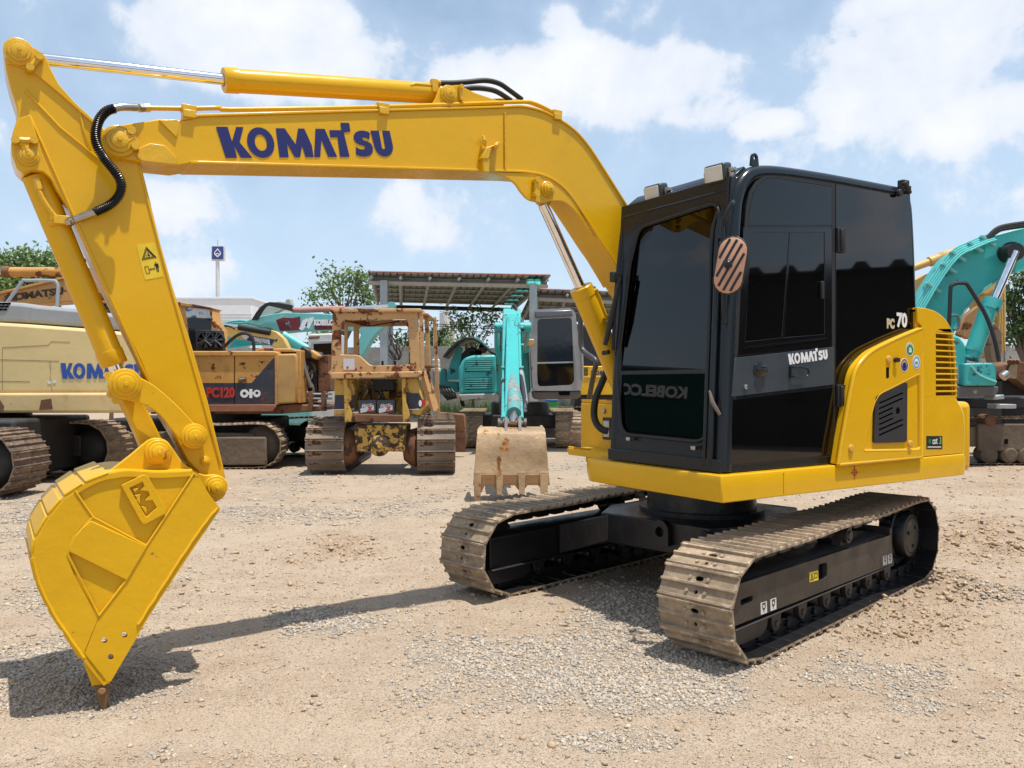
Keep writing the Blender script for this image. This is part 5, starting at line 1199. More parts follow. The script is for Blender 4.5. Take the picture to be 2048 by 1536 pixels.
# ---- old boom behind the cream machine
s = Site('excavator', (-10.2, 17.5, 0), 'weathered tan excavator boom with dark serif lettering above the cream machine', 'excavator', 'tracked excavators')
Y = 17.0
bm_ = s.poly('boom', [(-90, 612), (0, 587), (89, 566), (128, 556), (150, 546), (173, 535), (190, 538), (197, 548), (215, 582), (220, 600), (200, 600), (140, 603), (90, 606.5), (0, 614), (-90, 640)], Y, .55, OLDT, .02)
s.poly('boom_flange', [(-90, 608), (0, 583), (89, 562), (128, 553), (128, 557), (89, 567), (0, 588), (-90, 613)], Y - .06, .7, OLDT, .01)
cy = s.cyl('arm_cylinder', (8, 544, Y + .2), (128, 544, Y + .2), .105, OLDY); s.cyl('cylinder_gland', (8, 544, Y + .2), (22, 544, Y + .2), .13, RUST, parent=cy); s.cyl('piston_rod', (-80, 542, Y + .2), (9, 544, Y + .2), .055, CHROME, parent=cy)
s.text('KOMATSU', 70, 589.5, Y - .006, 13, paint('faded_black', (.045, .03, .02), .7), bm_, -7.5, 1.35, .008)
b = MB(); p = P(0, 640, Y); b.box(p.x - 3.2, p.x + 3.6, Y - .3, Y + 2, .95, 1.6); s.put('body', b, OLDT, .05)
s.tube('hose', [(165, 540, Y), (172, 518, Y), (188, 522, Y), (196, 540, Y)], .03, RUB, 3)
s.track((-8.0, Y + .2, 0), 0, 3, .42, .6, 40, SHOEO, DKF, 3, .03, True, lambda x, z: x > -.5 and False)

# ---- tan and navy excavator with its engine bare
s = Site('excavator', (-5.2, 14.9, 0), 'rusty orange excavator with navy side stripe, exposed engine and twin cooling fans', 'excavator', 'tracked excavators')
Y = 14.2
bd = s.poly('body', [(300, 704), (552, 704), (552, 808), (300, 810)], Y, 2.2, OLDY, .025)
s.poly('lid', [(300, 702), (550, 702), (550, 712), (300, 712)], Y - .04, 2.0, OLDY, .02)
st = s.poly('stripe', [(300, 766), (503, 766), (547, 716), (551, 716), (551, 807), (300, 808)], Y - .004, .003, NAVY, 0, parent=None)
rp_ = s.poly('rear_panel', [(553, 708), (590, 707), (594, 714), (594, 806), (553, 808)], Y - .02, 1.6, paint('pale_ochre', (.46, .27, .085), .55, wear=.06, dirt=.45, dirtcol=(.30, .19, .09), streak=.4), .03)
s.poly('corner_post', [(549, 704), (556, 706), (556, 810), (549, 810)], Y - .03, .1, OLDT, .012)
for x in (469,): s.poly('panel_seam', [(x - .7, 713), (x + .7, 713), (x + .7, 808), (x - .7, 808)], Y - .007, .003, DARK, 0)
s.poly('rail', [(300, 810), (549, 809), (552, 813), (545, 823), (300, 824)], Y - .06, .3, paint('faded_red', (.26, .10, .06), .6, dirt=.3), .01)
s.poly('base', [(300, 822), (592, 808), (640, 812), (640, 822), (560, 828), (300, 828)], Y + .1, 2.2, RUST, .02)
s.text('PC120', 441, 786, Y - .012, 19, RED, st, 0, .78, .012)
b = MB()                                              # white emblem on the stripe
for q_, h_ in ((circ(489, 787, 8.5, 16), [circ(489, 787, 3.5, 10)]), (circ(514, 787, 7.5, 16), [circ(514, 786, 3.2, 10)])): b.plate(XZ(q_, Y), [XZ(h, Y) for h in h_], Y - .010, Y - .006)
for q_ in ([(499, 778), (505, 778), (505, 796), (499, 796)], [(494, 784), (510, 784), (510, 789), (494, 789)]): b.prism(XZ(q_, Y), Y - .0121 if q_[0][0] == 499 else Y - .0111, Y - .006)
s.put('emblem', b, WHT)
s.poly('latch', [(476, 756), (492, 754), (493, 764), (477, 766)], Y - .02, .03, RUST, .005); s.poly('latch_bar', [(478, 757), (490, 755.5), (490, 758), (478, 760)], Y - .03, .03, GREYST, .003)
cab = s.poly('cab', [(330, 606), (362, 607), (424, 617), (428, 640), (440, 660), (440, 704), (330, 704)], Y + .25, .40, OLDY, .03)
s.poly('cab_window', [(374, 638), (380, 635), (416, 638), (422, 645), (424, 702), (381, 702)], Y + .24, .03, DGL, 0)
s.poly('sign_board', [(371, 614), (419, 619), (421, 637), (372, 634)], Y + .235, .02, paint('torn_poster', (.55, .57, .58), .6, wear=.36, wscale=9, wearcol=(.05, .14, .26)), .003)
s.poly('cab_roof', [(330, 603), (362, 604), (424, 615), (424, 618), (330, 609)], Y + .2, .5, OLDT, .02)
fan = s.poly('radiator', [(390, 659), (442, 661), (446, 702), (392, 702)], Y + .05, .16, RUB, .015)
for i, x in enumerate((413.5, 433.5)):
    p = P(x, 681, Y + .05); b = MB(); b.lathe((p.x, p.y + .01, p.z), (0, -1, 0), [(0, .15), (.06, .155), (.065, .145), (.01, .14)], 22); fs = s.put('fan_shroud', b, RUB, M=Matrix(), parent=fan)
    b = MB()
    for k in range(7):
        a = k * 2 * math.pi / 7; q0 = Vector((math.cos(a), 0, math.sin(a))); q1 = Vector((math.cos(a + .5), 0, math.sin(a + .5))); c = Vector((p.x, p.y - .055, p.z))
        b.add([c + q0 * .03, c + q1 * .03, c + q1 * .135 + Vector((0, .03, 0)), c + q0 * .135 + Vector((0, -.005, 0)), c + q0 * .03 + Vector((0, .004, 0)), c + q1 * .03 + Vector((0, .004, 0)), c + q1 * .135 + Vector((0, .034, 0)), c + q0 * .135], [(0, 1, 2, 3), (7, 6, 5, 4), (0, 4, 5, 1), (1, 5, 6, 2), (2, 6, 7, 3), (3, 7, 4, 0)])
    b.cyl((p.x, p.y - .075, p.z), (p.x, p.y - .02, p.z), .04, None, 12); s.put('fan_blades', b, paint('fan_plastic', (.03, .03, .032), .4), M=Matrix(), parent=fan)
    b = MB()
    for a in (80, 200, 320): b.tube([(p.x, p.y - .08, p.z), (p.x + .15 * math.cos(R(a)), p.y - .07, p.z + .15 * math.sin(R(a)))], .008, 5)
    s.put('fan_guard', b, flat('guard_grey', (.09, .09, .09), .4), M=Matrix(), parent=fan)
s.tube('hose', [(446, 697, Y + .2), (462, 680, Y + .2), (480, 668, Y + .2), (496, 668, Y + .2), (506, 680, Y + .2), (508, 703, Y + .2)], .03, RUB, 4)
s.tube('hose', [(437, 702, Y + .1), (442, 680, Y + .1), (436, 662, Y + .1)], .022, RUB, 3)
s.poly('lid_plate', [(505, 704), (520, 696), (586, 697), (594, 704)], Y + .3, .8, OLDT, .02)
eng = s.poly('engine_block', [(604, 704), (622, 700), (634, 722), (634, 800), (606, 802)], Y + .5, .9, paint('oily_black', (.035, .03, .028), .55, wear=.3, wearcol=(.14, .09, .06), wscale=7, bumpy=.5), .03)
s.poly('end_frame', [(592, 700), (601, 700), (604, 806), (594, 806)], Y + .05, 1.2, OLDY, .015)
s.poly('radiator_frame', [(634, 712), (658, 709), (660, 782), (636, 785)], Y + .5, .5, RUST, .02)
s.poly('exhaust', [(598, 700), (604, 690), (622, 700), (628, 716), (610, 722)], Y + .35, .3, RUB, .04)
s.poly('manifold', [(620, 698), (630, 704), (640, 712), (634, 720), (622, 716)], Y + .3, .25, OLDY, .03)
rr_ = random.Random(3)
for k in range(16):
    x0, y0 = rr_.uniform(603, 632), rr_.uniform(716, 795); s.tube('engine_pipe', [(x0, y0, Y + .45), (x0 + rr_.uniform(-8, 8), y0 + rr_.uniform(4, 18), Y + .38), (x0 + rr_.uniform(-10, 10), y0 + rr_.uniform(14, 34), Y + .44)], rr_.uniform(.010, .024), rr_.choice([RUB, STEEL, RUST, OLDY, GREYST]), 3, 6)
s.tube('engine_pipe', [(604, 714, Y + .3), (612, 745, Y + .28), (622, 775, Y + .3)], .035, paint('hose_grey', (.16, .14, .12), .6), 3)
for x in (620, 646): s.poly('ladder_post', [(x - 4, 784), (x + 5, 782), (x + 5, 822), (x - 4, 822)], Y - .05, .1, RUST, .008)
for y in (788, 797, 812): s.tube('ladder_rung', [(621, y, Y), (664, y, Y)], .018, GREYST)
b = MB(); b.cyl((-5.6, 15.2, .7), (-5.6, 15.2, 1.0), .8, None, 24); s.put('turntable', b, DKF); b = MB(); b.box(-7.4, -4.5, 14.6, 16.2, .15, .85); s.put('chassis', b, DKF, .05)  # dark box added to imitate the shade between body and tracks
s.track((-4.42, 14.2, 0), R(3), 2.9, .41, .56, 42, SHOE, MUD, 3, .03, True, lambda x, z: x > -1.6)
s.track((-4.15, 16.6, 0), R(3), 2.9, .41, .56, 42, SHOEO, DKF, 3, .03, True, lambda x, z: x > -1.9)
s.poly('track_cover', [(330, 873), (532, 874), (534, 930), (330, 932)], 13.9, .06, MUD, .03)

# ---- small excavator booms behind it
s = Site('mini_excavator', (-6.6, 19.6, 0), 'small pale yellow excavator boom with slanted blue name plate behind the rusty engine deck', 'excavator', 'tracked excavators')
Y = 19.0
bm_ = s.poly('boom', [(418, 640), (430, 646), (470, 655), (517, 666), (532, 664), (542, 660), (552, 663), (567, 677), (577, 697), (582, 720), (566, 720), (560, 700), (540, 691), (500, 683), (458, 674), (430, 668)], Y, .3, paint('pale_yellow', (.58, .40, .11), .45, wear=.08, dirt=.2), .015)
pl_ = s.poly('name_plate', [(493, 681), (501, 671), (550, 679), (542, 691)], Y - .01, .008, flat('plate_blue', (.015, .03, .13), .4), 0)
s.text('YANMAR', 521, 681.5, Y - .025, 8.0, WHT, bm_, 9, .80, .012)
s.poly('name_plate', [(483, 674), (490, 663), (503, 668), (500, 671), (492, 680)], Y - .02, .008, WHT, 0)
s.cyl('boom_cylinder', (477, 654, Y - .1), (540, 665, Y - .1), .075, RUB); s.cyl('piston_rod', (430, 647, Y - .1), (478, 654, Y - .1), .04, CHROME)
for k in range(2): s.tube('hose', [(437, 664 - k * 6, Y - .2), (443, 656 - k * 4, Y - .2), (456, 652, Y - .2), (470, 658, Y - .2)], .02, RUB, 3)
b = MB(); p = P(500, 720, Y); b.box(p.x - 1.2, p.x + 1.4, Y, Y + 1.6, .5, 1.9); s.put('body', b, TEALP, .06)

s = Site('excavator', (-6.0, 23.6, 0), 'faded turquoise excavator boom with torn dark red band and white lettering over the white cab', 'excavator', 'tracked excavators')
Y = 23.0
bm_ = s.poly('boom', [(486, 645), (501, 638), (520, 633), (542, 628), (567, 625), (620, 626), (700, 630), (760, 640), (770, 650), (745, 676), (720, 720), (706, 716), (722, 668), (700, 660), (665, 659), (600, 662), (567, 665), (556, 665), (540, 655), (510, 650)], Y, .5, TEALP, .02)
for q_ in ([(552, 640), (566, 635), (585, 636), (600, 633), (602, 661), (560, 662)], [(626, 641), (690, 640), (690, 659), (630, 660)]): s.poly('torn_band', q_, Y - .008, .006, paint('torn_red', (.15, .012, .018), .6, wear=.25, wscale=3, wearcol=(.25, .36, .36)), 0, parent=None)
for q_ in ([(598, 658), (606, 640), (616, 636), (614, 652), (604, 661)], [(610, 652), (618, 636), (628, 634), (626, 642), (618, 658)]): s.poly('white_chevron', q_, Y - .014, .01, WHT, 0)
s.text('KOBELCO', 651, 645.5, Y - .03, 10, WHT, bm_, 0, .72, .012)
cy = s.cyl('arm_cylinder', (585, 621, Y + .1), (690, 617, Y + .1), .085, paint('pink_red', (.42, .20, .17), .5, wear=.3, wearcol=(.12, .32, .31))); s.cyl('piston_rod', (689, 617, Y + .1), (778, 612, Y + .1), .05, CHROME, parent=cy)
b = MB(); p = P(784, 611, Y + .1); b.cyl((p.x, Y, p.z), (p.x, Y + .25, p.z), .11, None, 14); s.put('rod_eye', b, TEALP)
for k in range(4): s.tube('hose', [(505 + k * 3, 640, Y - .1), (520 + k * 4, 618 - k * 2, Y - .1), (540 + k * 3, 606 + k * 2, Y - .1), (585, 612 + k * 3, Y - .1)], .03, RUB, 3)
s.poly('arm', [(513, 640), (517, 612), (540, 606), (556, 602), (570, 604), (572, 598), (580, 597), (584, 612), (566, 618), (545, 628), (530, 634)], Y + .3, .3, paint('dirty_white', (.42, .42, .38), .6, wear=.15), .02)
s.poly('boom', [(420, 655), (440, 644), (470, 640), (510, 642), (545, 650), (600, 690), (625, 704), (618, 716), (560, 690), (500, 690), (430, 700)], Y + .8, .3, TEAL, .02)
s.cyl('boom_cylinder', (566, 669, Y - .2), (622, 702, Y - .2), .11, paint('bright_teal', (.12, .52, .50), .4)); 
for k in range(3): s.tube('oil_pipe', [(440, 648 + k * 4, Y + .7), (480, 641 + k * 4, Y + .7), (520, 648 + k * 4, Y + .7), (560, 664 + k * 4, Y + .7)], .025, TEALP, 3)
s.cyl('hose', (450, 700, Y + .5), (470, 672, Y + .5), .06, GREYST)
b = MB(); p = P(560, 740, Y); b.box(p.x - 2.2, p.x + 1.0, Y + .3, Y + 2.2, .6, 2.3); s.put('body', b, TEALP, .06)

s = Site('loader', (-4.6, 20.2, 0), 'dirty white machine cab with rust stains between the engine deck and the bulldozer', 'cab', None)
Y = 19.5
s.poly('cab', [(616, 668), (672, 666), (674, 760), (616, 760)], Y, 1.4, WPLT, .03, [[(625, 686), (668, 684), (668, 722), (625, 724)]])
s.poly('window_frame', [(622, 683), (670, 681), (670, 726), (622, 728)], Y - .02, .04, GREYST, .005, [[(627, 688), (666, 686), (666, 721), (627, 723)]])
s.poly('window', [(623, 684), (669, 682), (669, 725), (623, 727)], Y + .05, .02, DGL, 0); s.poly('rust_stain', [(617, 673), (640, 672), (638, 677), (618, 679)], Y - .008, .006, RUST, 0)
b = MB(); p = P(640, 760, Y); b.box(p.x - .7, p.x + .7, Y - .2, Y + 1.6, .3, 1.56); s.put('body', b, WPLT, .04)

# ---- the bulldozer, seen from behind
s = Site('bulldozer', (-2.1, 14.0, 0), 'rusty orange bulldozer seen from behind, open cab and two batteries on its back', 'bulldozer')
Y = 13.0; D = lambda l: [(580 + x / 3.94, 580 + y / 3.94) for x, y in l]
rear = s.poly('cab', D([(335, 172), (1005, 165), (1030, 640), (320, 655)]), Y, .08, DOZ, .012, [D(rpoly([(398, 240), (930, 228), (946, 588), (635, 597), (545, 512), (398, 508)], [40, 40, 12, 30, 30, 8]))])
s.poly('cab_front', D([(430, 240), (945, 235), (955, 640), (420, 650)]), Y + 1.25, .06, DOZ, .01, [D(rpoly([(540, 290), (930, 282), (938, 590), (545, 595)], 25)), D([(452, 290), (500, 288), (500, 500), (448, 500)])])
b = MB()
for (xa, ya, xb, yb) in ((338, 172, 432, 240), (1002, 166, 948, 236), (322, 650, 422, 648), (1028, 638, 956, 640)):   # the four long rails of the cab
    p, q = P(580 + xa / 3.94, 580 + ya / 3.94, Y), P(580 + xb / 3.94, 580 + yb / 3.94, Y + 1.3); b.tube([p, q], .045, 4)
fr_ = s.put('cab_rail', b, DOZ)
p0, p1 = P(665, 622, Y), P(837, 620, Y)
b = MB(); b.box(p0.x - .03, p1.x + .05, Y - .06, Y + 1.5, p0.z - .02, p0.z + .035); b.box(p1.x - .02, p1.x + .14, Y + .05, Y + 1.55, p0.z - .05, p0.z - .0201); s.put('roof', b, DOZ, .012)
xs_ = p1.x + .01
for (yy, xt, xb, zb) in ((Y + .06, 0, .05, 1.72), (Y + .5, .02, .10, 1.72), (Y + .62, .02, .10, 1.7), (Y + 1.3, .05, .2, .75)):
    b = MB(); b.box(-.03, .03, -.035, .035, 0, 1); o = s.put('cab_post', b, DOZ, 0, None, 40, s.M @ Matrix.Translation((xs_ + xb, yy, zb)) @ Matrix(((1, 0, xt - xb, 0), (0, 1, 0, 0), (0, 0, p0.z - zb, 0), (0, 0, 0, 1))))
s.poly('belt', D([(318, 650), (1030, 640), (1040, 660), (1000, 688), (322, 700)]), Y - .1, .3, DOZ, .015)
s.poly('paper_notice', D([(420, 540), (507, 540), (510, 627), (420, 628)]), Y - .012, .01, paint('notice_paper', (.55, .52, .56), .6), 0)
b = MB(); b.box(P(718, 1, Y).x, P(800, 1, Y).x, Y + .7, Y + 1.0, 1.35, 1.75); s.put('seat', b, RUB, .05)
for (x, y) in ((765, 722), (790, 722)): s.cyl('lever', (x, y + 12, Y + .9), (x, y, Y + .9), .02, RUB)
s.poly('engine_bulkhead', D([(350, 700), (1010, 690), (1010, 960), (350, 960)]), Y + .55, .1, DOZY, .01)
for (q_, q2) in (([(355, 700), (510, 700), (505, 955), (345, 990)], [(355, 828), (508, 826), (507, 940), (348, 948)]), ([(895, 692), (1000, 690), (1065, 920), (1020, 990), (900, 960)], [(920, 815), (1015, 812), (1062, 900), (1020, 940), (918, 935)])):
    o = s.poly('side_tank', D(q_), Y + .05, .9, DOZY, .02); s.poly('dark_band', D(q2), Y + .043, .006, NAVY, 0)
    x0, x1 = (350, 508) if q_[0][0] < 500 else (918, 1020); s.poly('white_line', D([(x0, 941), (x1, 935), (x1, 941), (x0, 948)]), Y + .036, .01, WHT, 0)
s.poly('round_mark', D(circ(1026, 893, 12, 12, 26)), Y + .03, .01, WHT, 0); s.poly('red_mark', D([(1038, 865), (1066, 862), (1070, 910), (1042, 918)]), Y + .03, .01, RED, 0)
p = P(1060 / 3.94 + 580, 740, Y)
b = MB(); b.tube([P(846, 742, Y + .1), P(868, 822, Y + .15)], .05, 4); s.put('side_brace', b, DOZ); b = MB(); b.tube([P(852, 742, Y + .4), P(872, 818, Y + .4)], .05, 4); s.put('side_brace', b, DOZ)
s.tube('grab_handle', [(690, 756, Y - .1), (690, 748, Y - .16), (704, 748, Y - .16), (704, 756, Y - .1)], .014, DOZY, 2, 6)
s.tube('hose', [(722, 800, Y + .1), (730, 778, Y + .02), (750, 772, Y + .1), (764, 790, Y + .05), (770, 802, Y + .1)], .018, RUB, 3, 6)
for k in range(7): x_ = 668 + k * 27; s.cyl('frame_bolt', (x_, 735, Y - .02), (x_, 735, Y), .02, RUST, n=6)
s.tube('wire', [(690, 640, Y - .01), (735, 652, Y + .2), (762, 648, Y + .3), (800, 642, Y + .3)], .010, RUB, 4, 5)
s.poly('side_shelf', D([(1030, 590), (1110, 590), (1110, 608), (1040, 612)]), Y + .1, .8, RUST, .01)
for q_ in ([(420, 700), (450, 700), (452, 760), (482, 800), (480, 870), (455, 890), (490, 970), (480, 1040), (430, 1042), (425, 900)], [(880, 695), (910, 695), (912, 880), (945, 975), (930, 1040), (885, 1040)]): s.poly('tow_post', D(q_), Y - .06, .12, DOZY, .015)
rec_ = s.poly('engine_recess', D([(515, 700), (845, 700), (845, 870), (515, 870)]), Y + .45, .03, paint('dark_yellow', (.25, .15, .035), .6, wear=.4, wscale=5), 0)  # panel in the recess, a darker yellow than the tanks
for k in range(12):
    x0 = rr_.uniform(540, 830); y0 = rr_.uniform(705, 800); s.tube('engine_pipe', [(580 + x0 / 3.94, 580 + y0 / 3.94, Y + .4), (580 + (x0 + rr_.uniform(-40, 40)) / 3.94, 580 + (y0 + 50) / 3.94, Y + .33), (580 + (x0 + rr_.uniform(-30, 30)) / 3.94, 580 + (y0 + 110) / 3.94, Y + .4)], rr_.uniform(.012, .03), rr_.choice([RUB, DOZY, DOZY, RUST, RUB]), 3, 6)
s.poly('engine_cover', D([(650, 705), (825, 702), (830, 800), (660, 805)]), Y + .30, .1, RUB, .03)
for x0 in (536, 682):
    bt = s.poly('battery', D([(x0, 868), (x0 + 143, 866), (x0 + 142, 972), (x0 + 4, 974)]), Y - .02, .2, paint('battery_grey', (.045, .05, .058), .45), .01)
    s.poly('battery_label', D([(x0 + 18, 935), (x0 + 125, 905), (x0 + 127, 945), (x0 + 20, 970)]), Y - .025, .004, WHT, 0)
    for q_ in ([(x0 + 75, 920), (x0 + 88, 920), (x0 + 118, 956), (x0 + 105, 957)], [(x0 + 100, 918), (x0 + 112, 918), (x0 + 82, 956), (x0 + 68, 957)]): s.poly('battery_cross', D(q_), Y - .032 - (.003 if q_[0][0] > x0 + 80 else 0), .004, RED, 0)
    s.text('Advance', 580 + (x0 + 72) / 3.94, 580 + 908 / 3.94, Y - .03, 4.6, WHT, bt, -9, .9, .01)
    for k in range(3): s.cyl('battery_cap', (580 + (x0 + 30 + k * 40) / 3.94, 580 + 866 / 3.94, Y + .08), (580 + (x0 + 30 + k * 40) / 3.94, 580 + 860 / 3.94, Y + .08), .02, RUB)
s.poly('cross_beam', D([(500, 975), (890, 985), (880, 1040), (510, 1040)]), Y - .08, .2, RUST, .02)
s.poly('belly', D([(505, 1060), (910, 1065), (905, 1275), (515, 1272)]), Y - .02, .7, SPECK, .02)
for i in range(6):
    for y in (1085, 1262): s.cyl('belly_bolt', (580 + (535 + i * 66) / 3.94, 580 + y / 3.94, Y - .045), (580 + (535 + i * 66) / 3.94, 580 + y / 3.94, Y - .0), .022, RUST, n=6)
b = MB(); p = P(580 + 705 / 3.94, 580 + 1225 / 3.94, Y); b.lathe((p.x, Y + .0, p.z), (0, -1, 0), [(0, .18), (.05, .17), (.07, .10), (.12, .05)], 16); s.put('tow_hook', b, SPECK)
for sx, xw in ((-1, 455), (1, 945)):
    p = P(580 + xw / 3.94, 580 + 1250 / 3.94, Y + .1); b = MB(); b.lathe((p.x - sx * .12, Y + .35, .43), (sx, 0, 0), [(0, .22), (.1, .30), (.2, .33), (.25, .28)], 22); s.put('final_drive', b, RUST)
for sx, q0 in ((-1, 646), (1, 868)):
    X0 = (q0 - CX) / F * 12.95
    s.track((X0, 12.95 + .42, 0), R(-90 + (2 if sx < 0 else 5)), 2.7, .45, .62, 44, paint('dozer_shoe', (.22, .165, .12), .8, var=.3, wear=.3, wscale=4, wearcol=(.075, .04, .025), dirt=.4, dirtcol=(.26, .19, .12), bumpy=.4), MUD, 2, .05)
s.poly('blade', [(858, 822), (930, 828), (934, 880), (930, 905), (862, 900)], 16.2, .12, RUST, .03)

# ---- turquoise excavator facing us, its rusty bucket forward
s = Site('excavator', (.1, 19.0, 0), 'turquoise excavator facing us with silver cab, open engine hood and rusty bucket reaching forward', 'excavator', 'tracked excavators')
Y = 17.3; E_ = lambda l: [(860 + x / 3.572, 580 + y / 3.572) for x, y in l]
cab = s.poly('cab', E_(rpoly([(722, 165), (745, 140), (1010, 128), (1040, 165), (1055, 300), (1085, 420), (1085, 700), (1060, 720), (735, 720), (715, 400)], 30)), Y, 1.5, SILV, .05, [E_(rpoly([(768, 208), (1012, 198), (1026, 520), (1030, 650), (1010, 678), (780, 690), (765, 660)], 25))])
s.poly('visor', E_([(748, 150), (1015, 140), (1020, 185), (752, 200)]), Y - .05, .12, paint('visor_grey', (.10, .105, .12), .3), .03)
s.poly('windscreen', E_([(766, 205), (1014, 196), (1022, 512), (762, 517)]), Y + .03, .02, BGL, 0); s.poly('screen_bar', E_([(762, 516), (1022, 510), (1024, 520), (762, 527)]), Y + .01, .05, GREYST, 0)
s.poly('lower_windscreen', E_([(762, 528), (1028, 522), (1032, 680), (770, 694)]), Y + .03, .02, DGL, 0)
s.poly('cab_base', E_([(732, 724), (1085, 716), (1080, 760), (1050, 778), (745, 782)]), Y + .05, 1.6, paint('sooty_grey', (.11, .095, .08), .6, wear=.2), .04)
s.poly('cab_foot', E_([(920, 726), (1000, 724), (1000, 752), (924, 752)]), Y + .02, .1, DARK, .01)
s.tube('door_rail', [(1158, 640, Y - .1), (1163, 690, Y - .1), (1165, 760, Y - .1)], .03, SILV, 2)
tk = s.poly('engine_cover', E_(rpoly([(205, 560), (235, 490), (300, 466), (470, 462), (478, 740), (205, 742)], 20)), Y + .1, 1.8, TEALW, .05)
for (y0, y1, n_) in ((505, 580, 5), (630, 708, 5)):
    s.poly('grille', E_([(248, y0), (440, y0 - 4), (442, y1), (252, y1 + 4)]), Y + .09, .02, DARK, 0)
    for k in range(n_): y = y0 + 4 + k * (y1 - y0) / n_; s.poly('grille_slat', E_([(248, y), (440, y - 3), (440, y + 7), (249, y + 9)]), Y + .05, .04, TEALW, .004)
s.poly('bumper', E_([(200, 745), (470, 738), (468, 770), (440, 780), (230, 795), (205, 770)]), Y - .05, .2, paint('bumper_grey', (.30, .29, .26), .5, wear=.3), .03)
s.poly('frame_side', E_([(65, 560), (110, 560), (115, 650), (200, 655), (200, 730), (130, 740), (70, 745)]), Y + .9, .5, paint('deep_teal', (.02, .20, .19), .5, wear=.15), .02)
b = MB(); hp_ = [(88, 478), (130, 420), (190, 365), (250, 335), (310, 335), (370, 372), (430, 430), (470, 452)]; hq = [(470, 462), (425, 442), (368, 386), (308, 350), (255, 352), (200, 382), (145, 435), (105, 485)]
hd = s.poly('open_hood', E_(hp_ + hq), Y + .5, 1.3, RUB, .02)
s.poly('hood_side', E_([(110, 640), (150, 500), (200, 400), (235, 410), (225, 480), (205, 640)]), Y + .95, .05, TEAL, .01); s.poly('hood_skin', E_([(310, 336), (345, 340), (430, 418), (440, 432)]), Y + .7, 1.0, TEAL, .01)
s.poly('inner_guard', E_([(200, 560), (215, 470), (260, 420), (310, 405), (330, 420), (330, 470), (240, 490)]), Y + 1.0, .3, RUB, .02)
for k in range(5): s.tube('valve_hose', [(878 + k * 5, 770 + k, Y + .7), (884 + k * 6, 785, Y + .6), (896 + k * 4, 800 - k, Y + .7)], .025, RUB, 3)
p0 = P(1022, 640, 15.9); lamp_o = s.poly('marker_lamp', E_(rpoly([(680, 350), (745, 350), (742, 385), (720, 405), (680, 390)], 8)), Y - .3, .2, paint('lamp_orange', (.55, .30, .10), .3), .03)
Ya, Yb = 16.6, 10.75                                   # boom end high and far, arm foot low and near
s.poly('boom_foot', E_([(470, 430), (540, 420), (540, 780), (470, 740)]), Y + .2, .4, paint('deep_teal', (.02, .20, .19)), .03); s.poly('boom_foot', E_([(650, 420), (705, 440), (720, 720), (660, 780)]), Y + .2, .4, paint('deep_teal', (.02, .20, .19)), .03)
for (x, w_) in ((1000, .0), (1050, .0)):
    s.cyl('lift_cylinder', (x - 3 if x < 1020 else x, 700, Y), (x - 3 if x < 1020 else x, 652, Ya), .09, TEAL); s.cyl('cylinder_pin', (x - 10, 655, Ya), (x + 12, 655, Ya), .11, TEALW)
    s.cyl('piston_rod', (x - 1, 698, Y - .1), (x - 1, 660, Ya), .05, CHROME)
def slant(name, x0, x1, y0, y1, Y0, Y1, th, mat, **k):
    """beam leaning toward the camera between two photo rows"""
    a, b_, c, d_ = P(x0[0], y0, Y0), P(x0[1], y0, Y0), P(x1[1], y1, Y1), P(x1[0], y1, Y1); v = Vector((0, th, th * .6)); m = MB()
    m.add([a, b_, c, d_, a + v, b_ + v, c + v, d_ + v], [(0, 1, 2, 3), (7, 6, 5, 4), (0, 4, 5, 1), (1, 5, 6, 2), (2, 6, 7, 3), (3, 7, 4, 0)]); return s.put(name, m, mat, .015, **k)
slant('boom_tip', (1006, 1042), (1008, 1040), 636, 720, Ya, Ya - .5, .4, TEALW)
ar = slant('arm', (1013, 1035), (1009, 1041), 640, 842, Ya - .5, Yb, .25, TEAL)
for x0, x1 in ((1009, 1007), (1037, 1042)): s.put('arm_pipe', (lambda b: (b.tube([P(x0, 634, Ya - .45), P((x0 + x1) / 2, 735, 13.6), P(x1, 838, Yb)], .035, 8), b)[1])(MB()), TEALW)
for y, yy in ((655, 16.0), (690, 15.0), (735, 13.5), (760, 12.9)): b = MB(); p, q = P(1003, y, yy - .15), P(1047, y, yy - .15); b.tube([p, q], .03, 6); s.put('pipe_clamp', b, TEALW)
s.put('arm_cylinder', (lambda b: (b.tube([P(1023, 642, Ya - .62), P(1024, 700, 14.5)], [.11, .12], 16), b)[1])(MB()), TEALW)
s.put('bucket_cylinder', (lambda b: (b.tube([P(1026, 738, 13.2), P(1028, 828, 10.8)], [.10, .10], 16), b)[1])(MB()), paint('scraped_teal', (.10, .30, .29), .45, wear=.5, wscale=3, wearcol=(.22, .19, .17)))
s.put('piston_rod', (lambda b: (b.tube([P(1028, 828, 10.8), P(1025, 850, 10.5)], .055, 12), b)[1])(MB()), STEEL)
for pts in ([(1005, 760, 13), (1002, 800, 12), (1003, 822, 12), (1008, 760, 12.6)], [(1040, 740, 13.2), (1046, 780, 12), (1050, 820, 11.4), (1046, 790, 12)], [(1021, 640, 16.8), (1024, 618, 17), (1030, 612, 17), (1036, 640, 16.8)], [(1038, 634, 16.8), (1044, 642, 16.7), (1046, 660, 16.5)]): s.tube('hose', pts, .035, RUB, 4)
b = MB(); b.tube([P(1042, 744, 13), P(1047, 780, 12.2), P(1050, 806, 11.6)], .045, 6); s.put('link', b, GREYST)
b = MB(); b.cyl(P(998, 849, 10.55), P(1050, 849, 10.55), .055, None, 14); s.put('bucket_pin', b, paint('pin_brown', (.10, .08, .065), .5), 0)
for x in (998, 1008, 1040, 1050): b = MB(); b.cyl(P(x - 2, 849, 10.55), P(x + 3, 849, 10.55), .085, None, 14); s.put('pin_collar', b, paint('pin_brown', (.10, .08, .065), .5))
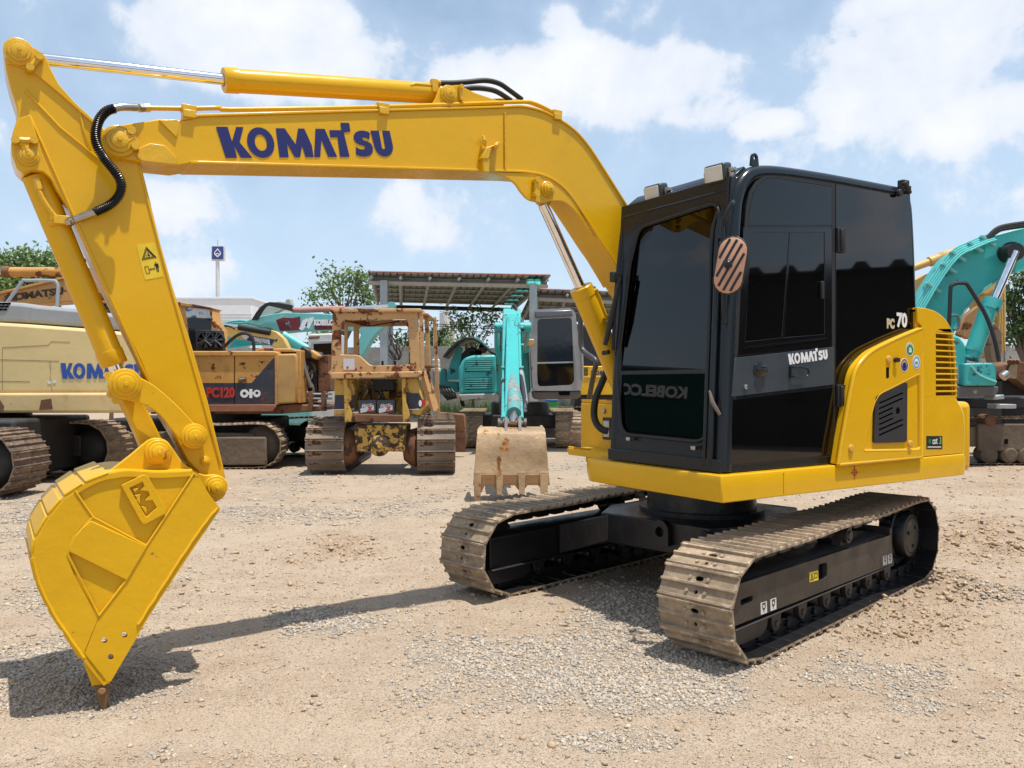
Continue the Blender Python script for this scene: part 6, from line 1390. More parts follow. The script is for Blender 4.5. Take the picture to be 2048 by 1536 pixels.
# bucket: a scooped sheet with thickness, side cheeks and four teeth
Yk = 10.25; kb = lambda y: Yk - .25 * math.sin((y - 855) / 150 * math.pi * .9) + .0
b = MB(); rows = [(856, 957, 1088, .30), (858, 955, 1090, .06), (866, 954.5, 1091, -.04), (885, 953.5, 1092, -.10), (910, 952, 1094, -.13), (940, 950, 1096.5, -.12), (946, 949, 1097, -.135), (968, 947, 1099, -.125)]
vs = []
for (y, xl, xr, dy) in rows: vs += [P(xl, y, Yk, dy) if True else 0, P(xr, y, Yk, dy)]
th = [v + Vector((0, .05, 0)) for v in vs]; n_ = len(rows)
b.add(vs + th, [(2 * i, 2 * i + 1, 2 * i + 3, 2 * i + 2) for i in range(n_ - 1)] + [(2 * n_ + 2 * i, 2 * n_ + 2 * i + 2, 2 * n_ + 2 * i + 3, 2 * n_ + 2 * i + 1) for i in range(n_ - 1)] + [(2 * i, 2 * i + 2, 2 * n_ + 2 * i + 2, 2 * n_ + 2 * i) for i in range(n_ - 1)] + [(2 * i + 1, 2 * n_ + 2 * i + 1, 2 * n_ + 2 * i + 3, 2 * i + 3) for i in range(n_ - 1)])
bk = s.put('bucket', b, BUCK, .006)
for xl in (0, 1):
    b = MB(); pts = [P(r_[1 + xl], r_[0], Yk, r_[3] + .01) for r_ in rows]; pts2 = [pts[-1] + Vector((0, .35, .05)), pts[0] + Vector((0, .35, .0))]
    x = .03 if xl == 0 else -.03; loft(b, pts + pts2, [p + Vector((x, 0, 0)) for p in pts + pts2]); b.build('bucket_cheek', BUCK, bk)
for (xa, xb, xc, xd, yb) in ((948, 963, 950, 962, 1003), (992, 1007, 994, 1005, 986), (1036, 1050, 1038, 1049, 984), (1079, 1096, 1080, 1094, 984)):
    b = MB(); A_ = [P(xa, 941, Yk, -.155), P(xb, 941, Yk, -.155), P(xb, 944, Yk, -.10), P(xa, 944, Yk, -.10)]; B_ = [P(xc, yb, Yk, -.17), P(xd, yb, Yk, -.17), P(xd, yb, Yk, -.16), P(xc, yb, Yk, -.16)]; loft(b, A_, B_); b.build('tooth', BUCK, bk, bevel=.012)
b = MB(); b.prism(XZ([(955, 946), (1092, 946), (1094, 974), (1082, 976), (1074, 966), (1056, 966), (1048, 977), (1036, 977), (1028, 966), (1012, 966), (1004, 978), (992, 978), (986, 967), (970, 968), (962, 985), (952, 985)], Yk), Yk - .137, Yk - .08); b.build('lip', paint('lip_rust', (.28, .15, .065), .6, var=.2, bumpy=.2, wear=.2, wearcol=(.33, .24, .15)), bk, bevel=.008)
for w_ in (1012, 1040):
    b = MB(); b.prism([(Yk - .02, P(0, 858, Yk).z - .05), (Yk + .6, P(0, 858, Yk).z - .05), (Yk + .42, P(0, 842, Yk).z + .04), (Yk + .2, P(0, 842, Yk).z + .04)], P(w_ - 3, 1, Yk).x, P(w_ + 3, 1, Yk).x, lambda u, v, h: (h, u, v)); b.build('bucket_ear', paint('pin_brown', (.10, .08, .065)), bk)
b = MB(); b.box(-.9, 1.2, 18.6, 20.4, .45, .75); b.cyl((.2, 19.3, .7), (.2, 19.3, 1.05), .7, None, 20); s.put('chassis', b, DKF, .03)
s.track(((940 - CX) / F * 18.6, 18.6, 0), R(-90), 2.6, .42, .62, 38, SHOE, DKF, 3, .03, True, lambda x, z: x > -.9 or z > .5); s.track(((1136 - CX) / F * 18.6, 18.6, 0), R(-90), 2.6, .42, .62, 38, SHOE, DKF, 3, .03, True, lambda x, z: x > -.9 or z > .5)

# mechanic leaning into the open hood
Yp = 18.5
pr = empty('person', (P(950, 766, Yp).x, Yp, 0), 0, 'person in a black shirt and cap leaning over the open engine', 'person')
def skin(name, pts, edges, rad, mat, parent, M=None, sub=2):
    me = bpy.data.meshes.new(name); me.from_pydata([tuple(p) for p in pts], edges, []); me.materials.append(mat)
    o = link(name, me, parent, M); m = o.modifiers.new('skin', 'SKIN'); m.use_smooth_shade = True
    for i, r in enumerate(rad): me.skin_vertices[0].data[i].radius = (r, r) if not isinstance(r, tuple) else r
    me.skin_vertices[0].data[0].use_root = True
    sm = o.modifiers.new('sub', 'SUBSURF'); sm.levels = sub; sm.render_levels = sub; return o
SHIRT = flat('black_shirt', (.012, .012, .014), .9); SKINM = flat('skin_tone', (.33, .17, .11), .55); TROU = flat('dark_trousers', (.025, .027, .035), .9)
bx = P(950, 766, Yp).x; O = Vector((bx, Yp, 0)); hz0 = P(0, 742, Yp).z
L_ = lambda x, y, z: (x, y, z)
dk = .95                                               # he stands on the machine's step
pts = [L_(-.28, .1, dk + .78), L_(-.22, .05, dk + 1.0), L_(-.08, 0, dk + 1.17), L_(.04, -.03, dk + 1.24), L_(.12, -.05, dk + 1.26), L_(.17, -.06, dk + 1.28),
       L_(-.02, -.22, dk + 1.2), L_(.05, -.34, dk + 1.0), L_(.16, -.38, dk + .82), L_(-.02, .18, dk + 1.2), L_(.06, .28, dk + 1.0), L_(.18, .26, dk + .84),
       L_(-.28, -.02, dk + .74), L_(-.24, -.05, dk + .40), L_(-.30, -.06, dk + .04), L_(-.30, .2, dk + .74), L_(-.27, .22, dk + .40), L_(-.32, .22, dk + .04), L_(-.22, -.07, dk + .02), L_(-.24, .21, dk + .02)]
ed = [(0, 1), (1, 2), (2, 3), (3, 4), (4, 5), (3, 6), (6, 7), (7, 8), (3, 9), (9, 10), (10, 11), (0, 12), (12, 13), (13, 14), (0, 15), (15, 16), (16, 17), (14, 18), (17, 19)]
rd = [.15, .15, .16, .13, .06, .055, .075, .055, .042, .075, .055, .042, .10, .07, .05, .10, .07, .05, .04, .04]
skin('body', pts, ed, rd, SHIRT, pr)
b = MB(); b.ball((.20, -.06, dk + 1.35), (.088, .078, .115), 16, 12); hd = b.build('head', SKINM, pr)
b = MB(); b.ball((.19, -.055, dk + 1.395), (.096, .086, .085), 14, 8); b.box(.22, .34, -.13, .01, dk + 1.385, dk + 1.398); b.build('cap', SHIRT, hd)
b = MB(); b.ball((.285, -.062, dk + 1.335), (.018, .013, .02), 8, 6); b.build('nose', SKINM, hd)
for sy in (-1, 1): b = MB(); b.ball((.275, -.06 + sy * .03, dk + 1.36), (.010, .012, .008), 8, 6); b.build('eye', RUB, hd); b = MB(); b.ball((.19, -.06 + sy * .078, dk + 1.34), (.02, .012, .03), 8, 6); b.build('ear', SKINM, hd)
for (x, y, z, sy) in ((.18, -.39, dk + .78, 1), (.20, .26, dk + .80, -1)):
    pts = [(x, y, z), (x + .03, y, z - .04)]; ed = [(0, 1)]; rd = [.034, .036]
    for k in range(4): i0 = len(pts); pts += [(x + .05, y - .03 + k * .02, z - .07), (x + .065, y - .03 + k * .02, z - .105 + abs(k - 1.5) * .008)]; ed += [(1, i0), (i0, i0 + 1)]; rd += [.010, .008]
    i0 = len(pts); pts += [(x + .055, y + sy * .045, z - .05), (x + .08, y + sy * .05, z - .07)]; ed += [(1, i0), (i0, i0 + 1)]; rd += [.012, .009]
    skin('hand', pts, ed, rd, SKINM, pr, None, 1)

# ---- yellow excavator half hidden behind the boom cylinder
s = Site('excavator', (2.4, 24.5, 0), 'clean yellow excavator with blue lettering, mostly hidden behind the tilted boom cylinder', 'excavator', 'tracked excavators')
Y = 23.5
bd = s.poly('body', [(1150, 732), (1260, 732), (1260, 790), (1150, 790)], Y, 2, YELD, .03); s.mark(1182, 1240, 750, Y - .01, BLUE, bd)
s.poly('skirt', [(1148, 752), (1262, 752), (1262, 756), (1148, 756)], Y - .02, .1, YELD, .01)
for k in range(7): s.poly('vent_slot', [(1166, 735 + k * 2.6), (1176, 735 + k * 2.6), (1176, 736.3 + k * 2.6), (1166, 736.3 + k * 2.6)], Y - .01, .02, DARK, 0)
s.poly('cab', [(1150, 650), (1200, 650), (1206, 732), (1150, 732)], Y + .1, 1.4, RUB, .04)
b = MB(); b.box(P(1150, 1, Y).x, P(1260, 1, Y).x, Y + .2, Y + 1.8, .5, 1.15); s.put('chassis', b, DKF, .05)
s.track((2.2, Y + .2, 0), 0, 1.6, .42, .6, 22, SHOEO, DKF, 3, .03)

# ---- turquoise excavator on the right
s = Site('excavator', (9.3, 15.0, 0), 'large turquoise excavator with arched boom and black hand rail at the right edge', 'excavator', 'tracked excavators')
Y = 14.6; Q = lambda l: [(1780 + x / 2.844, 420 + y / 2.844) for x, y in l]
up_ = smooth2(Q([(120, 640), (165, 555), (245, 415), (330, 290), (385, 240), (440, 212), (560, 155), (640, 130), (762, 100), (960, 60)]), 3); dn = smooth2(Q([(960, 300), (762, 345), (680, 370), (580, 425), (500, 490), (440, 560), (395, 625), (350, 720)]), 3)
bm_ = s.poly('boom', up_ + dn + [(1840, 690)], Y, .5, TEAL, .02)
b = MB(); b.ribbon(XZ(dn, Y), .03, Y - .03, Y + .53); s.put('boom_flange', b, paint('edge_teal', (.14, .42, .40), .5, wear=.3, wearcol=(.4, .42, .38)))
for k in range(5):
    off = k * 3.6; pts = [(x - 7 + off * 1.0, y - 7 + off * .75, Y - .04 - .03 * k) for x, y in Q([(150, 590), (245, 425), (330, 300), (390, 240), (450, 212), (540, 172), (585, 160)])]
    s.tube('oil_pipe', pts, .020, paint('pipe_teal', (.11, .50, .48), .35), 2)
for q_ in ((232, 440), (320, 330), (372, 262), (470, 210), (540, 175)):
    x, y = Q([q_])[0]; b = MB(); p = P(x + 4, y, Y - .08); b.box(-.15, .16, -.05, .04, -.025, .025); s.put('pipe_clamp', b, TEALP, .006, None, 40, s.M @ Matrix.Translation(p) @ Matrix.Rotation(R(35), 4, 'Y'))
for k in range(3): s.tube('hose', [(*Q([(545 + k * 8, 165)])[0], Y - .1), (*Q([(600 + k * 6, 110 + k * 6)])[0], Y - .1), (*Q([(660, 88 + k * 9)])[0], Y - .1), (*Q([(780, 70 + k * 10)])[0], Y - .1)], .034, RUB, 3)
cy = s.cyl('boom_cylinder', (*Q([(572, 530)])[0], Y - .25), (*Q([(458, 850)])[0], Y - .25), .145, TEAL); s.cyl('piston_rod', (*Q([(712, 236)])[0], Y - .25), (*Q([(585, 530)])[0], Y - .25), .075, CHROME, parent=cy); s.cyl('cylinder_collar', (*Q([(590, 510)])[0], Y - .25), (*Q([(566, 565)])[0], Y - .25), .165, TEALW, parent=cy); s.cyl('cylinder_collar', (*Q([(478, 790)])[0], Y - .25), (*Q([(472, 806)])[0], Y - .25), .16, TEALW, parent=cy)
b = MB(); p = P(*Q([(718, 236)])[0], Y - .3); b.cyl(p, p + Vector((0, .9, 0)), .16, None, 16); s.put('boom_pin', b, RUB)
b = MB(); b.cyl(P(*Q([(690, 240)])[0], Y - .05), P(*Q([(690, 240)])[0], Y - .01), .19, None, 16); s.put('pin_plate', b, RUB)
s.tube('hand_rail', [(*Q([q_])[0], Y - .5) for q_ in ((335, 660), (340, 560), (344, 450), (352, 428), (380, 416), (420, 416), (442, 428), (500, 520), (545, 600), (590, 720), (620, 860))], .035, RUB, 3)
s.tube('hand_rail', [(*Q([q_])[0], Y - .5) for q_ in ((345, 600), (380, 600), (392, 625), (385, 670), (360, 680))], .028, paint('teal_grey', (.06, .14, .14), .5), 3)
bd = s.poly('body', Q(rpoly([(300, 700), (395, 718), (430, 760), (445, 860), (430, 1000), (280, 1000)], 20)), Y - .3, 1.6, TEAL, .05)
bx_ = s.poly('tool_box', Q(rpoly([(424, 872), (590, 868), (606, 885), (608, 998), (424, 1000)], 12)), Y - .5, .9, TEALW, .03)
s.tube('box_crease', [(*Q([q_])[0], Y - .51) for q_ in ((462, 888), (510, 940), (604, 978))], .02, TEALP, 3)
s.poly('door_patch', Q([(384, 880), (412, 960), (415, 985), (386, 990)]), Y - .31, .02, WPLT, .005)
s.poly('deck', Q([(300, 1003), (618, 1003), (618, 1030), (600, 1058), (300, 1070)]), Y - .45, 2, paint('deck_grey', (.10, .095, .09), .6, wear=.2, wscale=3, wearcol=(.25, .2, .14)), .02)
s.poly('chassis', Q([(300, 1075), (960, 1060), (960, 1135), (300, 1125)]), Y + .3, 1.5, DKF, .03)
s.poly('step', Q([(590, 1060), (650, 1050), (652, 1075), (590, 1080)]), Y - .4, .3, GREYST, .01); s.poly('step', Q([(608, 1105), (720, 1105), (720, 1130), (606, 1130)]), Y - .3, .3, GREYST, .01)
s.track((11.6, Y + .25, 0), 0, 3.9, .46, .60, 50, SHOEO, MUD, 3, .035, True, lambda x, z: x < -1.5)
fp = s.poly('track_cover', Q([(505, 1215), (1100, 1215), (1100, 1372), (505, 1372)]), Y - .06, .1, MUD, .03); s.poly('slot', Q([(652, 1303), (672, 1303), (672, 1330), (652, 1330)]), Y - .07, .02, DARK, 0)
for x in (560, 675, 760): b = MB(); p = P(*Q([(x, 1390)])[0], Y); b.lathe((p.x, Y - .08, p.z), (0, 1, 0), [(0, .10), (.05, .16), (.3, .16)], 16); s.put('bottom_roller', b, MUD)
b = MB(); p = P(*Q([(560, 1195)])[0], Y); b.lathe((p.x, Y - .1, p.z), (0, 1, 0), [(0, .06), (.02, .10), (.3, .11)], 14); s.put('carrier_roller', b, RUST)
# its neighbour: sandy yellow boom and arm
s = Site('excavator', (11.0, 20.0, 0), 'sand yellow excavator boom and upright piped arm behind the large turquoise machine', 'excavator', 'tracked excavators')
Y = 19.4; SAND = paint('sand_yellow', (.54, .34, .10), .5, wear=.1, wscale=2.5, dirt=.3, dirtcol=(.24, .15, .07))
s.poly('boom', Q([(60, 420), (155, 395), (215, 362), (320, 340), (560, 300), (640, 420), (560, 480), (300, 470), (60, 480)]), Y, .5, SAND, .03)
cy = s.cyl('arm_cylinder', (*Q([(130, 330)])[0], Y - .1), (*Q([(300, 268)])[0], Y - .1), .09, SAND); s.cyl('cylinder_head', (*Q([(225, 295)])[0], Y - .1), (*Q([(385, 235)])[0], Y - .1), .125, SAND, parent=cy)
s.poly('arm', Q([(500, 470), (660, 400), (664, 700), (640, 840), (545, 840), (530, 640)]), Y + .2, .5, SAND, .03)
for k in range(3): s.tube('oil_pipe', [(*Q([q_])[0], Y + .1) for q_ in ((618 + k * 14, 500 - k * 15), (622 + k * 14, 620), (618 + k * 14, 700), (624 + k * 14, 800))], .03, SAND, 2)
s.poly('link_arm', Q([(430, 600), (500, 545), (495, 660), (455, 735), (390, 710)]), Y - .1, .2, paint('brown_link', (.32, .18, .07), .6, wear=.3), .02)
s.poly('stick', Q([(548, 660), (600, 640), (640, 700), (632, 900), (620, 970), (575, 850)]), Y - .2, .25, paint('scuffed_brown', (.16, .115, .075), .6, wear=.2), .02)
s.poly('cab', Q([(60, 465), (190, 465), (190, 700), (60, 700)]), Y + .1, 1.2, paint('cab_blue_grey', (.05, .06, .08), .4), .04)
b = MB(); p = P(*Q([(700, 900)])[0], Y); b.box(p.x - 1.2, p.x + 2.5, Y, Y + 1.6, .6, 1.5); s.put('body', b, DKF, .05)
s.track((13.2, Y + .3, 0), 0, 3, .42, .6, 40, SHOEO, DKF, 3, .03, True, lambda x, z: False)
# rusty bucket lying beside it
b_ = Site('excavator_bucket', (10.1, 16.4, 0), 'rusty brown digging bucket with bent lip resting at the right edge of the yard', 'bucket')
Y = 16.2
b_.poly('shell', Q(rpoly([(640, 940), (665, 880), (720, 860), (800, 870), (860, 930), (860, 1060), (762, 1000), (715, 965)], 15)), Y, .9, RUST, .03)
b_.poly('cheek', Q([(660, 955), (690, 880), (730, 870), (720, 960)]), Y - .06, .05, BUCK, .01)
b_.poly('pedestal', Q([(640, 970), (860, 970), (860, 1480), (640, 1480)]), Y + .3, .6, DKF, .02)
b_.cyl('bucket_pin', (*Q([(640, 950)])[0], Y - .1), (*Q([(668, 930)])[0], Y - .1), .09, STEEL)
for x in (680, 700, 722): b_.cyl('bolt', (*Q([(x, 866)])[0], Y - .08), (*Q([(x + 6, 858)])[0], Y - .02), .05, RUST, n=8)
# ================================================================ sheds, building, sign, wall, poles
ROOFU = paint('roof_underside', (.24, .25, .22), .6, var=.12, dirt=.3, dirtcol=(.14, .12, .09), bumpy=.1)
ROOFT = paint('roof_red', (.22, .075, .05), .6, var=.12, dirt=.3, dirtcol=(.2, .1, .06))
PURL = paint('purlin', (.30, .32, .32), .5, dirt=.2, dirtcol=(.2, .17, .13))
CLEAR = tinted('teal_sheet', (.25, .75, .70), 1.3, .2, .4)
def shed(label, fl, fr, br_, bl, posts, sheets, npur, nraf, clear=()):
    """open lean-to roof: corners of the high front edge and the low back edge, in metres"""
    fl, fr, br_, bl = map(Vector, (fl, fr, br_, bl)); s = Site('shed', ((fl.x + fr.x) / 2, fl.y, 0), label, 'shed')
    at = lambda u, v: fl.lerp(fr, u).lerp(bl.lerp(br_, u), v); nrm = (fr - fl).cross(bl - fl).normalized()
    if nrm.z < 0: nrm = -nrm
    for i in range(sheets):
        u0, u1 = i / sheets, (i + 1) / sheets; um = u0 + (u1 - u0) * .22; b = MB()
        pr = [at(u0, 0), at(u0, 0) + nrm * .09, at(um, 0) + nrm * .09, at(um, 0), at(u1, 0)]; e = at(u0, 1) - at(u0, 0)
        prof = [(u0, .0), (u0 + (um - u0) * .25, .07), (u0 + (um - u0) * .75, .07), (um, 0), (u1, 0)]
        top = [at(u, 0) + nrm * (h + .012) for u, h in prof] + [at(u, 0) + nrm * h for u, h in prof[::-1]]
        bot = [at(u, 1) + nrm * (h + .012) for u, h in prof] + [at(u, 1) + nrm * h for u, h in prof[::-1]]
        n = len(top); b.add(top + bot, [tuple(range(n)), tuple(range(2 * n - 1, n - 1, -1))] + [(k, (k + 1) % n, (k + 1) % n + n, k + n) for k in range(n)])
        o = s.put('roof_sheet', b, CLEAR if i in clear else ROOFU, 0, None, 0)
        if i not in clear:
            o.data.materials.append(ROOFT)
            for f in o.data.polygons:
                if f.normal.dot(nrm) > .3: f.material_index = 1
    for j in range(npur):
        v = (j + .5) / npur; a, c = at(0, v) - nrm * .05, at(1, v) - nrm * .05; b = MB(); b.tube([a, c], .045, 4); s.put('purlin', b, PURL)
    for j in range(nraf):
        u = (j + .1) / (nraf - .8); a, c = at(u, .0) - nrm * .14, at(u, 1) - nrm * .14; b = MB(); b.tube([a, c], .07, 4); s.put('rafter', b, PURL)
    for v, r in ((.06, .13), (.98, .10)):
        b = MB(); a, c = at(0, v) - nrm * .24, at(1, v) - nrm * .24; b.tube([a, c], r, 4); s.put('beam', b, GREYST if v < .5 else DKF)
    b = MB(); b.tube([at(0, 0) + nrm * .05, at(1, 0) + nrm * .05], .035, 4); s.put('fascia', b, ROOFT)
    for u, v in posts: b = MB(); p = at(u, v) - nrm * .2; b.box(p.x - .14, p.x + .14, p.y - .12, p.y + .12, 0, p.z); s.put('post', b, GREYST, .01)
    return s
Ys = 30.0
shed('open lean-to shed with red edged roof and grey posts behind the bulldozer', P(737, 546, Ys), P(1101, 553, Ys), P(1035, 611, Ys + 9), P(752, 604, Ys + 9), ((.085, .05), (.915, .05), (.1, .97), (.93, .97)), 26, 6, 7, (23, 24))
shed('smaller lower shed roof to the right of the lean-to behind the boom cylinder', P(1066, 580, 33), P(1330, 590, 33), P(1330, 650, 41), P(1036, 640, 41), ((.02, .05), (.98, .05), (.3, .97)), 18, 6, 5)

s = Site('building', (P(440, 766, 95).x, 95, 0), 'plain white flat roofed building on the horizon left of centre', 'building')
Wl = paint('hazed_white_wall', (.70, .71, .74), .7, dirt=.12, dirtcol=(.5, .47, .45), var=.03, bumpy=0)  # white tinted slightly blue: distance haze put into the wall colour
s.poly('wall', [(250, 597), (503, 597), (503, 772), (250, 772)], 95, 20, Wl, .05); s.poly('parapet', [(248, 594), (505, 594), (505, 598), (248, 598)], 94.9, 20.2, Wl, .03)
for y in (628, 634, 640): s.poly('groove', [(250, y), (503, y), (503, y + .9), (250, y + .9)], 94.97, .1, paint('wall_line', (.5, .5, .51), .7), 0)
s.poly('annex', [(503, 628), (526, 640), (526, 772), (503, 772)], 99, 10, paint('grey_wall', (.33, .33, .35), .7), .05)
s = Site('sign', (P(436, 766, 120).x, 120, 0), 'tall white pole sign with square blue board and white leaf emblem', 'sign')
s.cyl('pole', (437, 770, 120), (435, 515, 120), .34, WPLT, .27)
bd = s.poly('board', [(424, 493), (446, 493), (446, 518), (424, 518)], 119.6, .8, flat('sign_blue', (.030, .055, .20), .4), .03); s.poly('board_frame', [(422.6, 491.6), (447.6, 491.6), (447.6, 521), (422.6, 521)], 119.8, .7, WPLT, .02)
dm = lambda k: [(435, 496.5 + 9 * (1 - k) * 1.0), (435 + 7 * k, 505.5), (435 + 6 * k, 509.5), (435, 506 + 9 * k), (435 - 6 * k, 509.5), (435 - 7 * k, 505.5)]
s.poly('emblem', dm(1), 119.55, .06, WHT, 0, [dm(.72)]); s.poly('emblem', [(429.5, 509), (435, 513), (440.5, 509), (435, 505.5)], 119.5, .06, WHT, 0, [[(432, 509.2), (435, 511.3), (438, 509.2), (435, 507.3)]])
s.tube('aerial', [(435.5, 493, 120), (435.5, 480, 120)], .05, GREYST)

s = Site('wall', (0, 42, 0), 'stained grey concrete boundary wall behind the machines', 'wall')
CONC = paint('concrete', (.30, .29, .27), .8, dirt=.5, dirtcol=(.14, .13, .11), streak=.8, var=.12, bumpy=.15)
for i in range(14):
    x0 = -26 + i * 4.0; b = MB(); b.box(x0 + .02, x0 + 3.98, 42, 42.2, 0, 3.35 + .03 * (i % 3)); s.put('wall_panel', b, CONC, .01)
    b = MB(); b.box(x0 - .14, x0 + .14, 41.93, 42.27, 0, 3.55); s.put('wall_post', b, CONC, .01)
s = Site('silo', (P(888, 766, 60).x, 60.5, 0), 'tall grey cement silo streaked with rust behind the bulldozer cab', 'silo')
Yc = 60
b = MB(); p = P(889, 625, Yc); b.cyl((p.x, Yc + .5, 0), (p.x, Yc + .5, p.z), .42, None, 20); s.put('tank', b, WPLT); b = MB(); p2 = P(901, 640, Yc); b.cyl((p2.x, Yc + .7, 0), (p2.x, Yc + .7, p2.z), .26, None, 16); s.put('pipe', b, paint('rust_streaked', (.42, .36, .30), .7, wear=.4, wscale=1.2, wearcol=(.33, .17, .07)))
for k in range(3): b = MB(); b.tube([(p.x + .42 * math.cos(a), Yc + .5 + .42 * math.sin(a), p.z + .1 + .3 * k) for a in np.linspace(0, 2 * math.pi, 17)], .025, 4); s.put('top_rail', b, GREYST)
s = Site('street_lamp', (P(868, 766, 48).x, 48, 0), 'thin white lamp pole with twin heads beside the silo', 'street lamp')
s.cyl('pole', (868, 768, 48), (868, 652, 48), .07, WPLT, .05); s.tube('arm', [(862, 655, 48), (868, 652, 48), (874, 655, 48)], .04, WPLT); 
for x in (863, 873): s.poly('lamp_head', [(x - 2.5, 653), (x + 2.5, 653), (x + 2, 655.5), (x - 2, 655.5)], 47.9, .2, WPLT, .01)
s = Site('power_line', (P(868, 766, 50).x, 50, 0), 'dark overhead wires strung across behind the shed', 'power line')
for k, y in enumerate((648, 652, 660)): s.tube('wire', [(500, y - 8, 60), (760, y - 1, 55), (868, y, 50), (1000, y + 6, 48)], .022, RUB, 4, 5)
s = Site('baluster', (P(873, 766, 15.5).x, 15.5, 0), 'white turned baluster standing on a grey post beside the bulldozer', 'baluster')
Yb_ = 15.5; p = P(872, 745, Yb_)
b = MB(); k = Yb_ / F
b.lathe((p.x, Yb_, p.z), (0, 0, 1), [(0, 6 * k), (3 * k, 9.5 * k), (8 * k, 9.5 * k), (11 * k, 6 * k), (12 * k, 8.5 * k), (17 * k, 8.5 * k), (19 * k, 5.5 * k), (20 * k, 8 * k), (25 * k, 8 * k), (28 * k, 4 * k), (29 * k, 5 * k), (33 * k, 2 * k)], 18); s.put('turned_head', b, flat('white_plaster', (.62, .60, .57), .6))
b = MB(); b.box(p.x - .05, p.x + .05, Yb_ - .05, Yb_ + .05, 0, p.z); s.put('post', b, GREYST); b = MB(); b.box(p.x - .085, p.x - .055, Yb_ - .04, Yb_ + .04, 0, p.z); s.put('post', b, WPLT)
s = Site('warehouse', (P(1975, 766, 45).x, 45, 0), 'pink walled building with grey roof glimpsed at the far right', 'building')
s.poly('wall', [(1940, 712), (2300, 712), (2300, 775), (1940, 775)], 45, 8, paint('pink_wall', (.48, .25, .26), .7), .02); s.poly('roof', [(1935, 700), (2310, 690), (2310, 712), (1935, 714)], 44.6, 9, paint('tin_roof', (.40, .38, .36), .6), .03)
# buildings the black door reflects, to the right of the photographer
s = Site('warehouse', (17, 0, 0), 'long dark shed with corrugated eaves to the right of the camera', 'building')
b = MB(); b.box(16.5, 22, -26, 13, 0, 4.1); s.put('wall', b, paint('brown_boards', (.05, .045, .04), .8), .02)
for i in range(52):
    y0 = -26.2 + i * .76; b = MB(); b.prism([(y0, 4.05), (y0 + .12, 4.2), (y0 + .30, 4.2), (y0 + .42, 4.05), (y0 + .76, 4.05), (y0 + .76, 4.02), (y0, 4.02)], 15.9, 22.4, lambda u, v, h: (h, u, v)); s.put('roof_sheet', b, DKF, 0, None, 0)
s = Site('excavator', (-13.5, 5.5, 0), 'turquoise excavator rear with white lettering, left of the camera, seen only in the windscreen', 'excavator', 'tracked excavators')
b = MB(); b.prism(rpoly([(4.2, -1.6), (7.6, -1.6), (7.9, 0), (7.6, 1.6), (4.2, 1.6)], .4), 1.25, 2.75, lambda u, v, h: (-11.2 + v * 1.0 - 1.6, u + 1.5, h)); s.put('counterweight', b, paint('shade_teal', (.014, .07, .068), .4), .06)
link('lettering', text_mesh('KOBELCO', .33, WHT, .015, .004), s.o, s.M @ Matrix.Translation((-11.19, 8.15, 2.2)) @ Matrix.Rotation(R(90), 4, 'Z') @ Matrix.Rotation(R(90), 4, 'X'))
s.track((-11.9, 5.6, 0), R(90), 0.1, .45, .7, 16, SHOEO, DKF, 3, .03); s.track((-11.9, 9.4, 0), R(90), 0.1, .45, .7, 16, SHOEO, DKF, 3, .03)

# ================================================================ trees
def leaf_mat(name, c1, c2, c3):
    n = Nt(name); g = n.N.new('ShaderNodeNewGeometry'); cr = n.N.new('ShaderNodeValToRGB'); n.L.new(g.outputs['Random Per Island'], cr.inputs[0])
    e = cr.color_ramp.elements; e.new(.5)
    for i, c in enumerate((c1, c2, c3)): e[i].position = i / 2; e[i].color = c + (1,)
    n.set(base=cr.outputs[0], rough=.55, spec=.35)
    t = n.N.new('ShaderNodeBsdfTranslucent'); n.L.new(cr.outputs[0], t.inputs[0]); mx = n.N.new('ShaderNodeMixShader'); mx.inputs[0].default_value = .35
    n.L.new(n.b.outputs[0], mx.inputs[1]); n.L.new(t.outputs[0], mx.inputs[2]); n.L.new(mx.outputs[0], n.N['Material Output'].inputs[0]); return n.m
LEAFA = leaf_mat('leaf_green', (.10, .17, .05), (.165, .25, .08), (.25, .33, .12)); LEAFB = leaf_mat('leaf_dark', (.045, .085, .028), (.075, .13, .04), (.12, .18, .06))
BARK = paint('bark', (.12, .095, .075), .9, bumpy=.3)
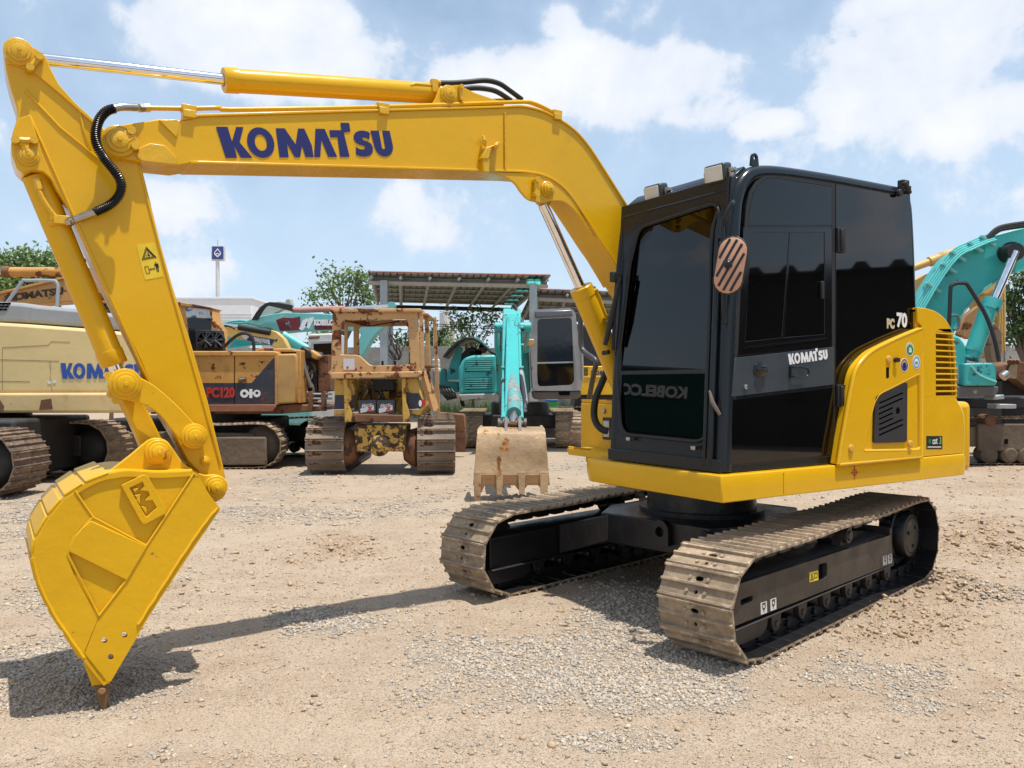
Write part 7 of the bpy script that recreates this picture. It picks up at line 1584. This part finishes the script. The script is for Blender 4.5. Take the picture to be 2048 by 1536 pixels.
def leaves(name, ctr, rad, n, size, mat, parent, M, seed, drop=.35):
    r = np.random.default_rng(seed); V = []; 
    ctr = np.array(ctr, float); rad = np.array(rad, float); w = rad[:, 0] * rad[:, 2]; idx = r.choice(len(ctr), n, p=w / w.sum())
    u = r.normal(0, 1, (n, 3)); u /= np.linalg.norm(u, axis=1)[:, None]; q = r.uniform(.25, 1, n) ** .5
    # leaves sit in little sprays
    nc = max(1, n // 14); cl = r.integers(0, nc, n); cj = np.random.default_rng(seed + 1); cu = cj.normal(0, 1, (nc, 3)); cu /= np.linalg.norm(cu, axis=1)[:, None]; cq = cj.uniform(.15, 1, nc) ** .45; ci = cj.choice(len(ctr), nc, p=w / w.sum())
    pos = ctr[ci[cl]] + cu[cl] * cq[cl][:, None] * rad[ci[cl]] + r.normal(0, 1, (n, 3)) * size * 1.15
    a = r.normal(0, 1, (n, 3)); a[:, 2] -= drop; a /= np.linalg.norm(a, axis=1)[:, None]; b = np.cross(a, r.normal(0, 1, (n, 3))); b /= np.linalg.norm(b, axis=1)[:, None]
    L = size * r.uniform(.7, 1.5, n)[:, None]; W = L * .28
    v = np.stack([pos, pos + a * L * .5 + b * W, pos + a * L, pos + a * L * .5 - b * W], 1).reshape(-1, 3)
    me = bpy.data.meshes.new(name); me.vertices.add(4 * n); me.vertices.foreach_set('co', v.ravel()); me.loops.add(4 * n); me.loops.foreach_set('vertex_index', np.arange(4 * n, dtype=np.int32)); me.polygons.add(n); me.polygons.foreach_set('loop_start', np.arange(0, 4 * n, 4, dtype=np.int32)); me.update(); me.materials.append(mat)
    return tag(link(name, me, parent, M), kind='stuff')
def tree(label, Y, base, blobs, n, size, mat, seed, sticks=14, thick=.11, group='trees beyond the yard'):
    """trunk at photo column base, crown clumps given by photo centre and half sizes"""
    rnd = random.Random(seed); k = Y / F; X0 = (base - CX) / F * Y; s = Site('tree', (X0, Y, 0), label, 'tree', group)
    ctr = []; rad = []
    for (px, py, rx, ry) in blobs: p = P(px, py, Y); ctr.append((p.x, Y + rnd.uniform(-.4, .4) * rx * k, p.z)); rad.append((rx * k, rx * k * .9, ry * k))
    zt = min(c[2] for c in ctr) - .2 * k; fork = Vector((X0 + rnd.uniform(-.1, .1), Y, max(1.2, zt * .62)))
    b = MB(); b.tube([(X0, Y, -.1), (X0 + .04, Y, fork.z * .5), tuple(fork)], [thick * 1.3, thick, thick * .8], 8, 0); s.put('trunk', b, BARK)
    for i in range(sticks):
        c = ctr[i % len(ctr)]; r_ = rad[i % len(ctr)]; e = Vector((c[0] + rnd.uniform(-.8, .8) * r_[0], c[1] + rnd.uniform(-.8, .8) * r_[1], c[2] + rnd.uniform(-.3, .9) * r_[2])); m1 = fork.lerp(e, .4) + Vector((rnd.uniform(-.15, .15), rnd.uniform(-.15, .15), .12 * (e - fork).length)); m2 = fork.lerp(e, .75) + Vector((rnd.uniform(-.1, .1), 0, .06))
        b = MB(); b.tube([fork, m1, m2, e], [thick * .5, thick * .36, thick * .22, thick * .08][:4], 5); s.put('limb', b, BARK)
    leaves('crown', ctr, rad, n, size, mat, s.o, s.M, seed)
    return s
tree('airy green tree left of the open shed above the turquoise boom', 44, 690, [(640, 598, 30, 12), (668, 565, 34, 22), (700, 560, 30, 20), (728, 575, 24, 22), (690, 590, 40, 18), (735, 600, 20, 16), (660, 545, 16, 8), (622, 592, 14, 8), (712, 548, 18, 8)], 1600, .19, LEAFA, 5, 24, .13)
tree('thin leafy tree under the shed roof between bulldozer and turquoise machine', 38, 945, [(905, 625, 16, 10), (930, 640, 26, 18), (960, 630, 28, 18), (985, 650, 24, 22), (915, 655, 20, 12), (950, 675, 26, 14), (995, 625, 16, 10)], 1000, .15, LEAFA, 8, 18, .06)
tree('broad dense tree behind the tan boom at the left edge', 30, 40, [(20, 545, 50, 28), (60, 520, 40, 20), (100, 530, 40, 24), (-30, 530, 50, 30), (130, 560, 30, 30), (40, 570, 60, 20), (85, 560, 50, 25), (90, 508, 16, 10), (10, 515, 18, 12)], 5200, .16, LEAFA, 12, 18, .14)
tree('small green tree seen between the yellow bucket arm and the tan boom', 27, 222, [(215, 610, 24, 22), (235, 620, 18, 18), (200, 605, 16, 12)], 900, .18, LEAFB, 13, 6, .06)
tree('dark bushy tree at the right edge behind the turquoise boom', 36, 2045, [(2040, 580, 34, 30), (2070, 560, 40, 40), (2035, 620, 26, 26), (2060, 650, 34, 30), (2030, 668, 22, 16), (2090, 610, 40, 50)], 4200, .18, LEAFB, 15, 16, .14)
for i, (lb, px, py, rx, ry, Yt, m_) in enumerate((('low bush behind the lamp pole and silo', 875, 672, 16, 24, 52, LEAFB), ('green bush behind the white cab and turquoise boom', 640, 672, 30, 16, 40, LEAFA), ('bush behind the concrete wall under the shed', 800, 676, 60, 12, 46, LEAFB), ('clump of weeds beside the silo foot', 920, 690, 30, 12, 44, LEAFA), ('bush beyond the shed posts on the right', 1110, 668, 50, 18, 50, LEAFB))):
    k = Yt / F; s = Site('bush', (P(px, 766, Yt).x, Yt, 0), lb, 'bush', 'bushes beyond the yard'); p = P(px, py, Yt)
    b = MB()
    b.tube([(p.x, Yt, -.1), (p.x, Yt, p.z)], [.09, .04], 6); s.put('stem', b, BARK)
    leaves('foliage', [(p.x + dx * rx * k, Yt, p.z + dz * ry * k) for dx, dz in ((-.6, -.1), (0, .2), (.6, 0), (.2, -.4))] + [(p.x, Yt, p.z * .55)], [(rx * k * .6, rx * k * .5, ry * k * .7)] * 4 + [(rx * k * .8, rx * k * .6, p.z * .5)], 1100, .22, m_, s.o, s.M, 30 + i)
# bare twigs seen through the bulldozer cab
s = Site('shrub', (P(790, 766, 36).x, 36, 0), 'leafless grey shrub seen through the bulldozer cab', 'shrub')
rr2 = random.Random(9)
for i in range(16):
    x0, y0 = 795 + rr2.uniform(-10, 10), 720; pts = [(x0, y0, 36)]
    for j in range(4): pts.append((pts[-1][0] + rr2.uniform(-14, 12), pts[-1][1] - rr2.uniform(6, 22), 36 + rr2.uniform(-.5, .5)))
    s.tube('twig', pts, .02, BARK, 2, 4)
# weeds at the wall foot and odd things lying about
def weeds(name, X0, X1, Y0, Y1, n, h, seed):
    r = np.random.default_rng(seed); x = r.uniform(X0, X1, n); y = r.uniform(Y0, Y1, n); a = r.uniform(0, 6.28, n); H_ = h * r.uniform(.4, 1.2, n); ln = r.normal(0, .35, (n, 2)) * H_[:, None]
    w = .02; dx, dy = np.cos(a) * w, np.sin(a) * w
    v = np.stack([np.stack([x - dx, y - dy, 0 * x], -1), np.stack([x + dx, y + dy, 0 * x], -1), np.stack([x + ln[:, 0], y + ln[:, 1], H_], -1)], 1).reshape(-1, 3)
    me = bpy.data.meshes.new(name); me.vertices.add(3 * n); me.vertices.foreach_set('co', v.ravel()); me.loops.add(3 * n); me.loops.foreach_set('vertex_index', np.arange(3 * n, dtype=np.int32)); me.polygons.add(n); me.polygons.foreach_set('loop_start', np.arange(0, 3 * n, 3, dtype=np.int32)); me.update(); me.materials.append(LEAFA)
    return tag(link(name, me), kind='stuff')
weeds('weeds', -14, 6, 34, 41.8, 5000, .7, 3)
s = Site('crate', (P(1103, 766, 22).x, 22, 0), 'small bright green crate on the ground behind the silver cab', 'crate'); 
b = MB(); p = P(1103, 810, 22); b.box(p.x - .16, p.x + .16, 21.9, 22.2, p.z - .12, p.z + .12); s.put('box', b, flat('bright_green', (.05, .40, .06), .5), .02); b = MB(); b.box(p.x - .18, p.x + .18, 21.88, 22.22, p.z + .10, p.z + .15); s.put('rim', b, flat('blue_rim', (.03, .10, .35), .5), .01); b = MB(); b.box(p.x - .2, p.x + .2, 21.85, 22.25, 0, p.z - .12); s.put('stand', b, DKF)
s = Site('oil_drum', (P(1170, 766, 27).x, 27, 0), 'red and blue striped drum behind the tilted boom cylinder', 'drum')
p = P(1168, 715, 27)
for k, (c_, n_) in enumerate(((flat('drum_blue', (.03, .09, .35), .4), 'blue_band'), (flat('drum_red', (.4, .03, .03), .4), 'red_band'), (flat('drum_green', (.05, .3, .06), .4), 'green_band'))): b = MB(); b.cyl((p.x, 27, p.z - .1 + k * .22), (p.x, 27, p.z + .1 + k * .22), .2, None, 16); s.put(n_, b, c_, .01)
b = MB(); b.box(p.x - .3, p.x + .3, 26.8, 27.3, 0, p.z - .1); s.put('stand', b, DKF)
